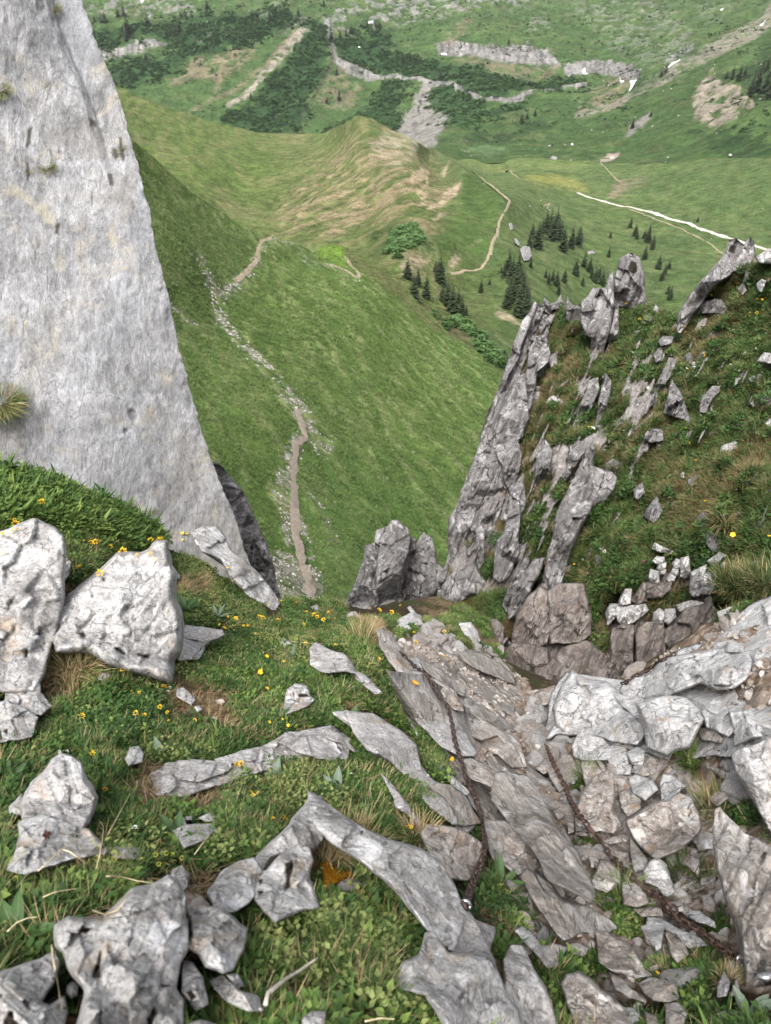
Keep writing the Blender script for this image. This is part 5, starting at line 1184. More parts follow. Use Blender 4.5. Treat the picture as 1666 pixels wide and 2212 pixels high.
# ------------------------------------------------------------------ spires and outcrops of the right slope
SP_ROCKS = [
 ('D', [(995, 330), (998, 230), (1018, 150), (1060, 130), (1090, 148), (1110, 200), (1120, 332), (1090, 340), (1060, 345), (1020, 336)], 'rock_spire', 'tall tooth of rock with a brown mossy top standing alone on the skyline', SPR, dict(depth=12.8, H=.5, tilt=0, back=.8, dents=[[(1045, 180), (1060, 145), (1085, 155), (1092, 200), (1070, 215), (1050, 200)]])),
 ('D', [(850, 420), (855, 340), (880, 318), (900, 290), (945, 285), (960, 236), (975, 229), (982, 330), (975, 390), (958, 470), (930, 550), (900, 605), (878, 645), (885, 560), (888, 480), (868, 470)], 'rock_spire', 'broad cracked blade of rock left of the dark cleft', SPR, dict(depth=12.3, H=.5, tilt=0, back=.6, dents=[[(900, 310), (920, 288), (940, 300), (915, 320)]])),
 ('D', [(986, 385), (1003, 350), (1005, 420), (1000, 490), (980, 552), (955, 562), (965, 480)], 'rock_spire', 'narrow blade of rock right of the dark cleft', SPR, dict(depth=12.3, H=.35, tilt=0, back=.5)),
 ('D', [(785, 402), (782, 345), (792, 309), (800, 340), (830, 345), (850, 358), (848, 404), (800, 412)], 'rock_spire', 'low double spire between the grass hump and the broad blade', SPR, dict(depth=13.2, H=.3, tilt=0, back=.5)),
 ('D', [(680, 352), (690, 314), (705, 340), (738, 330), (752, 301), (766, 330), (764, 352), (722, 362), (712, 382)], 'rock_spire', 'small toothed crest of rock on top of the left edge', SPR, dict(depth=13.8, H=.3, tilt=0, back=.5)),
 ('D', [(635, 458), (650, 400), (664, 355), (690, 348), (662, 420), (648, 448)], 'rock_spire', 'thin leaning flake below the small toothed crest', SPR, dict(depth=13.7, H=.25, tilt=0, back=.4)),
 ('D', [(1280, 425), (1288, 360), (1328, 290), (1370, 240), (1420, 190), (1465, 130), (1478, 82), (1500, 72), (1530, 98), (1556, 70), (1572, 90), (1586, 165), (1550, 182), (1500, 205), (1440, 245), (1392, 292), (1362, 335), (1312, 402), (1300, 435)], 'rock_spire', 'long leaning rock ridge on the right skyline with a notched top', SPR, dict(depth=11.0, H=.5, tilt=.1, back=.6, dents=[[(1478, 110), (1490, 85), (1510, 90), (1505, 120)], [(1540, 100), (1555, 85), (1560, 105)]])),
 ('D', [(1545, 250), (1560, 190), (1590, 160), (1580, 230), (1560, 290)], 'rock_spire', 'grey flake of rock right under the notched ridge top', SPR, dict(depth=10.6, H=.25, tilt=0)),
 ('D', [(1608, 135), (1650, 104), (1720, 98), (1720, 165), (1620, 158)], 'boulder', 'pale boulder on the skyline at the right edge', W, dict(depth=10.0, H=.35, tilt=0, back=.5)),
 ('D', [(1336, 355), (1380, 330), (1420, 318), (1448, 322), (1472, 358), (1455, 378), (1350, 374)], 'rock', 'flat white rock speckled with black holes on the right slope', SPR, dict(H=.3, tilt=.2)),
 ('D', [(600, 730), (625, 545), (650, 502), (690, 488), (706, 560), (700, 600), (655, 640), (652, 700), (632, 770), (612, 835)], 'rock_spire', 'upright grey slab below the thin leaning flake', SPR, dict(H=.45, tilt=.3)),
 ('D', [(700, 570), (742, 545), (742, 592), (715, 615)], 'rock', 'small block at the right of the upright grey slab', SPR, dict(H=.25, tilt=.2)),
 ('D', [(465, 880), (520, 760), (568, 672), (592, 662), (606, 720), (612, 835), (590, 905), (520, 925), (478, 965), (466, 905)], 'rock_spire', 'big smooth grey slab with a pointed top on the left flank', SPR, dict(H=.5, tilt=.3)),
 ('D', [(630, 370), (642, 382), (604, 470), (574, 570), (536, 640), (522, 710), (475, 830), (442, 892), (415, 960), (428, 870), (478, 720), (540, 560), (582, 450)], 'rock_spire', 'long outer rib of rock running down the left skyline edge', SPR, dict(depth=13.3, H=.4, tilt=0, back=.8, dents=[])),
 ('D', [(300, 1260), (340, 1140), (380, 1030), (400, 970), (440, 890), (470, 940), (482, 1010), (502, 1080), (482, 1150), (462, 1250), (380, 1270)], 'rock_spire', 'folded buttress of rock low on the left flank', SPR, dict(depth=11.6, H=.5, tilt=0, back=.8)),
 ('D', [(470, 965), (560, 930), (582, 990), (572, 1060), (542, 1140), (520, 1110), (500, 1030)], 'rock_spire', 'middle buttress of rock right of the folded one', SPR, dict(H=.45, tilt=.3)),
 ('D', [(512, 1260), (540, 1150), (590, 1080), (602, 1180), (590, 1250)], 'rock_spire', 'short rib under the middle buttress', SPR, dict(H=.4, tilt=.3)),
 ('D', [(640, 1155), (650, 1040), (670, 930), (692, 938), (716, 980), (702, 1080), (662, 1152)], 'rock_spire', 'isolated pointed rock standing in brown grass', SPR, dict(H=.4, tilt=.2)),
 ('D', [(775, 1100), (800, 960), (845, 938), (862, 970), (822, 1040), (802, 1095)], 'rock_spire', 'narrow rib just left of the largest smooth fin', SPR, dict(H=.35, tilt=.2)),
 ('D', [(810, 875), (840, 780), (880, 680), (912, 668), (916, 720), (892, 782), (852, 822), (832, 872)], 'rock_spire', 'smooth leaning fin on the left of the lower dark cleft', SPR, dict(H=.4, tilt=.2)),
 ('D', [(903, 865), (920, 760), (950, 648), (972, 680), (962, 760), (932, 832)], 'rock_spire', 'leaning fin on the right of the lower dark cleft', SPR, dict(H=.35, tilt=.2)),
 ('D', [(1148, 755), (1170, 690), (1220, 580), (1252, 588), (1232, 650), (1192, 712), (1162, 772)], 'rock_spire', 'slender rib of rock in the middle of the grass slope', SPR, dict(H=.35, tilt=.2)),
 ('D', [(1205, 805), (1240, 675), (1282, 740), (1314, 842), (1270, 825)], 'rock', 'grey triangular outcrop below the slender rib', SPR, dict(H=.35, tilt=.2)),
 ('D', [(750, 1245), (800, 1130), (860, 1020), (890, 968), (902, 1000), (872, 1060), (960, 1090), (976, 1112), (962, 1165), (890, 1200), (865, 1260), (830, 1340), (790, 1420), (770, 1500), (740, 1610), (690, 1620), (700, 1500), (715, 1400)], 'rock_spire', 'largest smooth fin of rock leaning right above the dark wall', SPR, dict(H=.55, tilt=.3, s=2.4)),
 ('D', [(1178, 498), (1200, 478), (1242, 480), (1232, 510), (1190, 518)], 'rock', 'grey rock lying in the saddle of the right slope', SPR, dict(H=.2)),
 ('D', [(1158, 560), (1175, 535), (1197, 545), (1190, 580), (1168, 590)], 'rock', 'dark knob of rock under the saddle of the right slope', SPR, dict(H=.2)),
 ('D', [(1150, 370), (1168, 340), (1198, 380), (1180, 384)], 'rock', 'small pointed rock on the skyline right of the tall tooth', SPR, dict(depth=12.6, H=.2, tilt=0)),
 ('D', [(1118, 345), (1128, 330), (1140, 352)], 'rock', 'tiny rock at the foot of the tall tooth', SPR, dict(depth=12.7, H=.15, tilt=0)),
 ('D', [(1360, 800), (1370, 740), (1410, 700), (1440, 698), (1440, 720), (1405, 760), (1385, 805)], 'rock', 'broken pale rocks stacked in the right of the grass slope', SPR, dict(H=.25)),
 ('D', [(1605, 585), (1638, 548), (1680, 555), (1680, 598)], 'rock', 'white rock in the grass close to the right edge', W, dict(H=.2)),
 ('D', [(1490, 612), (1498, 598), (1510, 606), (1505, 620)], 'stone', 'small white stone below white flowers on the right slope', W, dict()),
 ('D', [(1248, 900), (1265, 890), (1290, 896), (1275, 912)], 'stone', 'bright white stone lower down in the grass slope', W, dict()),
 ('D', [(1070, 1140), (1110, 1110), (1118, 1152), (1092, 1182), (1075, 1170)], 'rock', 'grey block in the grass right of the largest fin', SPR, dict(H=.25)),
 ('D', [(1115, 1250), (1140, 1210), (1170, 1170), (1192, 1232), (1160, 1280)], 'rock', 'pointed grey rock below the grey block on the slope', SPR, dict(H=.25)),
 ('D', [(1120, 920), (1150, 880), (1192, 880), (1198, 928), (1150, 936)], 'rock', 'rough low outcrop in the middle of the slope', SPR, dict(H=.25)),
 ('D', [(1050, 920), (1085, 870), (1150, 810), (1140, 840), (1095, 900), (1065, 928)], 'rock', 'thin curved edge of rock in the slope', SPR, dict(H=.2)),
 ('D', [(1272, 1085), (1276, 1045), (1290, 1050), (1288, 1088)], 'stone', 'narrow white stone standing in the slope', W, dict(H=.1)),
 ('D', [(1520, 270), (1545, 250), (1560, 280), (1540, 300)], 'stone', 'grey stone under the skyline grass at right', SPR, dict(H=.15)),
 ('D', [(1605, 250), (1625, 232), (1645, 240), (1625, 285), (1610, 280)], 'stone', 'white topped stone near the upper right edge', W, dict(H=.15)),
 ('D', [(1575, 770), (1588, 756), (1602, 770), (1590, 785)], 'stone', 'round tan stone in bare earth at the right', T, dict(H=.1)),
 ('D', [(1640, 855), (1660, 835), (1690, 850), (1680, 880)], 'stone', 'white stone at the right edge in the middle of the slope', W, dict(H=.12)),
 # stones of the little landslip and the wall below the slope
 ('G', [(900, 462), (915, 428), (960, 450), (1022, 478), (1010, 495), (940, 485)], 'stone', 'flat white stone at the head of the small rubble chute', W, dict(H=.15)),
 ('G', [(900, 545), (925, 515), (970, 520), (975, 545), (930, 570)], 'stone', 'upper white block in the small rubble chute', W, dict(H=.14)),
 ('G', [(925, 590), (945, 555), (985, 555), (980, 590), (945, 605)], 'stone', 'second white block in the small rubble chute', W, dict(H=.14)),
 ('G', [(875, 650), (885, 600), (940, 615), (940, 680), (900, 700)], 'rock', 'white squarish block left in the rubble chute', W, dict(H=.2)),
 ('G', [(940, 630), (955, 595), (985, 600), (975, 635)], 'stone', 'small white block beside the squarish one', W, dict(H=.12)),
 ('G', [(985, 660), (1010, 625), (1050, 640), (1035, 675), (1000, 680)], 'stone', 'white stone right of the squarish block', W, dict(H=.14)),
 ('G', [(1025, 560), (1050, 530), (1080, 540), (1075, 590), (1040, 590)], 'stone', 'flat grey stone in the right of the rubble chute', G_, dict(H=.12)),
 ('G', [(1015, 625), (1030, 590), (1065, 600), (1065, 640)], 'stone', 'grey stone below the flat one in the rubble chute', G_, dict(H=.12)),
 ('G', [(1078, 640), (1080, 530), (1130, 520), (1142, 620), (1110, 650)], 'rock', 'upright grey block at the right side of the rubble chute', G_, dict(H=.25)),
 ('G', [(1255, 545), (1330, 488), (1368, 510), (1310, 570), (1300, 585)], 'rock', 'white tilted block perched above two grey blocks', W, dict(H=.2)),
 ('G', [(1143, 740), (1150, 620), (1240, 578), (1235, 660), (1200, 760), (1160, 765)], 'rock', 'left of the two tall grey blocks under the white tilted one', B_, dict(H=.3)),
 ('G', [(1205, 745), (1220, 640), (1300, 588), (1315, 700), (1270, 755)], 'rock', 'right of the two tall grey blocks under the white tilted one', B_, dict(H=.3)),
 ('G', [(1330, 580), (1360, 550), (1395, 565), (1380, 590)], 'stone', 'small white stone right of the two tall grey blocks', W, dict(H=.12)),
 ('G', [(-10, 740), (0, 620), (60, 520), (105, 480), (95, 560), (40, 680)], 'rock_spire', 'upper rounded slab left of the dark diagonal crack', SPR, dict(H=.4, tilt=.3)),
 ('G', [(-20, 900), (0, 740), (70, 620), (130, 555), (185, 550), (160, 640), (90, 760), (20, 880)], 'rock_spire', 'lower rounded slab left of the dark diagonal crack', SPR, dict(H=.45, tilt=.3)),
 ('G', [(0, 1050), (20, 900), (100, 780), (200, 700), (225, 800), (230, 960), (200, 1060), (120, 1090)], 'rock', 'dark rough buttress at the left of the wall', DK, dict(H=.45, tilt=.3, strat=(.5, .3, .06))),
 ('G', [(230, 760), (300, 715), (440, 712), (460, 800), (490, 900), (480, 1000), (420, 1060), (330, 1060), (245, 1060), (240, 900)], 'rock', 'broad dark panel of the wall under the hanging grass', DK, dict(H=.4, tilt=.4, s=2.4, facets=6, strat=(.4, .25, .05))),
 ('G', [(595, 880), (620, 830), (680, 830), (670, 900), (610, 960)], 'rock', 'white stone at the mouth of the small dark cave', W, dict(H=.2)),
 ('G', [(680, 800), (720, 730), (760, 730), (750, 820), (690, 830)], 'rock', 'grey fin at the right of the small dark cave', G_, dict(H=.2)),
 ('G', [(760, 800), (830, 690), (860, 700), (860, 800), (800, 820)], 'rock', 'cracked grey block in the upper middle of the wall', DK, dict(H=.25)),
 ('G', [(860, 690), (950, 690), (1020, 680), (1000, 740), (950, 780), (870, 780)], 'rock', 'cracked block just under the rubble chute', DK, dict(H=.25)),
 ('G', [(670, 850), (840, 830), (860, 870), (780, 940), (720, 970), (680, 930)], 'rock', 'flat bluish panel in the middle of the wall', G_, dict(H=.25, tilt=.3, facets=3)),
 ('G', [(630, 1180), (640, 1000), (720, 960), (770, 980), (770, 1100), (760, 1250), (690, 1290), (640, 1250)], 'rock', 'tall dark column left of the mossy crack', DK, dict(H=.3, tilt=.4, strat=(.2, .2, .04))),
 ('G', [(800, 1250), (800, 1000), (860, 960), (960, 950), (980, 1100), (960, 1180), (860, 1260)], 'rock', 'tall dark column right of the mossy crack', DK, dict(H=.35, tilt=.4, s=2.2, strat=(.2, .25, .04))),
 ('G', [(900, 960), (905, 880), (940, 855), (975, 880), (965, 950)], 'rock', 'pale squared block on top of the dark columns', G_, dict(H=.22)),
 ('G', [(970, 930), (980, 860), (1040, 860), (1045, 910), (1000, 960)], 'rock', 'second pale block on top of the dark columns', G_, dict(H=.22)),
 ('G', [(970, 1180), (980, 1000), (1060, 950), (1140, 980), (1130, 1100), (1080, 1140)], 'rock', 'brown grey panel of the wall with a dark seam', DK, dict(H=.3, tilt=.4, strat=(.6, .22, .04))),
 ('G', [(1060, 940), (1110, 860), (1230, 830), (1245, 930), (1240, 1010), (1150, 1040), (1140, 970)], 'rock', 'reddish speckled panel at the right of the wall', DK, dict(H=.3, tilt=.4, facets=4)),
 ('G', [(1245, 1000), (1245, 800), (1280, 780), (1320, 900), (1360, 980), (1290, 1020)], 'rock', 'grey splinter by the dark hollow under the grass tuft', DK, dict(H=.2)),
 ('G', [(1060, 830), (1150, 800), (1230, 820), (1180, 850), (1080, 870)], 'rock', 'flat pale stones capping the reddish panel', W, dict(H=.15)),
 ('G', [(220, 1250), (330, 1120), (460, 1070), (560, 1140), (640, 1240), (680, 1330), (560, 1340), (440, 1290), (380, 1280), (320, 1380), (250, 1330)], 'rock', 'grey slanting slab at the foot of the wall', DK, dict(H=.35, tilt=.4, s=2.4)),
 ('G', [(-60, 1180), (0, 1090), (120, 1100), (210, 1130), (210, 1230), (260, 1340), (120, 1420), (60, 1400), (0, 1280)], 'rock', 'rounded dark rock below the chain on the wall', DK, dict(H=.35, tilt=.4, s=2.4)),
 ('F', [(1170, 700), (1180, 560), (1240, 470), (1230, 560), (1200, 640), (1190, 720)], 'rock', 'dark knob at the lower left corner of the right slope', SPR, dict(depth=11.2, H=.3, tilt=0, back=.5)),
 ('F', [(1190, 770), (1220, 620), (1290, 540), (1400, 500), (1440, 570), (1480, 620), (1460, 680), (1380, 690), (1290, 740), (1240, 800)], 'rock_spire', 'grey smooth buttress foot above the far grassy ledge', SPR, dict(depth=10.6, H=.5, tilt=.2, back=.6)),
 ('F', [(1250, 430), (1255, 200), (1300, 120), (1340, 0), (1400, -20), (1410, 180), (1350, 330), (1420, 400), (1400, 500), (1290, 540)], 'rock_spire', 'tall grey pillar at the lower left edge of the spires', SPR, dict(depth=11.5, H=.5, tilt=0, back=.7, s=2.4)),
 ('F', [(1425, 460), (1420, 260), (1450, 240), (1475, 280), (1470, 460), (1440, 500)], 'rock_spire', 'short pillar between brown grass ledges at the lower flank', SPR, dict(H=.4, tilt=.2)),
 ('F', [(1545, 540), (1560, 330), (1600, 290), (1640, 60), (1700, 40), (1690, 400), (1640, 520), (1580, 570)], 'rock_spire', 'cracked pillar under the middle buttress', SPR, dict(H=.45, tilt=.3)),
 ('F', [(1595, 740), (1640, 640), (1700, 560), (1740, 600), (1690, 740), (1640, 800)], 'rock_spire', 'rounded pillar beside the dark crack above the ledge', SPR, dict(H=.4, tilt=.3)),
 ('F', [(1500, 900), (1520, 850), (1560, 850), (1600, 900), (1590, 1000), (1540, 1010)], 'rock', 'rounded grey rock at the bottom of the dark crack', DK, dict(H=.3, tilt=.2)),
 ('F', [(1560, 1000), (1620, 960), (1650, 1010), (1600, 1040)], 'stone', 'pinkish stone jammed in the bottom of the dark crack', T, dict(H=.15)),
 ('F', [(1455, 990), (1500, 960), (1520, 1000), (1490, 1020)], 'stone', 'grey stone between the far ledge and the dark crack', G_, dict(H=.15)),
]
for r, poly, nm, lab, mat, kw in SP_ROCKS:
    ROCK_NO += 1
    kw.setdefault('rough', .05)
    kw.setdefault('grow', 1.15)
    kw.setdefault('chip', 2.0)
    if nm == 'rock_spire': kw.setdefault('strat', (.38, .20, .06))
    kw.setdefault('jit', .03)
    rock(nm, lab, poly, mat, r=r, seed=ROCK_NO, D=GS, cat='rock spire' if nm == 'rock_spire' else 'rock', **kw)

# small tower in the middle and the fin at the foot of the cliff
FLAT = lambda d: (lambda u, v: np.zeros(np.shape(u)) + d)
def tower(label, parts, depth, mat, nm='rock_tower'):
    """one outcrop; its separate ribs are its parts"""
    global ROCK_NO
    allp = np.concatenate([rg(r, p) for r, p, *_ in parts])
    base = P(allp[:, 0].mean(), allp[:, 1].max(), depth)
    root = empty(nm, base, label, 'rock outcrop')
    for r, p, H, dd in parts:
        ROCK_NO += 1
        o = rock('rib', None, p, mat, r=r, seed=ROCK_NO, D=FLAT(depth), depth=depth, dd=dd, H=H, tilt=0, back=.9, rough=.06, jit=.03, parent=root)
        o.location = o.location - root.location
    return root
tower('small dark rock tower standing alone below the green slope, grassy on its right side', [
    ('F', [(770, 800), (775, 520), (800, 380), (770, 360), (780, 290), (850, 262), (870, 230), (920, 224), (940, 250), (970, 280), (982, 350), (970, 480), (940, 620), (930, 800)], 1.0, 0),
    ('F', [(640, 800), (650, 640), (690, 560), (700, 385), (770, 360), (800, 380), (810, 500), (790, 640), (780, 820)], .8, .2),
    ('F', [(560, 800), (590, 690), (640, 600), (690, 450), (700, 560), (660, 650), (660, 820)], .6, .3),
    ('F', [(880, 800), (900, 560), (985, 330), (1030, 340), (1028, 410), (990, 430), (960, 640), (960, 800)], .6, .3),
    ('F', [(950, 820), (960, 560), (1000, 420), (1080, 300), (1130, 340), (1150, 420), (1160, 480), (1200, 520), (1190, 640), (1190, 800)], .5, .9)], 13.0, M_SPIRE)
tower('narrow mossy rock fin behind the right edge of the cliff', [
    ('X', [(463, 1018), (480, 1020), (503, 1040), (522, 1062), (536, 1092), (556, 1132), (566, 1158), (590, 1230), (604, 1275), (606, 1330), (560, 1320), (540, 1250), (515, 1180), (488, 1090)], .5, 0),
    ('X', [(462, 1000), (470, 996), (474, 1005), (466, 1012)], .15, .2)], 10.5, M_SPIRE, 'rock_fin')
# ------------------------------------------------------------------ small loose stones of gully, ledge and scree (uncountable)
def icorock(seed, sub=2):
    import bmesh
    bm = bmesh.new()
    bmesh.ops.create_icosphere(bm, subdivisions=sub, radius=1.0)
    rr = random.Random(seed)
    dims = Vector((rr.uniform(.8, 1.2), rr.uniform(.55, .95), rr.uniform(.4, .75)))
    planes = [(Vector((rr.gauss(0, 1), rr.gauss(0, 1), rr.gauss(0, 1))).normalized(), rr.uniform(.45, .85)) for _ in range(9)]
    for v in bm.verts:
        c = v.co.copy()
        for n_, d_ in planes:
            k = c.dot(n_) - d_
            if k > 0: c -= n_ * k
        v.co = Vector((c.x * dims.x, c.y * dims.y, c.z * dims.z)) * rr.uniform(.97, 1.03)
    me = bpy.data.meshes.new('loose_stone')
    bm.to_mesh(me)
    bm.free()
    return me
def stone_mat(name, a, b, c):
    t = NT(name)
    tc = t.n('ShaderNodeNewGeometry').outputs['Position']
    tint = t.attr('tint', 'INSTANCER').outputs['Fac']
    col = t.ramp(tint, [(0, a), (.5, b), (1, c)])
    n = t.noise(tc, 30, 5, .7)
    return t.finish(t.mix(1.0, col, t.ramp(n, [(.3, .7), (.7, 1.25)]), 'MULTIPLY'), t.bump(n, .6, .02), .9, .15)
M_LOOSE = stone_mat('loose_stones', C(124, 110, 98), C(156, 146, 136), C(190, 186, 182))
M_SCREE = stone_mat('scree_stones', C(128, 122, 114), C(158, 152, 146), C(192, 188, 184))
S_STONE = []
for k in range(5):
    me = icorock(900 + k)
    me.materials.append(M_LOOSE)
    S_STONE.append(bpy.data.objects.new('loose_stone_source', me))
S_SCREE = []
for k in range(4):
    me = icorock(950 + k, 1)
    me.materials.append(M_SCREE)
    S_SCREE.append(bpy.data.objects.new('scree_stone_source', me))

# ------------------------------------------------------------------ the two chains and their anchors
def metal_mat(name, c1, c2, rough, metal, s=60):
    t = NT(name)
    tc = t.n('ShaderNodeNewGeometry').outputs['Position']
    n = t.noise(tc, s, 5, .7)
    return t.finish(t.ramp(n, [(.38, c1), (.62, c2)]), t.bump(n, .4, .002), rough, .4, metal)
M_CHAIN = metal_mat('rusty_chain', C(52, 40, 36), C(98, 80, 74), .55, .45)
M_CHAINR = metal_mat('rustier_chain', C(60, 44, 38), C(108, 86, 76), .6, .45)
M_STEEL = metal_mat('zinc_steel', C(150, 150, 152), C(206, 206, 208), .35, .85)

def link_mesh(name, L, Wd, wr, nu=14, nv=5):
    vs, fs = [], []
    hl = (L - Wd) / 2
    r = Wd / 2 - wr
    for i in range(nu):
        a = 2 * PI * i / nu + PI / nu
        cx = r * math.cos(a) + (hl if math.cos(a) > 0 else -hl)
        cy = r * math.sin(a)
        n = Vector((math.cos(a), math.sin(a), 0))
        for j in range(nv):
            b = 2 * PI * j / nv
            p = Vector((cx, cy, 0)) + n * math.cos(b) * wr + Vector((0, 0, 1)) * math.sin(b) * wr
            vs.append(p)
    for i in range(nu):
        for j in range(nv):
            a, b = i * nv + j, i * nv + (j + 1) % nv
            c, d = ((i + 1) % nu) * nv + (j + 1) % nv, ((i + 1) % nu) * nv + j
            fs.append((a, d, c, b))
    return mesh_np(name, np.array([tuple(v) for v in vs]), np.array(fs))
bpy.context.view_layer.update()
DG = bpy.context.evaluated_depsgraph_get()
def first_hit(u, v):
    p = P(float(u), float(v), 1.0)
    d = Vector([float(c) for c in (p - CAM)]).normalized()
    ok, loc, nor, *_ = SC.ray_cast(DG, Vector(CAM), d)
    return (np.array(loc), np.array(nor)) if ok else (None, None)
def line3d(pts, lift, sm=9):
    pts = np.asarray(pts, float)
    L = np.concatenate([[0], np.cumsum(np.hypot(*np.diff(pts, axis=0).T))])
    n = int(L[-1] / 3) + 2
    q = np.linspace(0, L[-1], n)
    u, v = np.interp(q, L, pts[:, 0]), np.interp(q, L, pts[:, 1])
    d = []
    for a, b in zip(u, v):
        h, _ = first_hit(a, b)
        d.append(float(project(h)[2]) - lift if h is not None else np.nan)
    d = np.array(d)
    k = np.isnan(d)
    if k.any(): d[k] = np.interp(np.flatnonzero(k), np.flatnonzero(~k), d[~k])
    pad = np.pad(d, sm, mode='edge')
    mn = np.array([pad[i:i + 2 * sm + 1].min() * .6 + np.median(pad[i:i + 2 * sm + 1]) * .4 for i in range(n)])
    pad = np.pad(mn, sm, mode='edge')
    d2 = np.array([pad[i:i + 2 * sm + 1].mean() for i in range(n)])
    d2 = np.minimum(d2, d + lift * .6)
    return P(u, v, d2)
def chain(pts, label, mat, L=.050, Wd=.030, wr=.0050, lift=.06, end=None):
    pl = line3d(pts, lift)
    s = np.concatenate([[0], np.cumsum(np.linalg.norm(np.diff(pl, axis=0), axis=1))])
    pitch = L - 2.3 * wr
    n = int(s[-1] / pitch)
    q = (np.arange(n) + .5) * pitch
    c = np.stack([np.interp(q, s, pl[:, i]) for i in range(3)], 1)
    tg = np.gradient(c, axis=0)
    root = empty('chain', c[-1], label, 'chain')
    me = link_mesh('link', L, Wd, wr)
    me.materials.append(mat)
    rr = random.Random(n)
    for i in range(n):
        t = Vector(tg[i]).normalized()
        up = Vector((0, 0, 1))
        y = up.cross(t).normalized()
        z = t.cross(y)
        M = Matrix((t, y, z)).transposed().to_4x4()
        M = M @ Matrix.Rotation((PI / 4 if i % 2 else -PI / 4) + rr.uniform(-.25, .25), 4, 'X')
        o = bpy.data.objects.new('link', me)
        COL.objects.link(o)
        o.parent = root
        o.matrix_local = Matrix.Translation(Vector(c[i] - c[-1])) @ M
    return root, c
LC = np.concatenate([rg('F', [(930, 1050), (970, 1100), (1040, 1160), (1110, 1210), (1150, 1280), (1190, 1350), (1240, 1410), (1265, 1520), (1280, 1620)]), rg('I', [(1300, 10), (1330, 90), (1360, 200), (1420, 330), (1450, 430), (1470, 540), (1475, 640), (1460, 720), (1420, 810), (1380, 930), (1345, 1030)])])
chL, cl = chain(LC, 'rusty chain hanging down the grassy left edge of the gully', M_CHAIN)
RC = rg('J', [(205, -20), (260, 110), (320, 230), (370, 350), (420, 430), (500, 530), (560, 600), (620, 690), (700, 770), (780, 850), (860, 920), (940, 1000), (1020, 1080), (1120, 1130), (1200, 1190), (1270, 1240), (1350, 1290), (1420, 1340), (1480, 1375)])
chR, cr2 = chain(RC, 'long rusty chain crossing the stony gully to the anchor at right', M_CHAINR)
chD, cd3 = chain(rg('J', [(830, 905), (900, 940), (980, 985), (1040, 1050), (1060, 1110), (1150, 1160), (1230, 1200), (1300, 1262), (1345, 1300)]), 'doubled spare end of chain lying along the last part of the long one', M_CHAINR, lift=.075)
chW, cw = chain(rg('G', [(10, 1130), (50, 1180), (90, 1212), (140, 1227), (215, 1210)]), 'short sagging chain on the foot of the dark wall', M_CHAIN, L=.06, Wd=.034, wr=.006, lift=.06)
chW2, cw2 = chain(rg('G', [(690, 1345), (740, 1325), (800, 1280), (850, 1262), (880, 1240), (950, 1192), (1010, 1165), (1070, 1130)]), 'taut dark chain across the wall just above the white outcrop', M_CHAIN, L=.06, Wd=.034, wr=.006, lift=.06)

def tube(name, pts, r, mat, parent=None, nv=7, taper=None):
    pts = np.asarray(pts, float)
    n = len(pts)
    tg = np.gradient(pts, axis=0)
    vs, fs = [], []
    for i in range(n):
        t = Vector(tg[i]).normalized()
        a = t.orthogonal().normalized() if i == 0 else (a - t * a.dot(t)).normalized()
        b = t.cross(a)
        rad = r if taper is None else r * taper[i]
        for j in range(nv):
            w = 2 * PI * j / nv
            vs.append(Vector(pts[i]) + (a * math.cos(w) + b * math.sin(w)) * rad)
    for i in range(n - 1):
        for j in range(nv):
            fs.append((i * nv + j, i * nv + (j + 1) % nv, (i + 1) * nv + (j + 1) % nv, (i + 1) * nv + j))
    k = len(vs)
    vs += [Vector(pts[0]), Vector(pts[-1])]
    tri = [(k, (j + 1) % nv, j) for j in range(nv)] + [(k + 1, (n - 1) * nv + j, (n - 1) * nv + (j + 1) % nv) for j in range(nv)]
    V3 = np.array([tuple(v) for v in vs])
    org = V3[0] if parent is None else np.zeros(3)
    me = mesh_np(name, V3 - org, [np.array(fs), np.array(tri)])
    return add(name, me, mat, parent=parent, loc=org)
def arc(c, ax, ay, r, a0, a1, n=14, lift=None, rise=0):
    aa = np.linspace(a0, a1, n)
    return np.array([c + ax * r * math.cos(a) + ay * r * math.sin(a) + (np.array(lift) * rise * i / n if lift is not None else 0) for i, a in enumerate(aa)])
# anchor on the striped slab: shackle, plate and bolt
RT, UPV, FW = np.array([1.0, 0, 0]), np.array([0, SP, CP]), np.array([0, CP, -SP])
h, nn = first_hit(*rg('J', [(1575, 1390)])[0])
ah = h - FW * .05
anc = empty('chain_anchor', ah, 'shiny steel bolt plate and shackle on the tall striped slab', 'anchor')
def loc(pts): return np.asarray(pts) - ah
plate = []
cx = RT * .028
for k in range(2):
    pass
e1 = cr2[-1]
tube('shackle', loc(np.concatenate([arc(e1 * .45 + ah * .55 + UPV * .006, RT, UPV, .014, .5, 2.6, 8) + RT * .004, arc(e1 * .75 + ah * .25, RT, UPV, .013, 2.2, 5.2, 8)])), .0042, M_STEEL, anc)
tube('ring', loc(arc(e1 * .35 + ah * .65, RT, FW * .6 + UPV * .5, .017, 0, 2 * PI, 16)), .0042, M_STEEL, anc)
tube('hanger_plate', loc([ah - RT * .030 - FW * .010, ah - RT * .012 - FW * .014, ah + RT * .014 - FW * .008, ah + RT * .03 + FW * .004]), .013, M_STEEL, anc, nv=4, taper=[.5, 1, 1, .7])
tube('bolt', loc([ah + RT * .012 - FW * .03, ah + RT * .012 + FW * .05]), .008, M_STEEL, anc, nv=6)
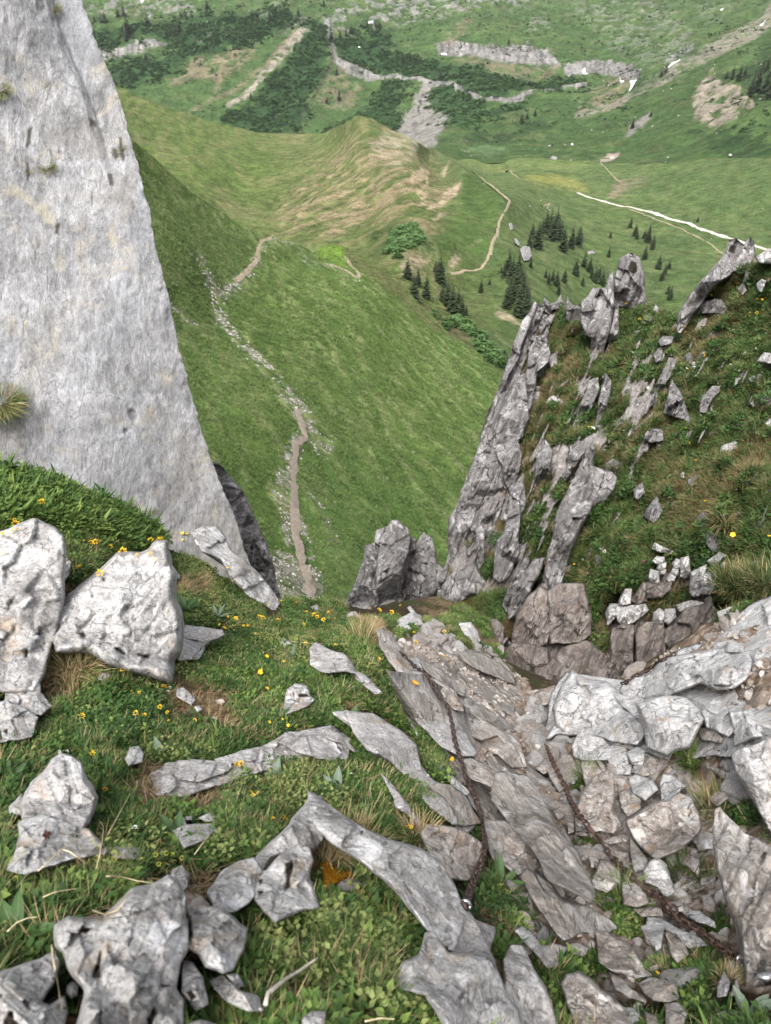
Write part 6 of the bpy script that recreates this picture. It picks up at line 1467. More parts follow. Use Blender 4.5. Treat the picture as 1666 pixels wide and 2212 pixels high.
# ring bolt and coil at the top of the long chain
h, nn = first_hit(*rg('G', [(265, 1715)])[0])
rb_ = h - FW * .11 + UPV * .02
rbo = empty('ring_bolt', rb_, 'dark steel ring bolt with curled ends at the top of the long chain', 'anchor')
tube('ring', np.concatenate([arc(-RT * .02, RT, UPV, .035, -.6, 4.2, 16)]), .0075, M_CHAIN, rbo)
tube('curl', arc(RT * .045 - UPV * .005, RT, UPV, .028, 1.0, 6.6, 18, FW, -.03), .0065, M_STEEL, rbo)
tube('bolt', [-RT * .06 - UPV * .04 + FW * .08, -RT * .05 - UPV * .03, -RT * .05 - UPV * .02 - FW * .02], .011, M_CHAIN, rbo, nv=6)
# pin at the lower end of the left chain
e2 = cl[-1]
pin = empty('anchor_pin', e2, 'short steel pin at the lower end of the left hanging chain', 'anchor')
tube('pin', [UPV * .004, -RT * .015 - UPV * .022 + FW * .01, -RT * .03 - UPV * .045 + FW * .03], .006, M_STEEL, pin)
tube('eye', arc(np.zeros(3), RT, UPV, .012, 0, 2 * PI, 14), .004, M_STEEL, pin)
# ------------------------------------------------------------------ plants: blade, tuft and leaf shapes to scatter
bpy.context.view_layer.update()
DG = bpy.context.evaluated_depsgraph_get()
def first_hit(u, v):
    p = P(float(u), float(v), 1.0)
    d = Vector([float(c) for c in (p - CAM)]).normalized()
    ok, loc, nor, *_ = SC.ray_cast(DG, Vector(CAM), d)
    return (np.array(loc), np.array(nor)) if ok else (None, None)

def leaf_mat(name, c1, c2, c3, trans=.35, rough=.6):
    t = NT(name)
    tint = t.attr('tint', 'INSTANCER').outputs['Fac']
    g = t.attr('g').outputs['Fac']
    col = t.ramp(tint, [(0.0, c1), (.5, c2), (1.0, c3)])
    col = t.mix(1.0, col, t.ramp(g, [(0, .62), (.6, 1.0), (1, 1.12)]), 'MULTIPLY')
    b = t.n('ShaderNodeBsdfPrincipled', {'Base Color': col, 'Roughness': rough, 'Specular IOR Level': .25})
    tr = t.n('ShaderNodeBsdfTranslucent', {'Color': col})
    mx = t.n('ShaderNodeMixShader', {0: trans, 1: b.outputs[0], 2: tr.outputs[0]})
    t.n('ShaderNodeOutputMaterial', {'Surface': mx.outputs[0]})
    return t.m
M_GRASS = leaf_mat('grass_green', CG(72, 102, 42), CG(102, 132, 58), CG(156, 170, 100))
M_DRY = leaf_mat('grass_dry', C(128, 104, 76), C(176, 154, 116), C(214, 198, 160), .2)
M_HERB = leaf_mat('herb_green', CG(54, 90, 38), CG(86, 126, 52), CG(150, 178, 82))
M_GSL = leaf_mat('slope_green', CG(84, 108, 52), CG(114, 138, 68), CG(166, 172, 112), .25)
M_HSL = leaf_mat('slope_herb', CG(62, 98, 46), CG(92, 130, 62), CG(136, 164, 80))
M_PALE = leaf_mat('herb_pale', CG(138, 158, 84), CG(168, 182, 102), CG(200, 206, 112))
M_SPURG = leaf_mat('spur_grass', CG(98, 126, 56), CG(126, 152, 76), CG(178, 184, 128), .2)
M_BROWNT = leaf_mat('brown_tuft', C(92, 80, 52), C(124, 110, 74), C(170, 158, 116), .2)
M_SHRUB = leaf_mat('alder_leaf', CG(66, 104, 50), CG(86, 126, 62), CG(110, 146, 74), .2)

class MB:
    """collects faces for one mesh"""
    def __init__(self): self.v, self.f, self.g = [], [], []
    def strip(self, pts, side, widths):
        n0 = len(self.v)
        for i, (p, w) in enumerate(zip(pts, widths)):
            self.v += [tuple(p - side * w), tuple(p + side * w)]
            gg = i / (len(pts) - 1)
            self.g += [gg, gg]
        for i in range(len(pts) - 1):
            a = n0 + 2 * i
            self.f.append((a, a + 1, a + 3, a + 2))
    def blade(self, base, az, lean, length, width, curl, n=4):
        pts, w = [], []
        h = np.array([math.cos(az), math.sin(az), 0])
        s = np.array([-math.sin(az), math.cos(az), 0])
        p = np.array(base, float)
        ang = lean
        for i in range(n):
            pts.append(p.copy())
            w.append(width * (1 - (i / (n - 1)) ** 1.6) * .5 + width * .02)
            p = p + length / (n - 1) * (h * math.sin(ang) + np.array([0, 0, 1]) * math.cos(ang))
            ang += curl / (n - 1)
        self.strip(pts, s, w)
    def leaf(self, base, az, lean, length, width, curl, n=5, fold=.0, g0=.5):
        pts, w = [], []
        h = np.array([math.cos(az), math.sin(az), 0])
        s = np.array([-math.sin(az), math.cos(az), 0])
        p = np.array(base, float)
        ang = lean
        prof = [0.12, .62, 1.0, .72, .05] if n == 5 else [.15, 1.0, .55, .05]
        for i in range(n):
            pts.append(p.copy())
            w.append(width * .5 * prof[i])
            p = p + length / (n - 1) * (h * math.sin(ang) + np.array([0, 0, 1]) * math.cos(ang))
            ang += curl / (n - 1)
        n0 = len(self.v)
        for i, (p, ww) in enumerate(zip(pts, w)):
            up = np.array([0, 0, 1.0]) * ww * fold
            self.v += [tuple(p - s * ww + up), tuple(p), tuple(p + s * ww + up)]
            self.g += [g0 + .3, g0, g0 + .3]
        for i in range(n - 1):
            a = n0 + 3 * i
            self.f += [(a, a + 1, a + 4, a + 3), (a + 1, a + 2, a + 5, a + 4)]
    def mesh(self, name, smooth=True):
        me = bpy.data.meshes.new(name)
        me.from_pydata([tuple(map(float, v)) for v in self.v], [], self.f)
        me.polygons.foreach_set('use_smooth', np.full(len(self.f), smooth, bool))
        set_float(me, np.clip(self.g, 0, 1), 'g')
        me.update()
        return me
rnd = random.Random(5)
def src(name, me, mat):
    me.materials.append(mat)
    return bpy.data.objects.new(name, me)

def tuft(nb, L, wd, spread, lean, curl, rn):
    m = MB()
    for _ in range(nb):
        a = rn.uniform(0, 6.283)
        r = spread * math.sqrt(rn.random())
        m.blade((r * math.cos(a), r * math.sin(a), -.01), a + rn.uniform(-1, 1), rn.uniform(.02, lean), L * rn.uniform(.5, 1.1), wd * rn.uniform(.7, 1.3), curl * rn.uniform(.3, 1.2))
    return m
def herb(nl, spread, h, ll, lw, rn, n=4):
    m = MB()
    for _ in range(nl):
        a = rn.uniform(0, 6.283)
        r = spread * math.sqrt(rn.random())
        m.leaf((r * math.cos(a), r * math.sin(a), h * rn.uniform(0, 1) * (1 - .5 * r / spread)), rn.uniform(0, 6.283), rn.uniform(.7, 1.5), ll * rn.uniform(.6, 1.2), lw * rn.uniform(.7, 1.2), rn.uniform(.0, .7), n, fold=.25, g0=rn.uniform(.2, .8))
    return m
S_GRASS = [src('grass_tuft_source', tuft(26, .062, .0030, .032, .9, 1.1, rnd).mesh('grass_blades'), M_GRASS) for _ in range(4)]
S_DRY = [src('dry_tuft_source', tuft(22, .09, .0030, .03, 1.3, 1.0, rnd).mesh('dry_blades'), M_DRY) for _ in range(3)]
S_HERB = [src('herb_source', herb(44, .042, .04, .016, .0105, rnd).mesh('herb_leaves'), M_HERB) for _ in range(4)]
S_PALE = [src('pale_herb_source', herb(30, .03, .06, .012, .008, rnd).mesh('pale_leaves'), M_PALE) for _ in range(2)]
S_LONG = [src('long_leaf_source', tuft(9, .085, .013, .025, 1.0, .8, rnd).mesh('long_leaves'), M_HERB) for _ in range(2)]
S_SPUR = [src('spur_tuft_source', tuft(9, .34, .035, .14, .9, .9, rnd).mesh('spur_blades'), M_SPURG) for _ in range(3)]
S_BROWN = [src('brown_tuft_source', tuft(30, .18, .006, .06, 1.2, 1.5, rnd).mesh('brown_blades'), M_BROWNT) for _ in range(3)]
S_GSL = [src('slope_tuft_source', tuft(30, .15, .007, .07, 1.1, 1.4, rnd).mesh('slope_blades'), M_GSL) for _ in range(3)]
S_HSL = [src('slope_herb_source', herb(40, .10, .09, .045, .028, rnd).mesh('slope_leaves'), M_HSL) for _ in range(3)]
def blob(rn):
    m = MB()
    for _ in range(70):
        a, z = rn.uniform(0, 6.283), rn.uniform(-.2, 1)
        r = math.sqrt(max(1 - z * z, 0)) * rn.uniform(.75, 1.05)
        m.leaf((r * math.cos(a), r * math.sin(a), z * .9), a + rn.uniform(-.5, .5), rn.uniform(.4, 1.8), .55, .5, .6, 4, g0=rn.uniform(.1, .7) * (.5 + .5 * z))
    return m
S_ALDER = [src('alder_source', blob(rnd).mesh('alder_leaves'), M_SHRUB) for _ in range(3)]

def scatter(name, srcs, pts, scale, yaw, tint, tilt=None, nor=None, k=.4):
    """one growth of plants nobody could count, as geometry-node copies of a few shapes"""
    n = len(pts)
    me = bpy.data.meshes.new(name)
    me.vertices.add(n)
    me.vertices.foreach_set('co', np.asarray(pts, np.float32).ravel())
    rot = np.zeros((n, 3), np.float32)
    rr = np.random.default_rng(n)
    rot[:, 0] = rr.normal(0, .18, n)
    rot[:, 1] = rr.normal(0, .18, n)
    if nor is not None:       # lean towards the ground's normal
        rot[:, 0] += -np.arctan2(nor[:, 1], nor[:, 2]) * k
        rot[:, 1] += np.arctan2(nor[:, 0], nor[:, 2]) * k
    a = me.attributes.new('rot', 'FLOAT_VECTOR', 'POINT')
    a.data.foreach_set('vector', rot.ravel())
    for nm, vals in (('scl', scale), ('tint', np.clip(tint, 0, 1)), ('yaw', yaw)):
        set_float(me, vals, nm)
    a = me.attributes.new('pick', 'INT', 'POINT')
    a.data.foreach_set('value', rr.integers(0, len(srcs), n).astype(np.int32))
    o = add(name, me)
    col = bpy.data.collections.new(name + '_shapes')
    for s in srcs: col.objects.link(s)
    ng = bpy.data.node_groups.new(name, 'GeometryNodeTree')
    ng.interface.new_socket('Geometry', in_out='INPUT', socket_type='NodeSocketGeometry')
    ng.interface.new_socket('Geometry', in_out='OUTPUT', socket_type='NodeSocketGeometry')
    N = ng.nodes.new
    L = ng.links.new
    gi, go = N('NodeGroupInput'), N('NodeGroupOutput')
    ci = N('GeometryNodeCollectionInfo')
    ci.inputs['Collection'].default_value = col
    ci.inputs['Separate Children'].default_value = True
    ci.inputs['Reset Children'].default_value = True
    ip = N('GeometryNodeInstanceOnPoints')
    ip.inputs['Pick Instance'].default_value = True
    def na(nm, typ):
        x = N('GeometryNodeInputNamedAttribute')
        x.data_type = typ
        x.inputs['Name'].default_value = nm
        return x.outputs['Attribute']
    L(gi.outputs[0], ip.inputs['Points'])
    L(ci.outputs[0], ip.inputs['Instance'])
    L(na('pick', 'INT'), ip.inputs['Instance Index'])
    e = N('FunctionNodeEulerToRotation')
    L(na('rot', 'FLOAT_VECTOR'), e.inputs[0])
    L(e.outputs[0], ip.inputs['Rotation'])
    L(na('scl', 'FLOAT'), ip.inputs['Scale'])
    ri = N('GeometryNodeRotateInstances')
    L(ip.outputs[0], ri.inputs[0])
    cx = N('ShaderNodeCombineXYZ')
    L(na('yaw', 'FLOAT'), cx.inputs[2])
    e2 = N('FunctionNodeEulerToRotation')
    L(cx.outputs[0], e2.inputs[0])
    L(e2.outputs[0], ri.inputs['Rotation'])
    ri.inputs['Local Space'].default_value = True
    L(ri.outputs[0], go.inputs[0])
    md = o.modifiers.new('growth', 'NODES')
    md.node_group = ng
    tag(o, kind='stuff')
    return o

def sample_patch(pt, n, weight, seed):
    """n random points on a sheet of ground, as dense per square metre as weight says"""
    rr = np.random.default_rng(seed)
    p = pt.pos
    a, b, c, d = p[:-1, :-1], p[:-1, 1:], p[1:, 1:], p[1:, :-1]
    nor = np.cross(b - a, d - a)
    nor = np.where(nor[..., 2:] < 0, -nor, nor)
    ar = np.linalg.norm(nor, axis=-1)
    w = (ar * weight[:-1, :-1]).ravel()
    cum = np.cumsum(w)
    i = np.searchsorted(cum, rr.random(n) * cum[-1])
    i = np.clip(i, 0, len(w) - 1)
    s, t = rr.random(n)[:, None], rr.random(n)[:, None]
    f = lambda x: x.reshape(-1, x.shape[-1])[i]
    pts = (f(a) * (1 - s) + f(b) * s) * (1 - t) + (f(d) * (1 - s) + f(c) * s) * t
    nn = f(nor)
    nn = nn / (np.linalg.norm(nn, axis=1, keepdims=True) + 1e-12)
    return pts, nn, rr

RM_CACHE = {}
def rock_cover(U, V, shrink=0):
    m = np.zeros(U.shape, bool)
    for p in ROCK_POLYS:
        lo, hi = p.min(0), p.max(0)
        b = (U > lo[0]) & (U < hi[0]) & (V > lo[1]) & (V < hi[1])
        if not b.any(): continue
        c = p.mean(0)
        q = c + (p - c) * (1.0 - shrink / max(np.ptp(p[:, 0]), np.ptp(p[:, 1])))
        m[b] |= inside(U[b], V[b], q)
    return m

# foreground turf
U, V, pw = ground.U, ground.V, ground.pos
N1 = fbm(pw * 1.8, 4, s=91)
N2 = fbm(pw * 5, 3, s=92)
dirt = np.zeros(U.shape)
for d in DIRT: dirt = np.maximum(dirt, pm(U, V, d, 5, 8, N2))
gul = pm(U, V, GULLY, 6, 14, N2)
covered = rock_cover(U, V, -12)
covered_fg = covered
vis = (V < 2300) & (U > -120) & (U < 1800)
chm = np.minimum(seg_dist(U, V, LC)[0], seg_dist(U, V, RC)[0])
free = (~covered) * vis * sstep(8, 16, chm) * (1 - dirt)
GREENIN = [rg('J', [(380, 190), (470, 150), (560, 120), (640, 140), (560, 190), (500, 250), (430, 290)]), rg('J', [(640, 190), (740, 200), (750, 280), (690, 290), (700, 440), (650, 440), (650, 300)]), rg('J', [(460, 620), (600, 600), (760, 520), (770, 640), (730, 760), (640, 720), (560, 700), (480, 720)]), rg('J', [(600, 900), (700, 850), (700, 1020), (830, 1040), (830, 1180), (700, 1240), (600, 1180), (640, 1100), (590, 1000)]),
           rg('J', [(1010, 760), (1180, 760), (1310, 700), (1340, 1000), (1360, 1200), (1300, 1260), (1290, 1010), (1220, 940), (1050, 900)]), rg('J', [(1040, 0), (1200, 0), (1240, 90), (1160, 160), (1070, 110)]), rg('J', [(1200, 420), (1420, 340), (1560, 330), (1640, 480), (1666, 640), (1500, 590), (1420, 500), (1330, 440), (1230, 470)]),
           rg('J', [(1120, 1340), (1300, 1300), (1340, 1500), (1480, 1520), (1500, 1600), (1700, 1620), (1700, 1800), (1220, 1800), (1200, 1600), (1080, 1540), (1060, 1440)]), rg('J', [(160, 1420), (300, 1330), (480, 1380), (600, 1450), (620, 1560), (540, 1560), (430, 1460), (340, 1480), (320, 1600), (380, 1790), (300, 1790), (200, 1540)]), rg('J', [(640, 1450), (780, 1470), (860, 1480), (800, 1520), (700, 1500)]),
           rg('J', [(0, 820), (80, 830), (180, 960), (130, 1000), (40, 1020), (0, 1180)]), rg('J', [(920, 1250), (1000, 1260), (1030, 1380), (940, 1400)]), rg('J', [(830, 1480), (1000, 1400), (1120, 1560), (1060, 1580), (960, 1490)]), rg('G', [(1560, 1690), (1700, 1650), (1700, 1790), (1500, 1760)]), rg('G', [(1080, 1740), (1200, 1730), (1260, 1790), (1080, 1800)]),
           rg('I', [(1450, 780), (1600, 780), (1700, 840), (1700, 1250), (1520, 1330), (1540, 1170), (1440, 1130), (1380, 1060), (1420, 930)]), rg('F', [(1330, 1330), (1450, 1340), (1460, 1400), (1350, 1390)]), rg('F', [(1180, 1150), (1260, 1160), (1250, 1210), (1190, 1200)])]
gin = np.zeros(U.shape)
for d in GREENIN: gin = np.maximum(gin, pm(U, V, d, 6, 8, N2))
FARLEDGE = pm(U, V, rg('F', [(560, 790), (900, 690), (1200, 700), (1420, 800), (1666, 1050), (1650, 1160), (1400, 1080), (1200, 1060), (900, 1010), (800, 900)]), 6, 12, N2)
N3c = fbm(pw * 9, 3, s=98)
free = free * (.05 + .95 * sstep(-.16, .06, fbm(pw * 4.5, 4, .65, s=99)))
turf = free * np.maximum(1 - gul, gin * .55)
dgrass = turf * (.55 + .9 * sstep(-.2, .4, N1))
drym = np.zeros(U.shape)
for pol in (rg('E', [(330, 1150), (620, 1140), (680, 1330), (560, 1450), (420, 1560), (320, 1500), (300, 1330)]), rg('I', [(350, 500), (440, 480), (600, 600), (760, 700), (760, 830), (640, 850), (520, 800), (440, 900), (360, 900), (350, 720), (300, 620)]), rg('F', [(560, 790), (800, 880), (850, 1100), (760, 1060), (660, 900)]), rg('E', [(-20, 850), (130, 900), (80, 1150), (-20, 1500)]), rg('E', [(180, 360), (440, 380), (400, 440), (220, 440)]),
            rg('E', [(1150, 760), (1330, 740), (1320, 860), (1180, 860)]), rg('I', [(900, 440), (1060, 560), (1080, 660), (960, 620)]), rg('J', [(1330, 1440), (1480, 1420), (1480, 1520), (1330, 1560)]), rg('J', [(1220, 400), (1420, 350), (1420, 450), (1260, 470)]), rg('E', [(780, 130), (1000, 330), (1060, 480), (1250, 500), (900, 470), (700, 300)])):
    drym = np.maximum(drym, pm(U, V, pol, 6, 8, N2))
herbm = np.clip(.35 + sstep(-.25, .3, N2 - .4 * N1), 0, 1)
for pol in (rg('F', [(0, 1000), (350, 1150), (700, 1200), (950, 1350), (1000, 1500), (760, 1450), (500, 1440), (0, 1400)]), rg('E', [(650, 1500), (1100, 1450), (1250, 1700), (1250, 1871), (400, 1871), (500, 1600)]), rg('E', [(1170, 1260), (1500, 1120), (1666, 1150), (1666, 1600), (1450, 1500)])):
    herbm = np.maximum(herbm, 1.6 * pm(U, V, pol, 10, 12, N2))
near = lambda pts: np.linalg.norm(pts - CAM, axis=1)
def put(name, srcs, patch_, n, w, sd, s0, s1, tb=0.0, k=.4, tmul=.22, noise_s=1.2):
    pts, nn, rr = sample_patch(patch_, n, w, sd)
    t = .45 + tb + rr.normal(0, tmul, n) + .35 * fbm(pts * noise_s, 3, s=sd)
    sc = s0 + (s1 - s0) * rr.random(n)
    pts = pts - nn * .006
    return scatter(name, srcs, pts, sc, rr.random(n) * 6.283, t, nor=nn, k=k)
put('grass', S_GRASS, ground, 27000, dgrass * (1 - .8 * drym) * (.3 + sstep(.3, -.2, N3c)), 101, .5, 1.25, tmul=.3)
put('dry_grass', S_DRY, ground, 4600, turf * (.22 + 2.6 * drym + .5 * sstep(.1, .4, N2)) + .06 * dirt * vis * (~covered), 102, .5, 1.1)
put('ground_cover', S_HERB, ground, 24000, turf * (.12 + herbm) * (1 - .9 * drym) * (.25 + sstep(-.25, .25, N3c)), 103, .55, 1.4, tmul=.3)
put('pale_herbs', S_PALE, ground, 2600, turf * sstep(.1, .4, N1 - .3 * N2) * (1 - .9 * drym), 104, .7, 1.4)
put('leafy_plants', S_LONG, ground, 2100, turf * sstep(-.1, .3, N2) * (1 - .9 * drym), 105, .5, 1.2)

KN = pm(U, V, rg('E', [(-60, -10), (300, 60), (700, 200), (1000, 400), (1090, 560), (900, 560), (600, 440), (400, 400), (-60, 380)]), 6, 8, N2)
put('tall_leaves', S_LONG, ground, 520, (~covered) * KN, 106, .9, 2.0, tb=.05)
put('tall_grass', S_GRASS, ground, 650, (~covered) * KN, 107, 1.0, 2.0, tb=.1)
put('knoll_herbs', S_HERB, ground, 1500, (~covered) * KN, 108, 1.2, 2.2, tb=.2)
# right slope
U, V, pw = slope.U, slope.V, slope.pos
N1 = fbm(pw * 1.1, 4, s=93)
N2 = fbm(pw * 3, 3, s=94)
rz2 = np.zeros(U.shape)
for z in ROCKZ: rz2 = np.maximum(rz2, pm(U, V, z, 8, 12, N2))
GRS = [rg('F', [(1000, 690), (1250, 690), (1420, 850), (1320, 1010), (1000, 960)]), rg('G', [(230, 480), (700, 480), (860, 560), (830, 680), (700, 730), (600, 720), (440, 720), (300, 710), (190, 660)]), rg('G', [(1300, 560), (1500, 500), (1700, 480), (1700, 790), (1480, 800), (1320, 820), (1270, 740)]), rg('G', [(860, 820), (1060, 700), (1140, 700), (1240, 770), (1050, 830), (900, 930)]), rg('G', [(290, 1050), (500, 1040), (640, 1040), (630, 1190), (540, 1160), (460, 1070), (330, 1110)]),
       rg('D', [(690, 370), (780, 370), (870, 420), (890, 490), (860, 530), (740, 545), (700, 480)]), rg('F', [(1350, 170), (1420, 160), (1420, 380), (1370, 370)]), rg('F', [(1400, 500), (1540, 480), (1560, 560), (1420, 560)]), rg('F', [(1420, 20), (1540, 20), (1540, 240), (1430, 240)]), rg('F', [(1320, 680), (1620, 660), (1600, 860), (1500, 860), (1420, 830)]), rg('D', [(600, 640), (660, 640), (630, 850), (600, 840)])]
gr = np.zeros(U.shape)
for z in GRS: gr = np.maximum(gr, pm(U, V, z, 6, 10, N2))
covered = rock_cover(U, V, -14) | (poke > .4)
cavem = np.zeros(U.shape)
for z in CAVES: cavem = np.maximum(cavem, pm(U, V, z, 3, 4, N2))
CHUTE = pm(U, V, rg('G', [(880, 500), (1000, 490), (1150, 520), (1150, 760), (960, 760), (860, 700)]), 5, 6, N2)
bare = np.maximum(CHUTE, pm(U, V, rg('D', [(1560, 690), (1666, 700), (1666, 900), (1600, 860), (1500, 760)]), 8, 16, N2) * .8)
ok = (~covered) * np.clip(np.maximum(1 - rz2, gr), 0, 1) * (1 - cavem) * (1 - .9 * bare) * (U < 1760)
brn = sstep(-.15, .3, N1 + .4 * N2)
for pol in (rg('D', [(640, 640), (850, 560), (880, 640), (820, 780), (700, 900), (620, 880)]), rg('D', [(560, 900), (800, 940), (780, 1100), (600, 1240), (560, 1100)])):
    brn = np.maximum(brn, pm(U, V, pol, 10, 12, N2))
put('slope_dry_grass', S_BROWN, slope, 7500, ok * (.15 + .8 * brn), 111, .5, 1.15, k=.15)
put('slope_grass', S_GSL, slope, 13000, ok * (.4 + sstep(.3, -.2, N1)) * (1 - .45 * brn), 112, .5, 1.1, tb=-.15, k=.2)
put('slope_ground_cover', S_HSL, slope, 11500, ok * (.25 + sstep(-.1, .3, N2 - .3 * N1)), 113, .5, 1.2, tb=-.15, k=.4)
# moss cushions and small tufts hanging in the rock
put('ledge_grass', S_BROWN, slope, 500, (~covered) * sstep(.15, .35, N2) * rz2 * (1 - cavem), 114, .3, .6, k=.1)

# green spur
U, V, pw = spur.U, spur.V, spur.pos
dd = np.linalg.norm(pw - CAM, axis=-1)
N2 = fbm(pw / 3.0, 3, s=95)
w = np.minimum(1, (55 / dd) ** 2) * (V < 1330) * (1 - .93 * SM) * (U > 250) * (.6 + .6 * sstep(-.3, .3, N2))
pth = 1 - np.maximum(lm(U, V, [(640, 955), (632, 1020), (633, 1060), (640, 1160), (656, 1240), (676, 1300)], 9, 12), lm(U, V, [(640, 955), (660, 940), (650, 905)], 6, 6))
pts, nn, rr = sample_patch(spur, 46000, w * pth, 121)
dist = near(pts)
scatter('spur_grass', S_SPUR, pts - nn * .03, (.45 + .7 * rr.random(len(pts))) * np.clip(dist / 70, .6, 2.0), rr.random(len(pts)) * 6.283, .35 + .3 * fbm(pts / 6, 3, s=122) + rr.normal(0, .2, len(pts)), nor=nn, k=.5)

# alder scrub across the valley
U, V, pw = far.U, far.V, far.pos
fmask = np.zeros(U.shape)
N2 = fbm(pw / 25.0, 3, s=96)
for f in FOREST: fmask = np.maximum(fmask, pm(U, V, f, 5, 14, N2))
cl = np.maximum(lm(U, V, low_band, 7, 4, 2, 4, N2, 'B'), lm(U, V, [(1415, 90), (1420, 140), (1450, 250), (1510, 310), (1600, 335), (1666, 340)], 7, 7, 2, 5, N2, 'A'))
scr = lm(U, V, rg('A', [(1325, 120), (1200, 250), (1090, 380), (990, 455)]), 8, 5, 3)
fsoft = np.zeros(U.shape)
for f in FOREST: fsoft = np.maximum(fsoft, pm(U, V, f, 16, 30, N2))
pts, nn, rr = sample_patch(far, 11000, (fsoft ** 1.5) * (1 - cl) * (1 - scr) * (.04 + sstep(-.35, .15, N2)) * (U > 150) * (U < 1750), 131)
scatter('alder_thicket', S_ALDER, pts, 1.3 + 2.6 * rr.random(len(pts)) ** 1.5, rr.random(len(pts)) * 6.283, .5 + rr.normal(0, .3, len(pts)))
HSH = [rg('B', [(20, 1000), (140, 965), (150, 1030), (60, 1100), (0, 1100)]), rg('D', [(230, 420), (330, 440), (420, 560), (480, 620), (500, 580), (430, 500), (330, 420)]), rg('D', [(170, 380), (230, 400), (250, 430), (180, 400)])]
U, V, pw = hump.U, hump.V, hump.pos
N2 = fbm(pw / 12.0, 3, s=97)
hm = np.zeros(U.shape)
for f in HSH: hm = np.maximum(hm, pm(U, V, f, 5, 14, N2))
pts, nn, rr = sample_patch(hump, 420, (hm > .5) * 1.0, 132)
scatter('alder_scrub', S_ALDER, pts, .9 + 1.0 * rr.random(len(pts)), rr.random(len(pts)) * 6.283, .75 + rr.normal(0, .2, len(pts)))
# ------------------------------------------------------------------ loose stones and gravel
U, V, pw = ground.U, ground.V, ground.pos
rub = np.maximum(gul * (1 - .4 * gin), .35 * dirt) * (V < 2300) * (U > -100) * (U < 1760)
n = 5200
pts, nn, rr = sample_patch(ground, n, rub * (.3 + sstep(-.2, .3, N2 if N2.shape == U.shape else fbm(pw * 5, 3, s=92))), 141)
sz = .008 + .034 * rr.random(n) ** 3.0
o = scatter('gravel', S_STONE, pts, sz, rr.random(n) * 6.283, .5 + rr.normal(0, .28, n))
for patch_, nm, nn_, wt, s0, s1 in ((spur, 'scree', 2400, None, .05, .2),):
    w = sm2 * (np.minimum(1, (70 / np.linalg.norm(spur.pos - CAM, axis=-1)) ** 1.2)) * (V.shape is not None)
    pts, nn, rr = sample_patch(spur, nn_, w * pth + .0006 * (spur.U > 400), 142)
    dist = near(pts)
    scatter(nm, S_SCREE, pts, (s0 + s1 * rr.random(nn_) ** 2.5) * np.clip(dist / 80, .7, 1.8), rr.random(nn_) * 6.283, .5 + rr.normal(0, .25, nn_))
LIT = MB()
for _ in range(26):
    a_, q_ = rnd.uniform(0, 6.28), .06 * math.sqrt(rnd.random())
    LIT.blade((q_ * math.cos(a_), q_ * math.sin(a_), .004), rnd.uniform(0, 6.28), rnd.uniform(1.3, 1.6), rnd.uniform(.02, .06), .0028, .2, 3)
S_LIT = [src('litter_source', LIT.mesh('straw_litter'), M_DRY)]
pts, nn, rr = sample_patch(ground, 2600, (dirt + .25 * turf) * vis * (~covered_fg), 147)
scatter('straw_litter', S_LIT, pts + nn * .004, .6 + .7 * rr.random(2600), rr.random(2600) * 6.283, .3 + rr.normal(0, .3, 2600), nor=nn, k=.9)
# far scattered blocks of stone: white dots on the slopes
for patch_, nm, n, a, b, sd in ((hump, 'meadow_stones', 260, .25, 1.0, 143), (far, 'slope_stones', 1000, .7, 2.6, 144)):
    U2 = patch_.U
    nz = fbm(patch_.pos / 60, 3, s=sd)
    w = sstep(-.1, .4, nz) * (U2 > 160) * (U2 < 1750) * np.where((U2 > 900) | (patch_ is far), 1.0, .12)
    pts, nn, rr = sample_patch(patch_, n, w, sd)
    scatter(nm, S_SCREE, pts, a + b * rr.random(n) ** 3, rr.random(n) * 6.283, .25 + rr.normal(0, .25, n))
# dark low bushes dotted over the far slopes
N9 = fbm(far.pos / 45, 3, s=145)
pts, nn, rr = sample_patch(far, 2600, sstep(.05, .4, N9) * (far.U > 160) * (far.U < 1750) * sstep(330, 250, far.V), 145)
scatter('low_scrub', S_ALDER, pts, 1.0 + 1.8 * rr.random(len(pts)) ** 2, rr.random(len(pts)) * 6.283, .35 + rr.normal(0, .3, len(pts)))

# small stones of the right slope and the gully that can be counted
bpy.context.view_layer.update()
base_st = [icorock(970 + k, 3) for k in range(5)]
for k, me in enumerate(base_st): me.materials.append((M_SPIRE, M_GREY, M_SPIRE, M_WHITE, M_TAN)[k])
for me in base_st: me.polygons.foreach_set('use_smooth', np.zeros(len(me.polygons), bool))
for me in base_st: set_float(me, np.zeros(len(me.vertices)), 'moss')
w = ok * (slope.V < 1230) * (slope.V > 690) * (.15 + sstep(.0, .4, fbm(slope.pos * .9, 3, s=151)))
pts, nn, rr = sample_patch(slope, 90, w, 151)
proto = add('stone', base_st[0])
tag(proto, 'small grey stone poking out of the grass on the right slope', 'rock', 'small stones in the right slope')
for k, p in enumerate(pts):
    o = proto if k == 0 else proto.copy()
    if k: COL.objects.link(o)
    o.data = base_st[(0, 1, 2, 0)[k % 4]]
    o.location = Vector(p + np.array([0, -.02, .02]))
    o.rotation_euler = (rr.random() * 6, rr.random() * 6, rr.random() * 6)
    sx = .05 + .10 * rr.random() ** 1.6
    o.scale = (sx, sx * (.7 + .5 * rr.random()), sx * (.8 + .9 * rr.random()))
w = gul * (1 - gin) * (~rock_cover(ground.U, ground.V)) * (ground.V < 2200) * (ground.U < 1700) * (ground.U > 900)
pts, nn, rr = sample_patch(ground, 170, w, 152)
proto = add('stone', base_st[4])
tag(proto, 'small broken pinkish stone lying loose on the gully floor', 'rock', 'loose stones on the gully floor')
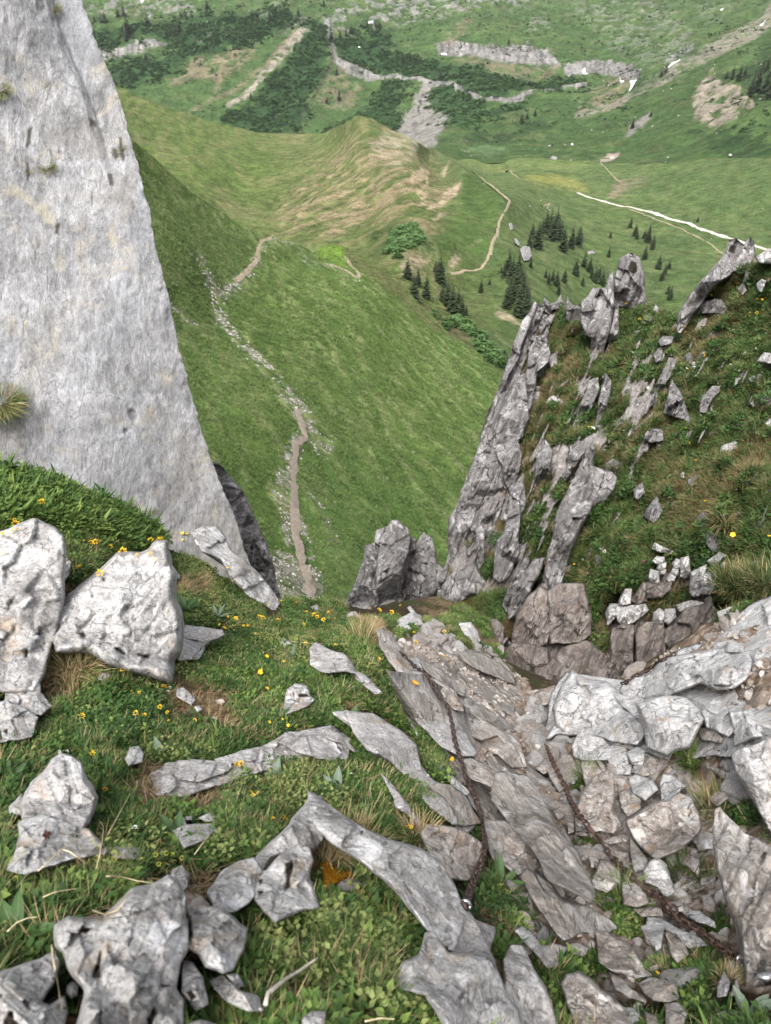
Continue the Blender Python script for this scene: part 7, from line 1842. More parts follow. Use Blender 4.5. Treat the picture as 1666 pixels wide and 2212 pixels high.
for k, p in enumerate(pts):
    o = proto if k == 0 else proto.copy()
    if k: COL.objects.link(o)
    o.data = base_st[(4, 1, 4, 3)[k % 4]]
    o.location = Vector(p + np.array([0, 0, .012]))
    o.rotation_euler = (rr.normal() * .5, rr.normal() * .5, rr.random() * 6)
    sx = .03 + .085 * rr.random() ** 1.4
    o.scale = (sx, sx * (.7 + .5 * rr.random()), sx * (.8 + .5 * rr.random()))

# ------------------------------------------------------------------ snow left below the cliffs
t = NT('old_snow')
co = t.n('ShaderNodeNewGeometry').outputs['Position']
M_SNOW = t.finish((.52, .53, .55), t.bump(t.noise(co, .3, 4, .6), .3, 1.0), .7, .2)
def drape(name, poly, patch_, lift, mat, step=1.5):
    pv = catmull(np.asarray(poly, float), step, .03, random.Random(3))
    lo, hi = pv.min(0), pv.max(0)
    gx, gy = np.meshgrid(np.arange(lo[0], hi[0], step), np.arange(lo[1], hi[1], step))
    gx, gy = gx.ravel(), gy.ravel()
    m = inside(gx, gy, pv)
    gx, gy = gx[m], gy[m]
    d, _ = seg_dist(gx, gy, pv, True)
    gx, gy = gx[d > step * .5], gy[d > step * .5]
    nb = len(pv)
    vco, _, tri, *_ = delaunay_2d_cdt([Vector(p) for p in pv] + [Vector(p) for p in zip(gx, gy)], [(i, (i + 1) % nb) for i in range(nb)], [], 1, 1e-4)
    uv = np.array([(p.x, p.y) for p in vco])
    d, _ = seg_dist(uv[:, 0], uv[:, 1], pv, True)
    p3 = patch_.at(uv[:, 0], uv[:, 1])
    p3[:, 2] += lift * np.clip(d / 2, .15, 1)
    p3[:, 1] -= lift * .8
    org = p3.mean(0)
    return add(name, mesh_np(name, p3 - org, np.array([t for t in tri if len(t) == 3])), mat, loc=org)
SNOW = [('B', [(232, 236), (265, 231), (270, 246), (238, 246)], 'small snow patch at the left end of the upper far cliff'), ('B', [(843, 300), (860, 294), (866, 311), (887, 318), (870, 326), (848, 316)], 'snow patch lying against the middle of the far cliff'),
        ('B', [(1008, 330), (1018, 343), (1036, 355), (1020, 362), (1010, 350)], 'small curved snow patch below the right part of the far cliff'), ('B', [(1048, 350), (1093, 345), (1066, 375), (1046, 398), (1058, 368)], 'forked snow patch at the right end of the far cliff'),
        ('B', [(1192, 300), (1250, 264), (1285, 248), (1252, 278), (1205, 300)], 'long thin snow streak running up the far slope'), ('B', [(1608, 114), (1642, 97), (1626, 112)], 'snow streak near the upper right corner of the photo'), ('B', [(1440, 52), (1458, 42), (1455, 52)], 'tiny snow spot high on the far right slope'),
        ('A', [(604, -4), (632, -6), (612, 17)], 'snow tongue at the top edge of the photo'), ('A', [(1583, 84), (1622, 94), (1624, 110), (1585, 106)], 'snow patch in the pale rocks at the top centre'), ('B', [(964, 684), (996, 658), (990, 680), (972, 688)], 'snow remnant in the pale hollow above the gravel road'),
        ('A', [(1545, 195), (1560, 192), (1558, 204), (1548, 203)], 'snow spot on the wooded shoulder above the dark cliff')]
for r, poly, lab in SNOW:
    pv = rg(r, poly)
    pv = pv.mean(0) + (pv - pv.mean(0)) * .8
    o = drape('snow_patch', pv, hump if pv[:, 1].mean() > 338 else far, 1.6, M_SNOW)
    tag(o, lab, 'snow patch')

# ------------------------------------------------------------------ boulders and spruces of the far slopes
def GH(u, v): return project(hump.at(u, v))[2]
def GF(u, v): return project(far.at(u, v))[2]
for r, poly, lab, D_, m, H in (('D', [(580, 95), (600, 84), (626, 88), (636, 130), (616, 152), (598, 157), (584, 125)], 'big pale boulder standing among the spruces below the ridge path', GH, M_SPIRE, 4), ('D', [(555, 55), (566, 52), (582, 78), (575, 88), (560, 75)], 'slim grey rock above the big boulder among the spruces', GH, M_SPIRE, 2),
                            ('B', [(697, 632), (710, 624), (720, 632), (712, 640)], 'boulder lying in the middle of the green basin', GH, M_SPIRE, 3), ('B', [(708, 686), (722, 672), (745, 680), (740, 692)], 'broad grey boulder on the near edge of the green basin', GH, M_SPIRE, 3),
                            ('B', [(798, 624), (806, 616), (815, 622), (810, 630)], 'small boulder right of the basin boulder', GF, M_GREY, 2), ('B', [(355, 572), (362, 566), (368, 576), (360, 582)], 'small boulder at the foot of the grey scree fan', GF, M_GREY, 2), ('B', [(1480, 670), (1490, 662), (1500, 670), (1490, 678)], 'boulder in the dark scrub on the right hillside', GH, M_GREY, 2),
                                                        ('B', [(530, 965), (545, 962), (555, 990), (540, 998)], 'pale rock below the ridge path', GH, M_SPIRE, 1.5), ('D', [(868, 112), (895, 104), (910, 118), (880, 126)], 'low grey rock on the slope between the spruces', GH, M_SPIRE, 1.5)):
    ROCK_NO += 1
    o = rock('rock' if 'rock' in lab else 'boulder', lab, poly, m, r=r, D=D_, H=H, tilt=.5, s=.9, seed=ROCK_NO, keep=False, back=4, rough=.12, chip=2.5, grow=.95, jit=.05)

M_NEEDLE = leaf_mat('spruce_needles', C(54, 66, 40), C(68, 82, 48), C(90, 102, 60), .1)
M_NEEDLE.node_tree.nodes
M_BARK = dirt_mat('spruce_bark', C(70, 58, 48), C(104, 88, 74), .3)
def spruce_mesh(seed, whorls=15):
    rr = random.Random(seed)
    m = MB()
    for w in range(whorls):
        z = .10 + .88 * (w / (whorls - 1)) ** .95
        R = .27 * (1 - z) ** .8 * rr.uniform(.8, 1.15) + .012
        nbr = max(5, int(11 * (1 - z) + 4))
        a0 = rr.uniform(0, 6.28)
        for b in range(nbr):
            if rr.random() < .12: continue
            a = a0 + b * 6.283 / nbr + rr.uniform(-.3, .3)
            m.leaf((0, 0, z + rr.uniform(-.02, .02)), a, rr.uniform(1.35, 1.75), R * rr.uniform(.65, 1.15), R * .75, rr.uniform(.2, .7), 4, fold=-.5, g0=rr.uniform(.1, .6))
    m.blade((0, 0, .93), 0, 0, .09, .02, 0, 3)
    return m.mesh('spruce_crown')
CROWNS = [spruce_mesh(s, w) for s, w in ((1, 15), (2, 13), (3, 17), (4, 14))]
for c in CROWNS: c.materials.append(M_NEEDLE)
tm = mesh_np('spruce_trunk', np.array([(math.cos(a) * r, math.sin(a) * r, z) for z, r in ((-.12, .022), (.3, .017), (.75, .008), (.99, .001)) for a in np.arange(6) * PI / 3]), np.array([(i * 6 + j, i * 6 + (j + 1) % 6, (i + 1) * 6 + (j + 1) % 6, (i + 1) * 6 + j) for i in range(3) for j in range(6)]))
tm.materials.append(M_BARK)
TREES = [('D', hump, 'dark spruce in the cluster hugging the big pale boulder', 'spruces by the big pale boulder', [(530, 195, 95), (545, 238, 110), (570, 228, 110), (560, 300, 130), (590, 330, 130), (576, 386, 140), (600, 378, 120), (524, 350, 110), (548, 330, 100), (626, 184, 46), (610, 352, 90), (512, 215, 60), (585, 262, 90)]),
         ('D', hump, 'spruce in the tall row behind the big pale boulder', 'spruces of the tall row above the boulder', [(655, 95, 105), (632, 60, 70), (720, 72, 100), (742, 70, 90), (764, 120, 100), (800, 100, 88), (830, 90, 84), (690, 40, 100), (710, 30, 95), (735, 30, 100), (840, 60, 60), (755, 60, 80), (672, 60, 80), (620, 92, 60)]),
         ('D', hump, 'spruce scattered on the slope left of the tall rock tooth', 'scattered spruces above the spires', [(820, 212, 72), (856, 182, 70), (880, 200, 60), (905, 242, 62), (935, 252, 62), (702, 255, 52), (736, 272, 64), (770, 252, 60), (746, 302, 50), (850, 262, 46), (412, 278, 56), (962, 140, 42), (920, 225, 50), (720, 245, 50), (890, 225, 50), (690, 232, 40), (450, 250, 30), (500, 200, 30)]),
         ('D', hump, 'lone spruce on the slope right of the tall rock tooth', 'spruces right of the tooth', [(1116, 152, 60), (1176, 192, 60), (1192, 242, 56), (1222, 190, 42), (1226, 322, 62), (1076, 52, 52), (1131, 75, 66), (1152, 100, 50), (1205, 215, 44), (1218, 300, 44)]),
         ('D', hump, 'tall dark spruce in the group beside the end of the ridge path', 'spruces at the end of the ridge path', [(96, 222, 84), (122, 302, 112), (176, 302, 100), (236, 246, 110), (216, 202, 56), (266, 342, 112), (287, 372, 112), (311, 392, 112), (326, 416, 100), (346, 402, 50), (246, 322, 70), (140, 250, 70), (225, 215, 70), (300, 360, 80)]),
         ('B', hump, 'small spruce near the gravel road', 'spruces near the gravel road', [(1056, 986, 44), (1076, 1022, 44), (1130, 1052, 66), (970, 1030, 36), (1346, 966, 26), (1062, 966, 26), (1115, 1040, 40), (1150, 1085, 40), (1084, 1040, 36)]),
         ('A', far, 'dark conifer on the wooded terraces across the valley', 'conifers across the valley', [(410, 98, 30), (456, 102, 46), (512, 78, 36), (536, 74, 42), (556, 152, 78), (776, 132, 42), (896, 36, 44), (1090, 78, 32), (1166, 90, 46), (1290, 66, 36), (496, 362, 42), (1086, 432, 32), (1432, 182, 62), (1520, 142, 42), (1496, 152, 32), (1412, 442, 32), (1466, 432, 44), (760, 152, 42), (640, 112, 50), (374, 98, 24), (440, 98, 30), (548, 175, 40), (1455, 320, 30), (1640, 120, 34), (1470, 165, 34), (720, 160, 30), (630, 260, 36), (850, 170, 26), (1400, 30, 30)]),
         ('B', far, 'conifer on the steep right hillside or the shelf below the far cliff', 'conifers of the right hillside', [(1640, 402, 100), (1600, 402, 90), (1572, 422, 72), (1522, 362, 62), (1492, 362, 50), (1620, 332, 60), (1642, 322, 60), (1210, 312, 44), (590, 532, 46), (612, 512, 32), (646, 502, 30), (1146, 502, 32), (1066, 552, 42), (106, 272, 42), (236, 342, 42), (76, 272, 42), (1655, 430, 90), (1585, 380, 60), (1545, 350, 50), (1610, 370, 70), (1470, 350, 40), (532, 190, 26), (90, 300, 36), (690, 160, 20), (1190, 330, 30), (585, 520, 30)])]
rt = random.Random(8)
_ON = 'first second third fourth fifth sixth seventh eighth ninth tenth eleventh twelfth thirteenth fourteenth fifteenth sixteenth seventeenth eighteenth nineteenth twentieth'.split()
def nth(k): return _ON[k] if k < 20 else 'twenty ' + _ON[k - 20] if k < 29 else 'last'
proto = empty('spruce_tree', (0, 0, 0))
pc_ = add('crown', CROWNS[0], parent=proto)
pt_ = add('trunk', tm, parent=proto)
first = True
for r, patch_, lab, grp, lst in TREES:
    for ti, (x, y, hp) in enumerate(sorted(lst)):
        u, v = rg(r, [(x, y)])[0]
        pa = hump if (v > 345 and patch_ is far) else patch_
        p = pa.at(np.array([u]), np.array([v]))[0]
        d = float(project(p)[2])
        H = hp * REG[r][2] / FPX * d / .86
        if first:
            o, c, tk = proto, pc_, pt_
            first = False
        else:
            o, c, tk = proto.copy(), pc_.copy(), pt_.copy()
            for q in (o, c, tk): COL.objects.link(q)
            c.parent = o
            tk.parent = o
        c.data = CROWNS[rt.randrange(4)]
        o.location = Vector(p - np.array([0, 0, H * .03]))
        o.scale = (H * rt.uniform(.95, 1.3), H * rt.uniform(.95, 1.3), H)
        o.rotation_euler = (0, 0, rt.uniform(0, 6.28))
        tag(o, nth(ti) + ' from the left of the ' + grp, 'tree', grp)

# ------------------------------------------------------------------ broad-leaved plants, each leaf its own
def plain_leaf_mat(name, a, b, vein, trans=.25, rough=.5):
    t = NT(name)
    co = t.n('ShaderNodeTexCoord').outputs['Object']
    g = t.attr('g').outputs['Fac']
    n = t.noise(co, 60, 4, .6)
    col = t.ramp(n, [(.3, a), (.7, b)])
    col = t.mix(t.ramp(g, [(.50, 1), (.53, 0)]), col, vein)
    bs = t.n('ShaderNodeBsdfPrincipled', {'Base Color': col, 'Roughness': rough, 'Specular IOR Level': .3, 'Normal': t.bump(n, .3, .004)})
    tr = t.n('ShaderNodeBsdfTranslucent', {'Color': col})
    mx = t.n('ShaderNodeMixShader', {0: trans, 1: bs.outputs[0], 2: tr.outputs[0]})
    t.n('ShaderNodeOutputMaterial', {'Surface': mx.outputs[0]})
    return t.m
M_BROAD = plain_leaf_mat('broad_leaf', CG(68, 104, 52), CG(94, 132, 66), CG(130, 158, 96))
M_SILVER = plain_leaf_mat('silver_leaf', CG(122, 146, 122), CG(150, 170, 146), CG(178, 192, 172))
M_DARKLEAF = plain_leaf_mat('dark_leaf', CG(52, 88, 44), CG(74, 114, 56), CG(108, 140, 80))
M_RED = plain_leaf_mat('red_leaf', C(72, 44, 42), C(96, 58, 54), C(110, 84, 74))
def big_leaf(w, curl, n=7):
    m = MB()
    pr = [.16, .55, .86, 1.0, .86, .5, .03]
    p = np.array([0., 0, 0])
    ang = .0
    for i in range(n):
        for k, s in enumerate((-1, -.5, 0, .5, 1)):
            m.v.append((p[0], s * w * .5 * pr[i], p[2] + abs(s) * w * .16 * pr[i]))
            m.g.append(.5 + abs(s) * .4)
        p = p + np.array([math.cos(ang), 0, math.sin(ang)]) / (n - 1)
        ang -= curl / (n - 1)
    for i in range(n - 1):
        for k in range(4):
            a = i * 5 + k
            m.f.append((a, a + 1, a + 6, a + 5))
    return m.mesh('leaf')
LEAFS = {(w, c, mt.name): None for w in () for c in () for mt in ()}
def leaf_obj(parent, w, curl, mat, yaw, pitch, L, off=(0, 0, 0)):
    k = (w, curl, mat.name)
    if k not in LEAFS:
        LEAFS[k] = big_leaf(w, curl)
        LEAFS[k].materials.append(mat)
    o = bpy.data.objects.new('leaf', LEAFS[k])
    COL.objects.link(o)
    o.parent = parent
    o.rotation_euler = (0, -pitch, yaw)
    o.scale = (L, L, L)
    o.location = off
    return o
def stand(u, v, lift=.0):
    h, _ = first_hit_ground(u, v)
    return h
def first_hit_ground(u, v):
    p = P(float(u), float(v), 1.0)
    d = Vector([float(c) for c in (p - CAM)]).normalized()
    ev = GROUND.evaluated_get(DG)
    ok_, loc_, nor_, _ = ev.ray_cast(Vector(CAM), d)
    if not ok_:
        ok_, loc_, nor_, _ = SLOPE.evaluated_get(DG).ray_cast(Vector(CAM), d)
    return (np.array(loc_), np.array(nor_)) if ok_ else (P(u, v, float(GD(u, v))), None)
PLANTS = [('H', (95, 250), 15, .085, .26, .5, M_DARKLEAF, 'dark green rosette of long leaves left of the pyramid boulder', (.25, 1.0)), ('I', (125, 210), 9, .075, .36, .5, M_SILVER, 'silvery star shaped rosette in the centre of the grass', (.3, 1.0)), ('I', (520, 300), 4, .09, .34, .4, M_SILVER, 'pair of upright silvery leaves right of the star shaped rosette', (.8, 1.3)),
          ('E', (930, 1370), 8, .12, .34, .6, M_SILVER, 'blue green broad leaves at the foot of the large pale boulder', (.5, 1.2)), ('E', (1215, 950), 9, .12, .3, .6, M_DARKLEAF, 'leafy plant in the shade right of the large pale boulder', (.2, 1.1)), ('E', (1410, 1010), 6, .11, .25, .5, M_SILVER, 'grey green narrow leaves below the pale ridge rock', (.3, 1.0)),
          ('F', (235, 1115), 3, .12, .2, .3, M_SILVER, 'single upright grey leaf on the leafy slope', (1.2, 1.5)), ('H', (1060, 60), 3, .085, .34, .3, M_SILVER, 'upright silvery leaf at the left end of the low ledge', (.9, 1.4)), ('H', (1170, 600), 6, .085, .3, .5, M_DARKLEAF, 'glossy dark leaves beside the rock half covered by leaves', (.4, 1.3)),
          ('H', (150, 1230), 5, .085, .28, .6, M_BROAD, 'big soft leaf pointing up at the lower left edge', (.3, .9)), ('H', (660, 380), 7, .12, .16, .5, M_DARKLEAF, 'tuft of narrow upright leaves right of the pyramid boulder', (1.0, 1.4)), ('J', (1500, 1760), 10, .10, .36, .5, M_SILVER, 'silvery rosette in the bottom right corner', (.2, .9)),
          ('I', (1580, 900), 14, .11, .2, .7, M_BROAD, 'clump of long green leaves right of the hanging chain end', (.3, 1.2)), ('F', (1000, 1310), 6, .12, .24, .5, M_BROAD, 'leaves around the stem of the orange flower', (.4, 1.2)), ('F', (110, 1500), 8, .11, .3, .5, M_DARKLEAF, 'low rosette left of the rounded grey slab', (.2, .9)), ('F', (600, 1540), 4, .10, .36, .4, M_BROAD, 'broad leaf standing at the left end of the big smooth boulder', (.7, 1.3)),
          ('H', (330, 570), 14, .014, .5, .5, M_RED, 'dark red fleshy plant growing on the broad pale rock', (.2, 1.3)), ('H', (1340, 640), 5, .09, .3, .5, M_BROAD, 'green leaves above the black gap of the corner rocks', (.5, 1.2)), ('E', (70, 60), 8, .14, .2, .5, M_BROAD, 'leafy shoot against the cliff at the left edge', (.6, 1.4)), ('E', (680, 200), 4, .12, .22, .4, M_DARKLEAF, 'single dark leaf against the foot of the cliff', (.9, 1.4)),
          ('H', (20, 560), 12, .035, .6, .5, M_BROAD, 'bright green leafy clump at the left edge below the dark rosette', (.3, 1.2)), ('H', (250, 1330), 14, .035, .6, .5, M_BROAD, 'bright small leaved clump above the corner rock', (.3, 1.3)), ('I', (880, 1330), 12, .04, .6, .5, M_BROAD, 'small leaved plant left of the broad pale boulder', (.4, 1.2))]
rp = random.Random(77)
for r, (x, y), nl, L, w, curl, mat, lab, (p0, p1) in PLANTS:
    u, v = rg(r, [(x, y)])[0]
    h, _ = first_hit(u, v)
    gh, _ = first_hit_ground(u, v)
    b = gh if r != 'H' or x != 330 else P(u, v, float(project(h)[2]))
    root = empty('leafy_plant', b + np.array([0, -.01, .01]), lab, 'plant')
    a0 = rp.uniform(0, 6.28)
    for k in range(nl):
        leaf_obj(root, w, curl, mat, a0 + k * 2.4 + rp.uniform(-.3, .3), rp.uniform(p0, p1) * (1 if k < nl * .6 else .9), L * rp.uniform(.7, 1.1), (0, 0, rp.uniform(0, .01)))

t = NT('orange_moss')
co = t.n('ShaderNodeNewGeometry').outputs['Position']
n = t.noise(co, 120, 5, .7)
M_MOSS = t.finish(t.ramp(n, [(.35, C(110, 66, 16)), (.5, C(178, 120, 20)), (.65, C(206, 156, 40))]), t.bump(n, 1.0, .02), .95, .05)
rock('moss_cushion', 'golden orange moss under the dry grass of the white peaked ridge', [(415, 760), (470, 740), (540, 800), (600, 795), (625, 835), (560, 850), (510, 880), (500, 940), (460, 960), (430, 900), (440, 830)], M_MOSS, r='I', H=.03, tilt=.7, eps=.13, chip=.3, facets=2, cat='moss', keep=False, seed=999)
# ------------------------------------------------------------------ flowers
def flat_mat(name, c, rough=.6, trans=.3):
    t = NT(name)
    co = t.n('ShaderNodeTexCoord').outputs['Object']
    n = t.noise(co, 200, 3, .6)
    col = t.mix(1.0, tuple(c), t.ramp(n, [(.3, .8), (.7, 1.1)]), 'MULTIPLY')
    b = t.n('ShaderNodeBsdfPrincipled', {'Base Color': col, 'Roughness': rough})
    tr = t.n('ShaderNodeBsdfTranslucent', {'Color': col})
    mx = t.n('ShaderNodeMixShader', {0: trans, 1: b.outputs[0], 2: tr.outputs[0]})
    t.n('ShaderNodeOutputMaterial', {'Surface': mx.outputs[0]})
    return t.m
M_YEL, M_ORA, M_WHT, M_STEM, M_LIME, M_PINK = flat_mat('yellow_petal', (.78, .50, .02)), flat_mat('orange_petal', (.80, .36, .015)), flat_mat('white_petal', (.75, .75, .70)), flat_mat('flower_stem', CG(120, 140, 70)), flat_mat('lime_petal', (.42, .45, .06)), flat_mat('pink_petal', (.5, .12, .32))
def cluster_mesh(nm, seed, n, ll=.55, ww=.5):
    rr = random.Random(seed)
    m = MB()
    for k in range(n):
        a = k * 2.4
        z = 1 - 1.1 * (k + .5) / n
        q = math.sqrt(max(0, 1 - z * z))
        m.leaf((q * math.cos(a) * .5, q * math.sin(a) * .5, z * .4), a, .2 + 1.2 * (1 - z), ll * rr.uniform(.8, 1.2), ww, .6, 4, fold=.3)
    return m.mesh(nm)
def petals_mesh(nm, n, ww):
    m = MB()
    for k in range(n):
        a = k * 6.283 / n
        m.leaf((.08 * math.cos(a), .08 * math.sin(a), 0), a, 1.25, .95, ww, -.25, 5, fold=.1)
    return m.mesh(nm)
ME_VETCH = [cluster_mesh('bloom', 3 + k, 13) for k in range(2)]
ME_BUTTER, ME_ARNICA, ME_LIME = petals_mesh('bloom', 5, .95), petals_mesh('bloom', 14, .34), cluster_mesh('bloom', 9, 16, .35, .3)
ME_CENTRE = cluster_mesh('centre', 11, 14, .5, .4)
def with_mat(me, m):
    me = me.copy()
    me.materials.clear()
    me.materials.append(m)
    return me
BL = {'v': [with_mat(m, M_YEL) for m in ME_VETCH], 'o': [with_mat(m, M_ORA) for m in ME_VETCH], 'b': [with_mat(ME_BUTTER, M_YEL)], 'a': [with_mat(ME_ARNICA, M_ORA)], 'w': [with_mat(ME_BUTTER, M_WHT), with_mat(ME_VETCH[0], M_WHT)], 'l': [with_mat(ME_LIME, M_LIME)], 'p': [with_mat(ME_VETCH[1], M_PINK)]}
ME_C = with_mat(ME_CENTRE, M_ORA)
m = MB()
m.blade((0, 0, 0), 0, 0, 1.0, .05, .12, 4)
m.blade((0, 0, 0), 1.57, 0, 1.0, .05, 0, 4)
ME_STEM = with_mat(m.mesh('stem'), M_STEM)
bpy.context.view_layer.update()
FL = [('E', 'v', 'yellow vetch flowers on top of the tall left boulder', [(100, 385, 22), (85, 430, 16), (115, 425, 16), (30, 450, 20), (5, 455, 12), (95, 360, 12), (30, 575, 13)]), ('E', 'v', 'yellow flower heads leaning over the large pale boulder', [(797, 565, 26), (975, 495, 20), (1037, 492, 27), (975, 580, 15), (1000, 615, 12), (890, 588, 13)]),
      ('E', 'v', 'yellow flowers in the grass between the two big left boulders', [(515, 668, 22), (648, 706, 22), (590, 505, 15), (620, 500, 16), (650, 500, 10), (715, 532, 14), (545, 495, 8)]), ('E', 'v', 'yellow flower near the leafy shoots at the cliff foot', [(270, 240, 18), (255, 238, 10)]), ('E', 'b', 'yellow buttercups against the foot of the cliff', [(1183, 447, 11), (1210, 452, 11), (1185, 490, 8)]),
      ('E', 'b', 'yellow flowers along the pale ridge rock', [(1475, 672, 10), (1508, 762, 12), (1528, 1000, 16), (1480, 985, 8), (1455, 1062, 16), (1425, 1035, 8), (1500, 1050, 8), (1655, 1100, 12), (1580, 1045, 9), (1605, 1045, 8)]), ('E', 'v', 'yellow flowers in front of the large pale boulder', [(795, 1328, 14), (825, 1330, 15), (1062, 1447, 22), (905, 1480, 12), (855, 1468, 8), (1037, 1570, 14), (1085, 1605, 10), (1092, 1668, 16), (1262, 1658, 13), (528, 1630, 20), (880, 1610, 16), (935, 1625, 14), (605, 1862, 14)]),
      ('E', 'w', 'white flowers by bare earth in front of the large boulder', [(1100, 1445, 9), (1098, 1472, 9), (1085, 1470, 7), (435, 1858, 9), (385, 1862, 9)]),
      ('F', 'v', 'yellow flowers along the grassy brow above the gully', [(15, 830, 18), (40, 832, 14), (135, 848, 14), (155, 725, 10), (75, 745, 9), (250, 733, 7), (318, 795, 13), (375, 812, 18), (390, 825, 12), (465, 800, 13), (432, 842, 12), (300, 875, 14), (508, 1012, 15), (318, 1000, 14), (580, 938, 8), (790, 1098, 12)]), ('F', 'b', 'yellow flowers in the leafy slope left of the smooth slab', [(20, 1185, 16), (30, 1170, 10), (62, 1082, 13), (175, 1117, 12), (65, 1290, 12), (165, 1490, 8), (203, 1528, 10), (80, 1508, 10)]),
      ('F', 'v', 'yellow flowers on the far grassy ledge', [(735, 770, 8), (790, 780, 12), (800, 785, 8), (873, 795, 14), (850, 740, 7), (930, 752, 7), (1018, 930, 12), (1030, 995, 14), (855, 925, 8), (1215, 918, 10), (1205, 1082, 14), (1272, 1005, 8), (960, 970, 8)]), ('F', 'w', 'white flower on the far grassy ledge', [(770, 830, 10), (1065, 685, 7), (738, 1088, 7)]),
      ('H', 'v', 'yellow flower group right of the low grey ledge', [(1535, 105, 16), (1565, 100, 18), (1550, 115, 12), (1625, 290, 14), (1640, 305, 12), (600, 38, 16)]), ('H', 'o', 'small orange flower in front of the bare dry earth', [(680, 268, 15)]), ('H', 'l', 'lime green flower heads above the corner rock', [(1010, 690, 17), (1080, 680, 17), (1115, 690, 18), (1140, 680, 15), (1180, 712, 16), (1030, 750, 17), (1130, 740, 15), (920, 725, 22), (740, 720, 18), (760, 745, 14), (885, 885, 24), (80, 720, 18), (110, 722, 16), (150, 680, 18), (100, 845, 18), (600, 610, 14), (635, 640, 14)]),
      ('H', 'w', 'white flower in the grass right of the pyramid boulder', [(872, 515, 16)]), ('I', 'v', 'yellow flowers left of the white peak', [(103, 458, 13), (170, 445, 14), (185, 468, 16), (10, 290, 12)]), ('I', 'v', 'yellow flower at the right of the long white ridge', [(985, 510, 14), (1000, 512, 10)]), ('I', 'b', 'yellow flower by the left chain', [(1267, 73, 15)]), ('I', 'w', 'pale pink flower head near the upright silvery leaves', [(610, 172, 14), (1108, 180, 9)]),
      ('F', 'a', 'single orange daisy like flower in front of the warm white rock', [(1022, 1258, 24)]), ('J', 'b', 'yellow buttercup low in the gully', [(930, 1460, 14)]), ('D', 'v', 'yellow flowers near the right skyline', [(1410, 285, 5), (1405, 300, 6), (1425, 270, 5), (1607, 317, 6), (1625, 320, 7), (1640, 312, 5), (1575, 375, 5), (1605, 375, 6), (1570, 390, 4), (1555, 390, 4), (1540, 310, 4)]), ('D', 'v', 'yellow flowers in the saddle right of the tall tooth', [(1290, 437, 6), (1298, 447, 5), (1293, 460, 6), (1308, 458, 4), (1097, 403, 5), (1040, 335, 4)]),
      ('D', 'w', 'white flower dotted over the right slope', [(1120, 370, 5), (1097, 440, 6), (1110, 420, 4), (1065, 548, 7), (1090, 775, 6), (1330, 595, 6), (1335, 610, 6), (1300, 615, 4), (1600, 530, 5), (1500, 450, 4), (1640, 465, 5), (1350, 435, 4), (900, 875, 7), (890, 870, 5), (1030, 885, 5), (985, 997, 7), (945, 970, 5), (940, 940, 5), (1135, 700, 5), (1490, 600, 6)]), ('D', 'v', 'yellow flower in the middle of the right slope', [(875, 868, 5), (1300, 875, 5), (1312, 937, 5), (1340, 1012, 5), (810, 1040, 5), (1310, 620, 5), (1375, 550, 4), (1380, 560, 4), (1350, 590, 4), (935, 600, 5), (1385, 1190, 5), (1545, 930, 5)]),
      ('G', 'w', 'white flower in the hanging grass above the wall', [(585, 480, 10), (560, 468, 8), (475, 628, 7), (260, 630, 7), (445, 535, 6), (665, 130, 6)]), ('G', 'b', 'yellow flower at the right end of the slope', [(1418, 375, 16), (1655, 385, 12), (1240, 155, 10), (670, 30, 6), (390, 565, 6)]), ('G', 'p', 'pink flower beside the rubble chute', [(838, 548, 12)])]
fp = empty('flower', (0, 0, 0))
fb = add('bloom', BL['v'][0], parent=fp)
fs = add('stem', ME_STEM, parent=fp)
first = True
for r, kind, lab, lst in FL:
    for fi, (x, y, rad) in enumerate(sorted(lst)):
        u, v = rg(r, [(x, y)])[0]
        h, _ = first_hit(u, v)
        if h is None: continue
        d = float(project(h)[2]) - .03
        p = P(u, v, d)
        R = max(rad * REG[r][2] / FPX * d * 1.25, .005)
        hh = max(.05, min(.14, 3.0 * R))
        if first:
            o, b, s_ = fp, fb, fs
            first = False
        else:
            o, b, s_ = fp.copy(), fb.copy(), fs.copy()
            for q in (o, b, s_): COL.objects.link(q)
            b.parent = o
            s_.parent = o
        o.location = Vector(p - np.array([0, 0, hh]))
        b.data = rp.choice(BL[kind])
        b.location = (0, 0, hh)
        b.scale = (R, R, R)
        b.rotation_euler = (rp.uniform(.2, .8), rp.uniform(-.3, .3), rp.uniform(0, 6))
        s_.scale = (max(R * .5, hh * .4), max(R * .5, hh * .4), hh)
        tag(o, nth(fi) + ' from left of ' + lab if len(lst) > 1 else lab, 'flower', lab if len(lst) > 1 else None)
        if kind == 'a':
            c = add('centre', ME_C, parent=o)
            c.location = (0, -.004, hh + .003)
            c.scale = (R * .35,) * 3

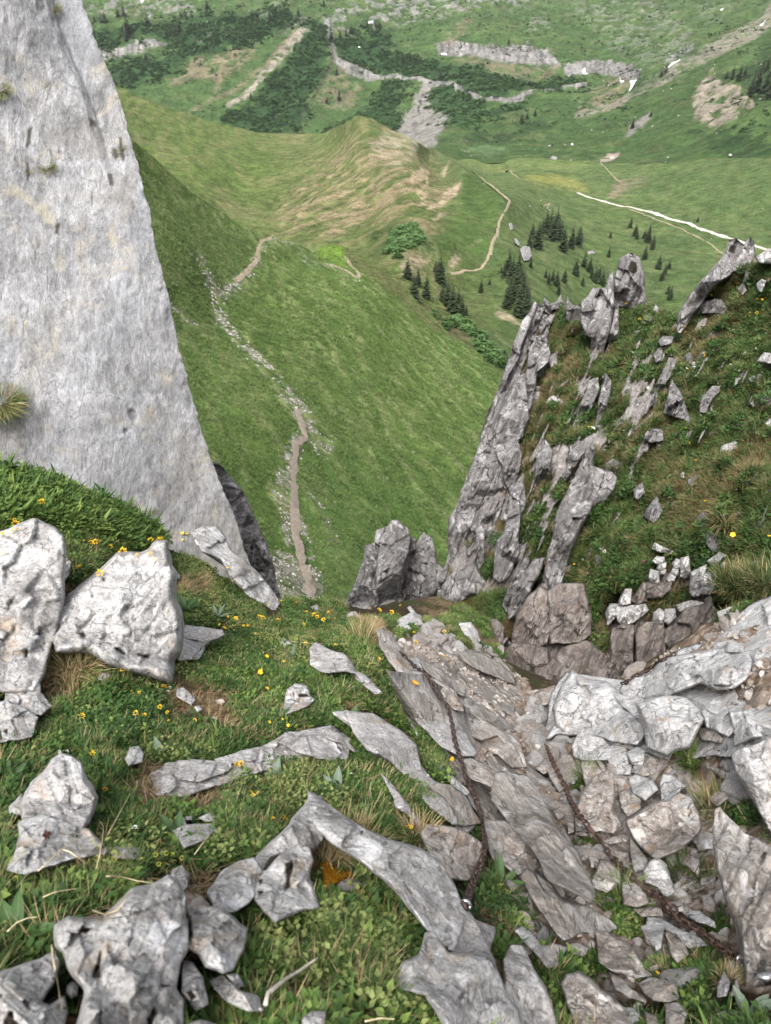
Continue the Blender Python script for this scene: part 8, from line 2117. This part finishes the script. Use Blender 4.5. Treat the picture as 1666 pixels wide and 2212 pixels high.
# ------------------------------------------------------------------ single grass tufts, dry stalks, a bleached twig
def tuft_obj(label, u, v, d, size, spread, mats, nb, seed, up=(0, 0, 1), lean=1.0, curl=1.3, wd=.012):
    rr = random.Random(seed)
    root = empty('grass_tuft', P(u, v, d), label, 'grass tuft')
    for mt, nm, k in mats:
        m = MB()
        for _ in range(int(nb * k)):
            a = rr.uniform(0, 6.283)
            q = spread * math.sqrt(rr.random())
            m.blade((q * math.cos(a), q * math.sin(a), 0), a + rr.uniform(-.8, .8), rr.uniform(.05, lean), size * rr.uniform(.5, 1.1), wd * size * 4 * rr.uniform(.6, 1.2), curl * rr.uniform(.3, 1.2), 5)
        me = m.mesh(nm)
        me.materials.append(mt)
        o = add(nm, me, parent=root)
    root.rotation_euler = Vector(up).to_track_quat('Z', 'Y').to_euler()
    return root
def plain_grass(name, a, b, c):
    t = NT(name)
    g = t.attr('g').outputs['Fac']
    ge = t.n('ShaderNodeNewGeometry')
    rn_ = ge.outputs['Random Per Island']
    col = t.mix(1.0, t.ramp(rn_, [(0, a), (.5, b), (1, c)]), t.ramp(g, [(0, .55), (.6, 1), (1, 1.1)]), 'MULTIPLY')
    b1 = t.n('ShaderNodeBsdfPrincipled', {'Base Color': col, 'Roughness': .6, 'Specular IOR Level': .25})
    tr = t.n('ShaderNodeBsdfTranslucent', {'Color': col})
    mx = t.n('ShaderNodeMixShader', {0: .25, 1: b1.outputs[0], 2: tr.outputs[0]})
    t.n('ShaderNodeOutputMaterial', {'Surface': mx.outputs[0]})
    return t.m
M_TG = plain_grass('tuft_green', CG(78, 106, 44), CG(108, 136, 58), CG(156, 168, 96))
M_TG2 = plain_grass('tuft_deep_green', CG(58, 84, 36), CG(82, 110, 48), CG(134, 146, 84))
M_TD = plain_grass('tuft_dry', C(132, 108, 74), C(176, 154, 112), C(212, 196, 152))
GD1 = lambda r, p: (rg(r, [p])[0][0], rg(r, [p])[0][1], float(GD(*rg(r, [p])[0])) - .04)
TU = [('dry straw tuft between the two big left boulders', *GD1('E', (480, 1330)), .17, .09, [(M_TD, 'dry_blades', 1), (M_TG, 'green_blades', .25)], 240), ('pale dry tuft at the left edge in front of the tall boulder', *GD1('E', (-20, 1150)), .22, .10, [(M_TD, 'dry_blades', .6), (M_TG, 'green_blades', .9)], 240),
      ('dry grass filling the hollow of the white peaked ridge', *GD1('I', (560, 720)), .085, .11, [(M_TD, 'dry_blades', 1), (M_TG, 'green_blades', .4)], 420), ('soft green grass hanging below the long white ridge', *GD1('I', (840, 980)), .075, .12, [(M_TG, 'green_blades', 1), (M_TD, 'dry_blades', .25)], 420),
      ('green tuft beside the top of the long chain', *GD1('J', (480, 210)), .12, .06, [(M_TG, 'green_blades', 1)], 160), ('dark green tuft on the bare earth right of the pale outcrop', *GD1('J', (1150, 90)), .13, .06, [(M_TG, 'green_blades', 1)], 170), ('long green grass left of the lower chain', *GD1('J', (680, 1010)), .13, .06, [(M_TG, 'green_blades', 1)], 190),
      ('green tuft under the orange brown stone in the gully', *GD1('J', (1120, 850)), .11, .07, [(M_TG, 'green_blades', 1)], 180), ('dry tuft under the shiny anchor on the striped slab', *GD1('J', (1400, 1530)), .05, .04, [(M_TD, 'dry_blades', 1), (M_TG, 'green_blades', .3)], 180), ('dry fringe of grass above the striped slab', *GD1('J', (1320, 420)), .13, .09, [(M_TD, 'dry_blades', .7), (M_TG, 'green_blades', .7)], 220),
      ('big shaggy tuft overhanging the dark hollow at right', rg('G', [(1450, 720)])[0][0], rg('G', [(1450, 720)])[0][1], 6.0, .19, .2, [(M_TG2, 'green_blades', 1), (M_TD, 'dry_blades', .25)], 700), ('long grass tuft at the right edge above the white block', rg('G', [(1640, 700)])[0][0], rg('G', [(1640, 700)])[0][1], 5.7, .19, .2, [(M_TG2, 'green_blades', 1), (M_TD, 'dry_blades', .25)], 600),
      ('wispy tuft leaning right on the grassy brow', *GD1('F', (680, 1000)), .16, .10, [(M_TG, 'green_blades', .8), (M_TD, 'dry_blades', .8)], 260), ('dry tuft near the end of the long white ridge', *GD1('I', (1040, 600)), .10, .05, [(M_TD, 'dry_blades', 1)], 120), ('upright green grass in the crease left of the pinkish block', *GD1('F', (930, 1450)), .12, .07, [(M_TG, 'green_blades', 1)], 180)]
for k, (lab, u, v, d, sz_, sp_, mats, nb) in enumerate(TU):
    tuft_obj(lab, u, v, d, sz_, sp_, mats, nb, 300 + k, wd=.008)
def cliff_d(u, v):
    h, n_ = None, None
    p = P(float(u), float(v), 1.0)
    dd_ = Vector([float(c) for c in (p - CAM)]).normalized()
    ok_, loc_, nor_, _ = CLIFF.evaluated_get(DG).ray_cast(Vector(CAM), dd_)
    return float(project(np.array(loc_))[2]) if ok_ else 7.0
for k, (lab, r, p_, sz_, sp_, nb) in enumerate((('green tuft growing out of the middle of the cliff', 'A', (205, 725), .16, .07, 190), ('large dry tuft on the cliff at the left edge of the photo', 'C', (5, 640), .38, .16, 420), ('mossy tuft on the cliff at the upper left edge', 'A', (-2, 400), .22, .08, 160), ('dark tuft in the crack at the top of the cliff', 'A', (236, 45), .14, .06, 140),
                                              ('thin tuft in a cliff crack right of the middle', 'A', (522, 640), .10, .05, 90), ('little tuft on the cliff left of the thin one', 'A', (500, 665), .09, .04, 70), ('moss tuft low on the cliff', 'E', (985, 300), .10, .05, 110), ('small tuft in the hollow next to the middle cliff tuft', 'A', (122, 735), .09, .05, 70))):
    u, v = rg(r, [p_])[0]
    tuft_obj(lab, u, v, cliff_d(u, v) + .01, sz_ * .62, sp_ * .8, [(M_TG, 'green_blades', 1), (M_TD, 'dry_blades', .5)], int(nb * 1.5), 340 + k, up=(.12, -.45, .88), lean=1.2, curl=2.0, wd=.006)

def stalk(label, nm, pts_px, r0, mat, lift=.03, cat='dry stalk'):
    pv = np.asarray(pts_px, float)
    L = np.concatenate([[0], np.cumsum(np.hypot(*np.diff(pv, axis=0).T))])
    q = np.linspace(0, L[-1], 14)
    u, v = np.interp(q, L, pv[:, 0]), np.interp(q, L, pv[:, 1])
    d = []
    for a, b in zip(u, v):
        h, _ = first_hit(a, b)
        d.append(float(project(h)[2]) - lift)
    d = np.array(d)
    d = np.minimum(np.polyval(np.polyfit(np.arange(14), d, 2), np.arange(14)), d + .01)
    d = np.convolve(np.pad(d, 2, mode='edge'), np.ones(5) / 5, 'valid')
    o = tube(nm, P(u, v, d), r0, mat, taper=np.linspace(1, .45, 14), nv=5)
    return tag(o, label, cat)
M_STRAW = dirt_mat('straw', C(188, 170, 132), C(224, 210, 176), .02)
M_TWIG = dirt_mat('bleached_twig', C(176, 164, 150), C(214, 206, 194), .02)
stalk('bleached forked twig lying in the grass at the bottom centre', 'twig', rg('I', [(55, 1660), (70, 1590), (180, 1500), (280, 1440), (390, 1360)]), .0042, M_TWIG, cat='twig')
for lab, r, pp in (('dry straw crossing the reddish plant rock', 'H', [(245, 800), (330, 720), (400, 655), (460, 615), (515, 575)]), ('dry straw bending right from the crossing one', 'H', [(400, 655), (450, 670), (510, 710), (560, 750)]), ('bent straw standing right of the reddish plants', 'H', [(625, 780), (645, 700), (665, 600), (672, 510), (640, 462)]), ('pale straw lying flat above the corner rock peak', 'H', [(690, 830), (780, 832), (890, 860), (1040, 880)]),
                  ('straw arc in front of the corner rock', 'H', [(600, 1050), (680, 1080), (760, 1050), (830, 970)]), ('straw at the lower left edge', 'H', [(45, 1190), (110, 1130), (180, 1100), (245, 1095)]), ('thin straw across the bottom left rock', 'H', [(335, 1275), (355, 1420), (380, 1560), (402, 1700)]), ('straw in the left grass below the reddish plants', 'H', [(280, 965), (350, 935), (430, 920), (500, 910)]), ('dry stem leaning across the narrow leaves', 'H', [(700, 560), (760, 450), (830, 320), (845, 290)]),
                  ('pale straw by the half hidden rock', 'H', [(1260, 690), (1320, 610), (1350, 570)]), ('dry blade stretched above the tall grey slab', 'F', [(225, 985), (330, 995), (440, 998), (560, 1002)]), ('dry stem at the bottom centre', 'I', [(700, 1770), (800, 1750), (890, 1755)])):
    stalk(lab, 'dry_stalk', rg(r, pp), .0016 if r != 'F' else .0014, M_STRAW)
# ------------------------------------------------------------------ the air of the valley
lo = np.array([-4200.0, -60.0, -900.0])
hi = np.array([4800.0, 4200.0, 700.0])
allz = [FAR, HUMP, SPUR]
bb = np.array([o.matrix_world @ Vector(c) for o in allz for c in o.bound_box])
lo = np.minimum(lo, bb.min(0) - 5)
hi = np.maximum(np.array([hi[0], hi[1], 20]), bb.max(0) + 5)
cv = np.array([(x, y, z) for x in (lo[0], hi[0]) for y in (lo[1], hi[1]) for z in (lo[2], hi[2])])
hz = add('haze', mesh_np('haze', cv, np.array([(0, 1, 3, 2), (4, 6, 7, 5), (0, 4, 5, 1), (2, 3, 7, 6), (0, 2, 6, 4), (1, 5, 7, 3)]), smooth=False))
t = NT('haze')
vp = t.n('ShaderNodeVolumePrincipled', {'Color': (.86, .91, 1.0, 1), 'Density': .00003, 'Anisotropy': .3})
t.n('ShaderNodeOutputMaterial', {'Volume': vp.outputs[0]})
hz.data.materials.append(t.m)
tag(hz, kind='stuff')
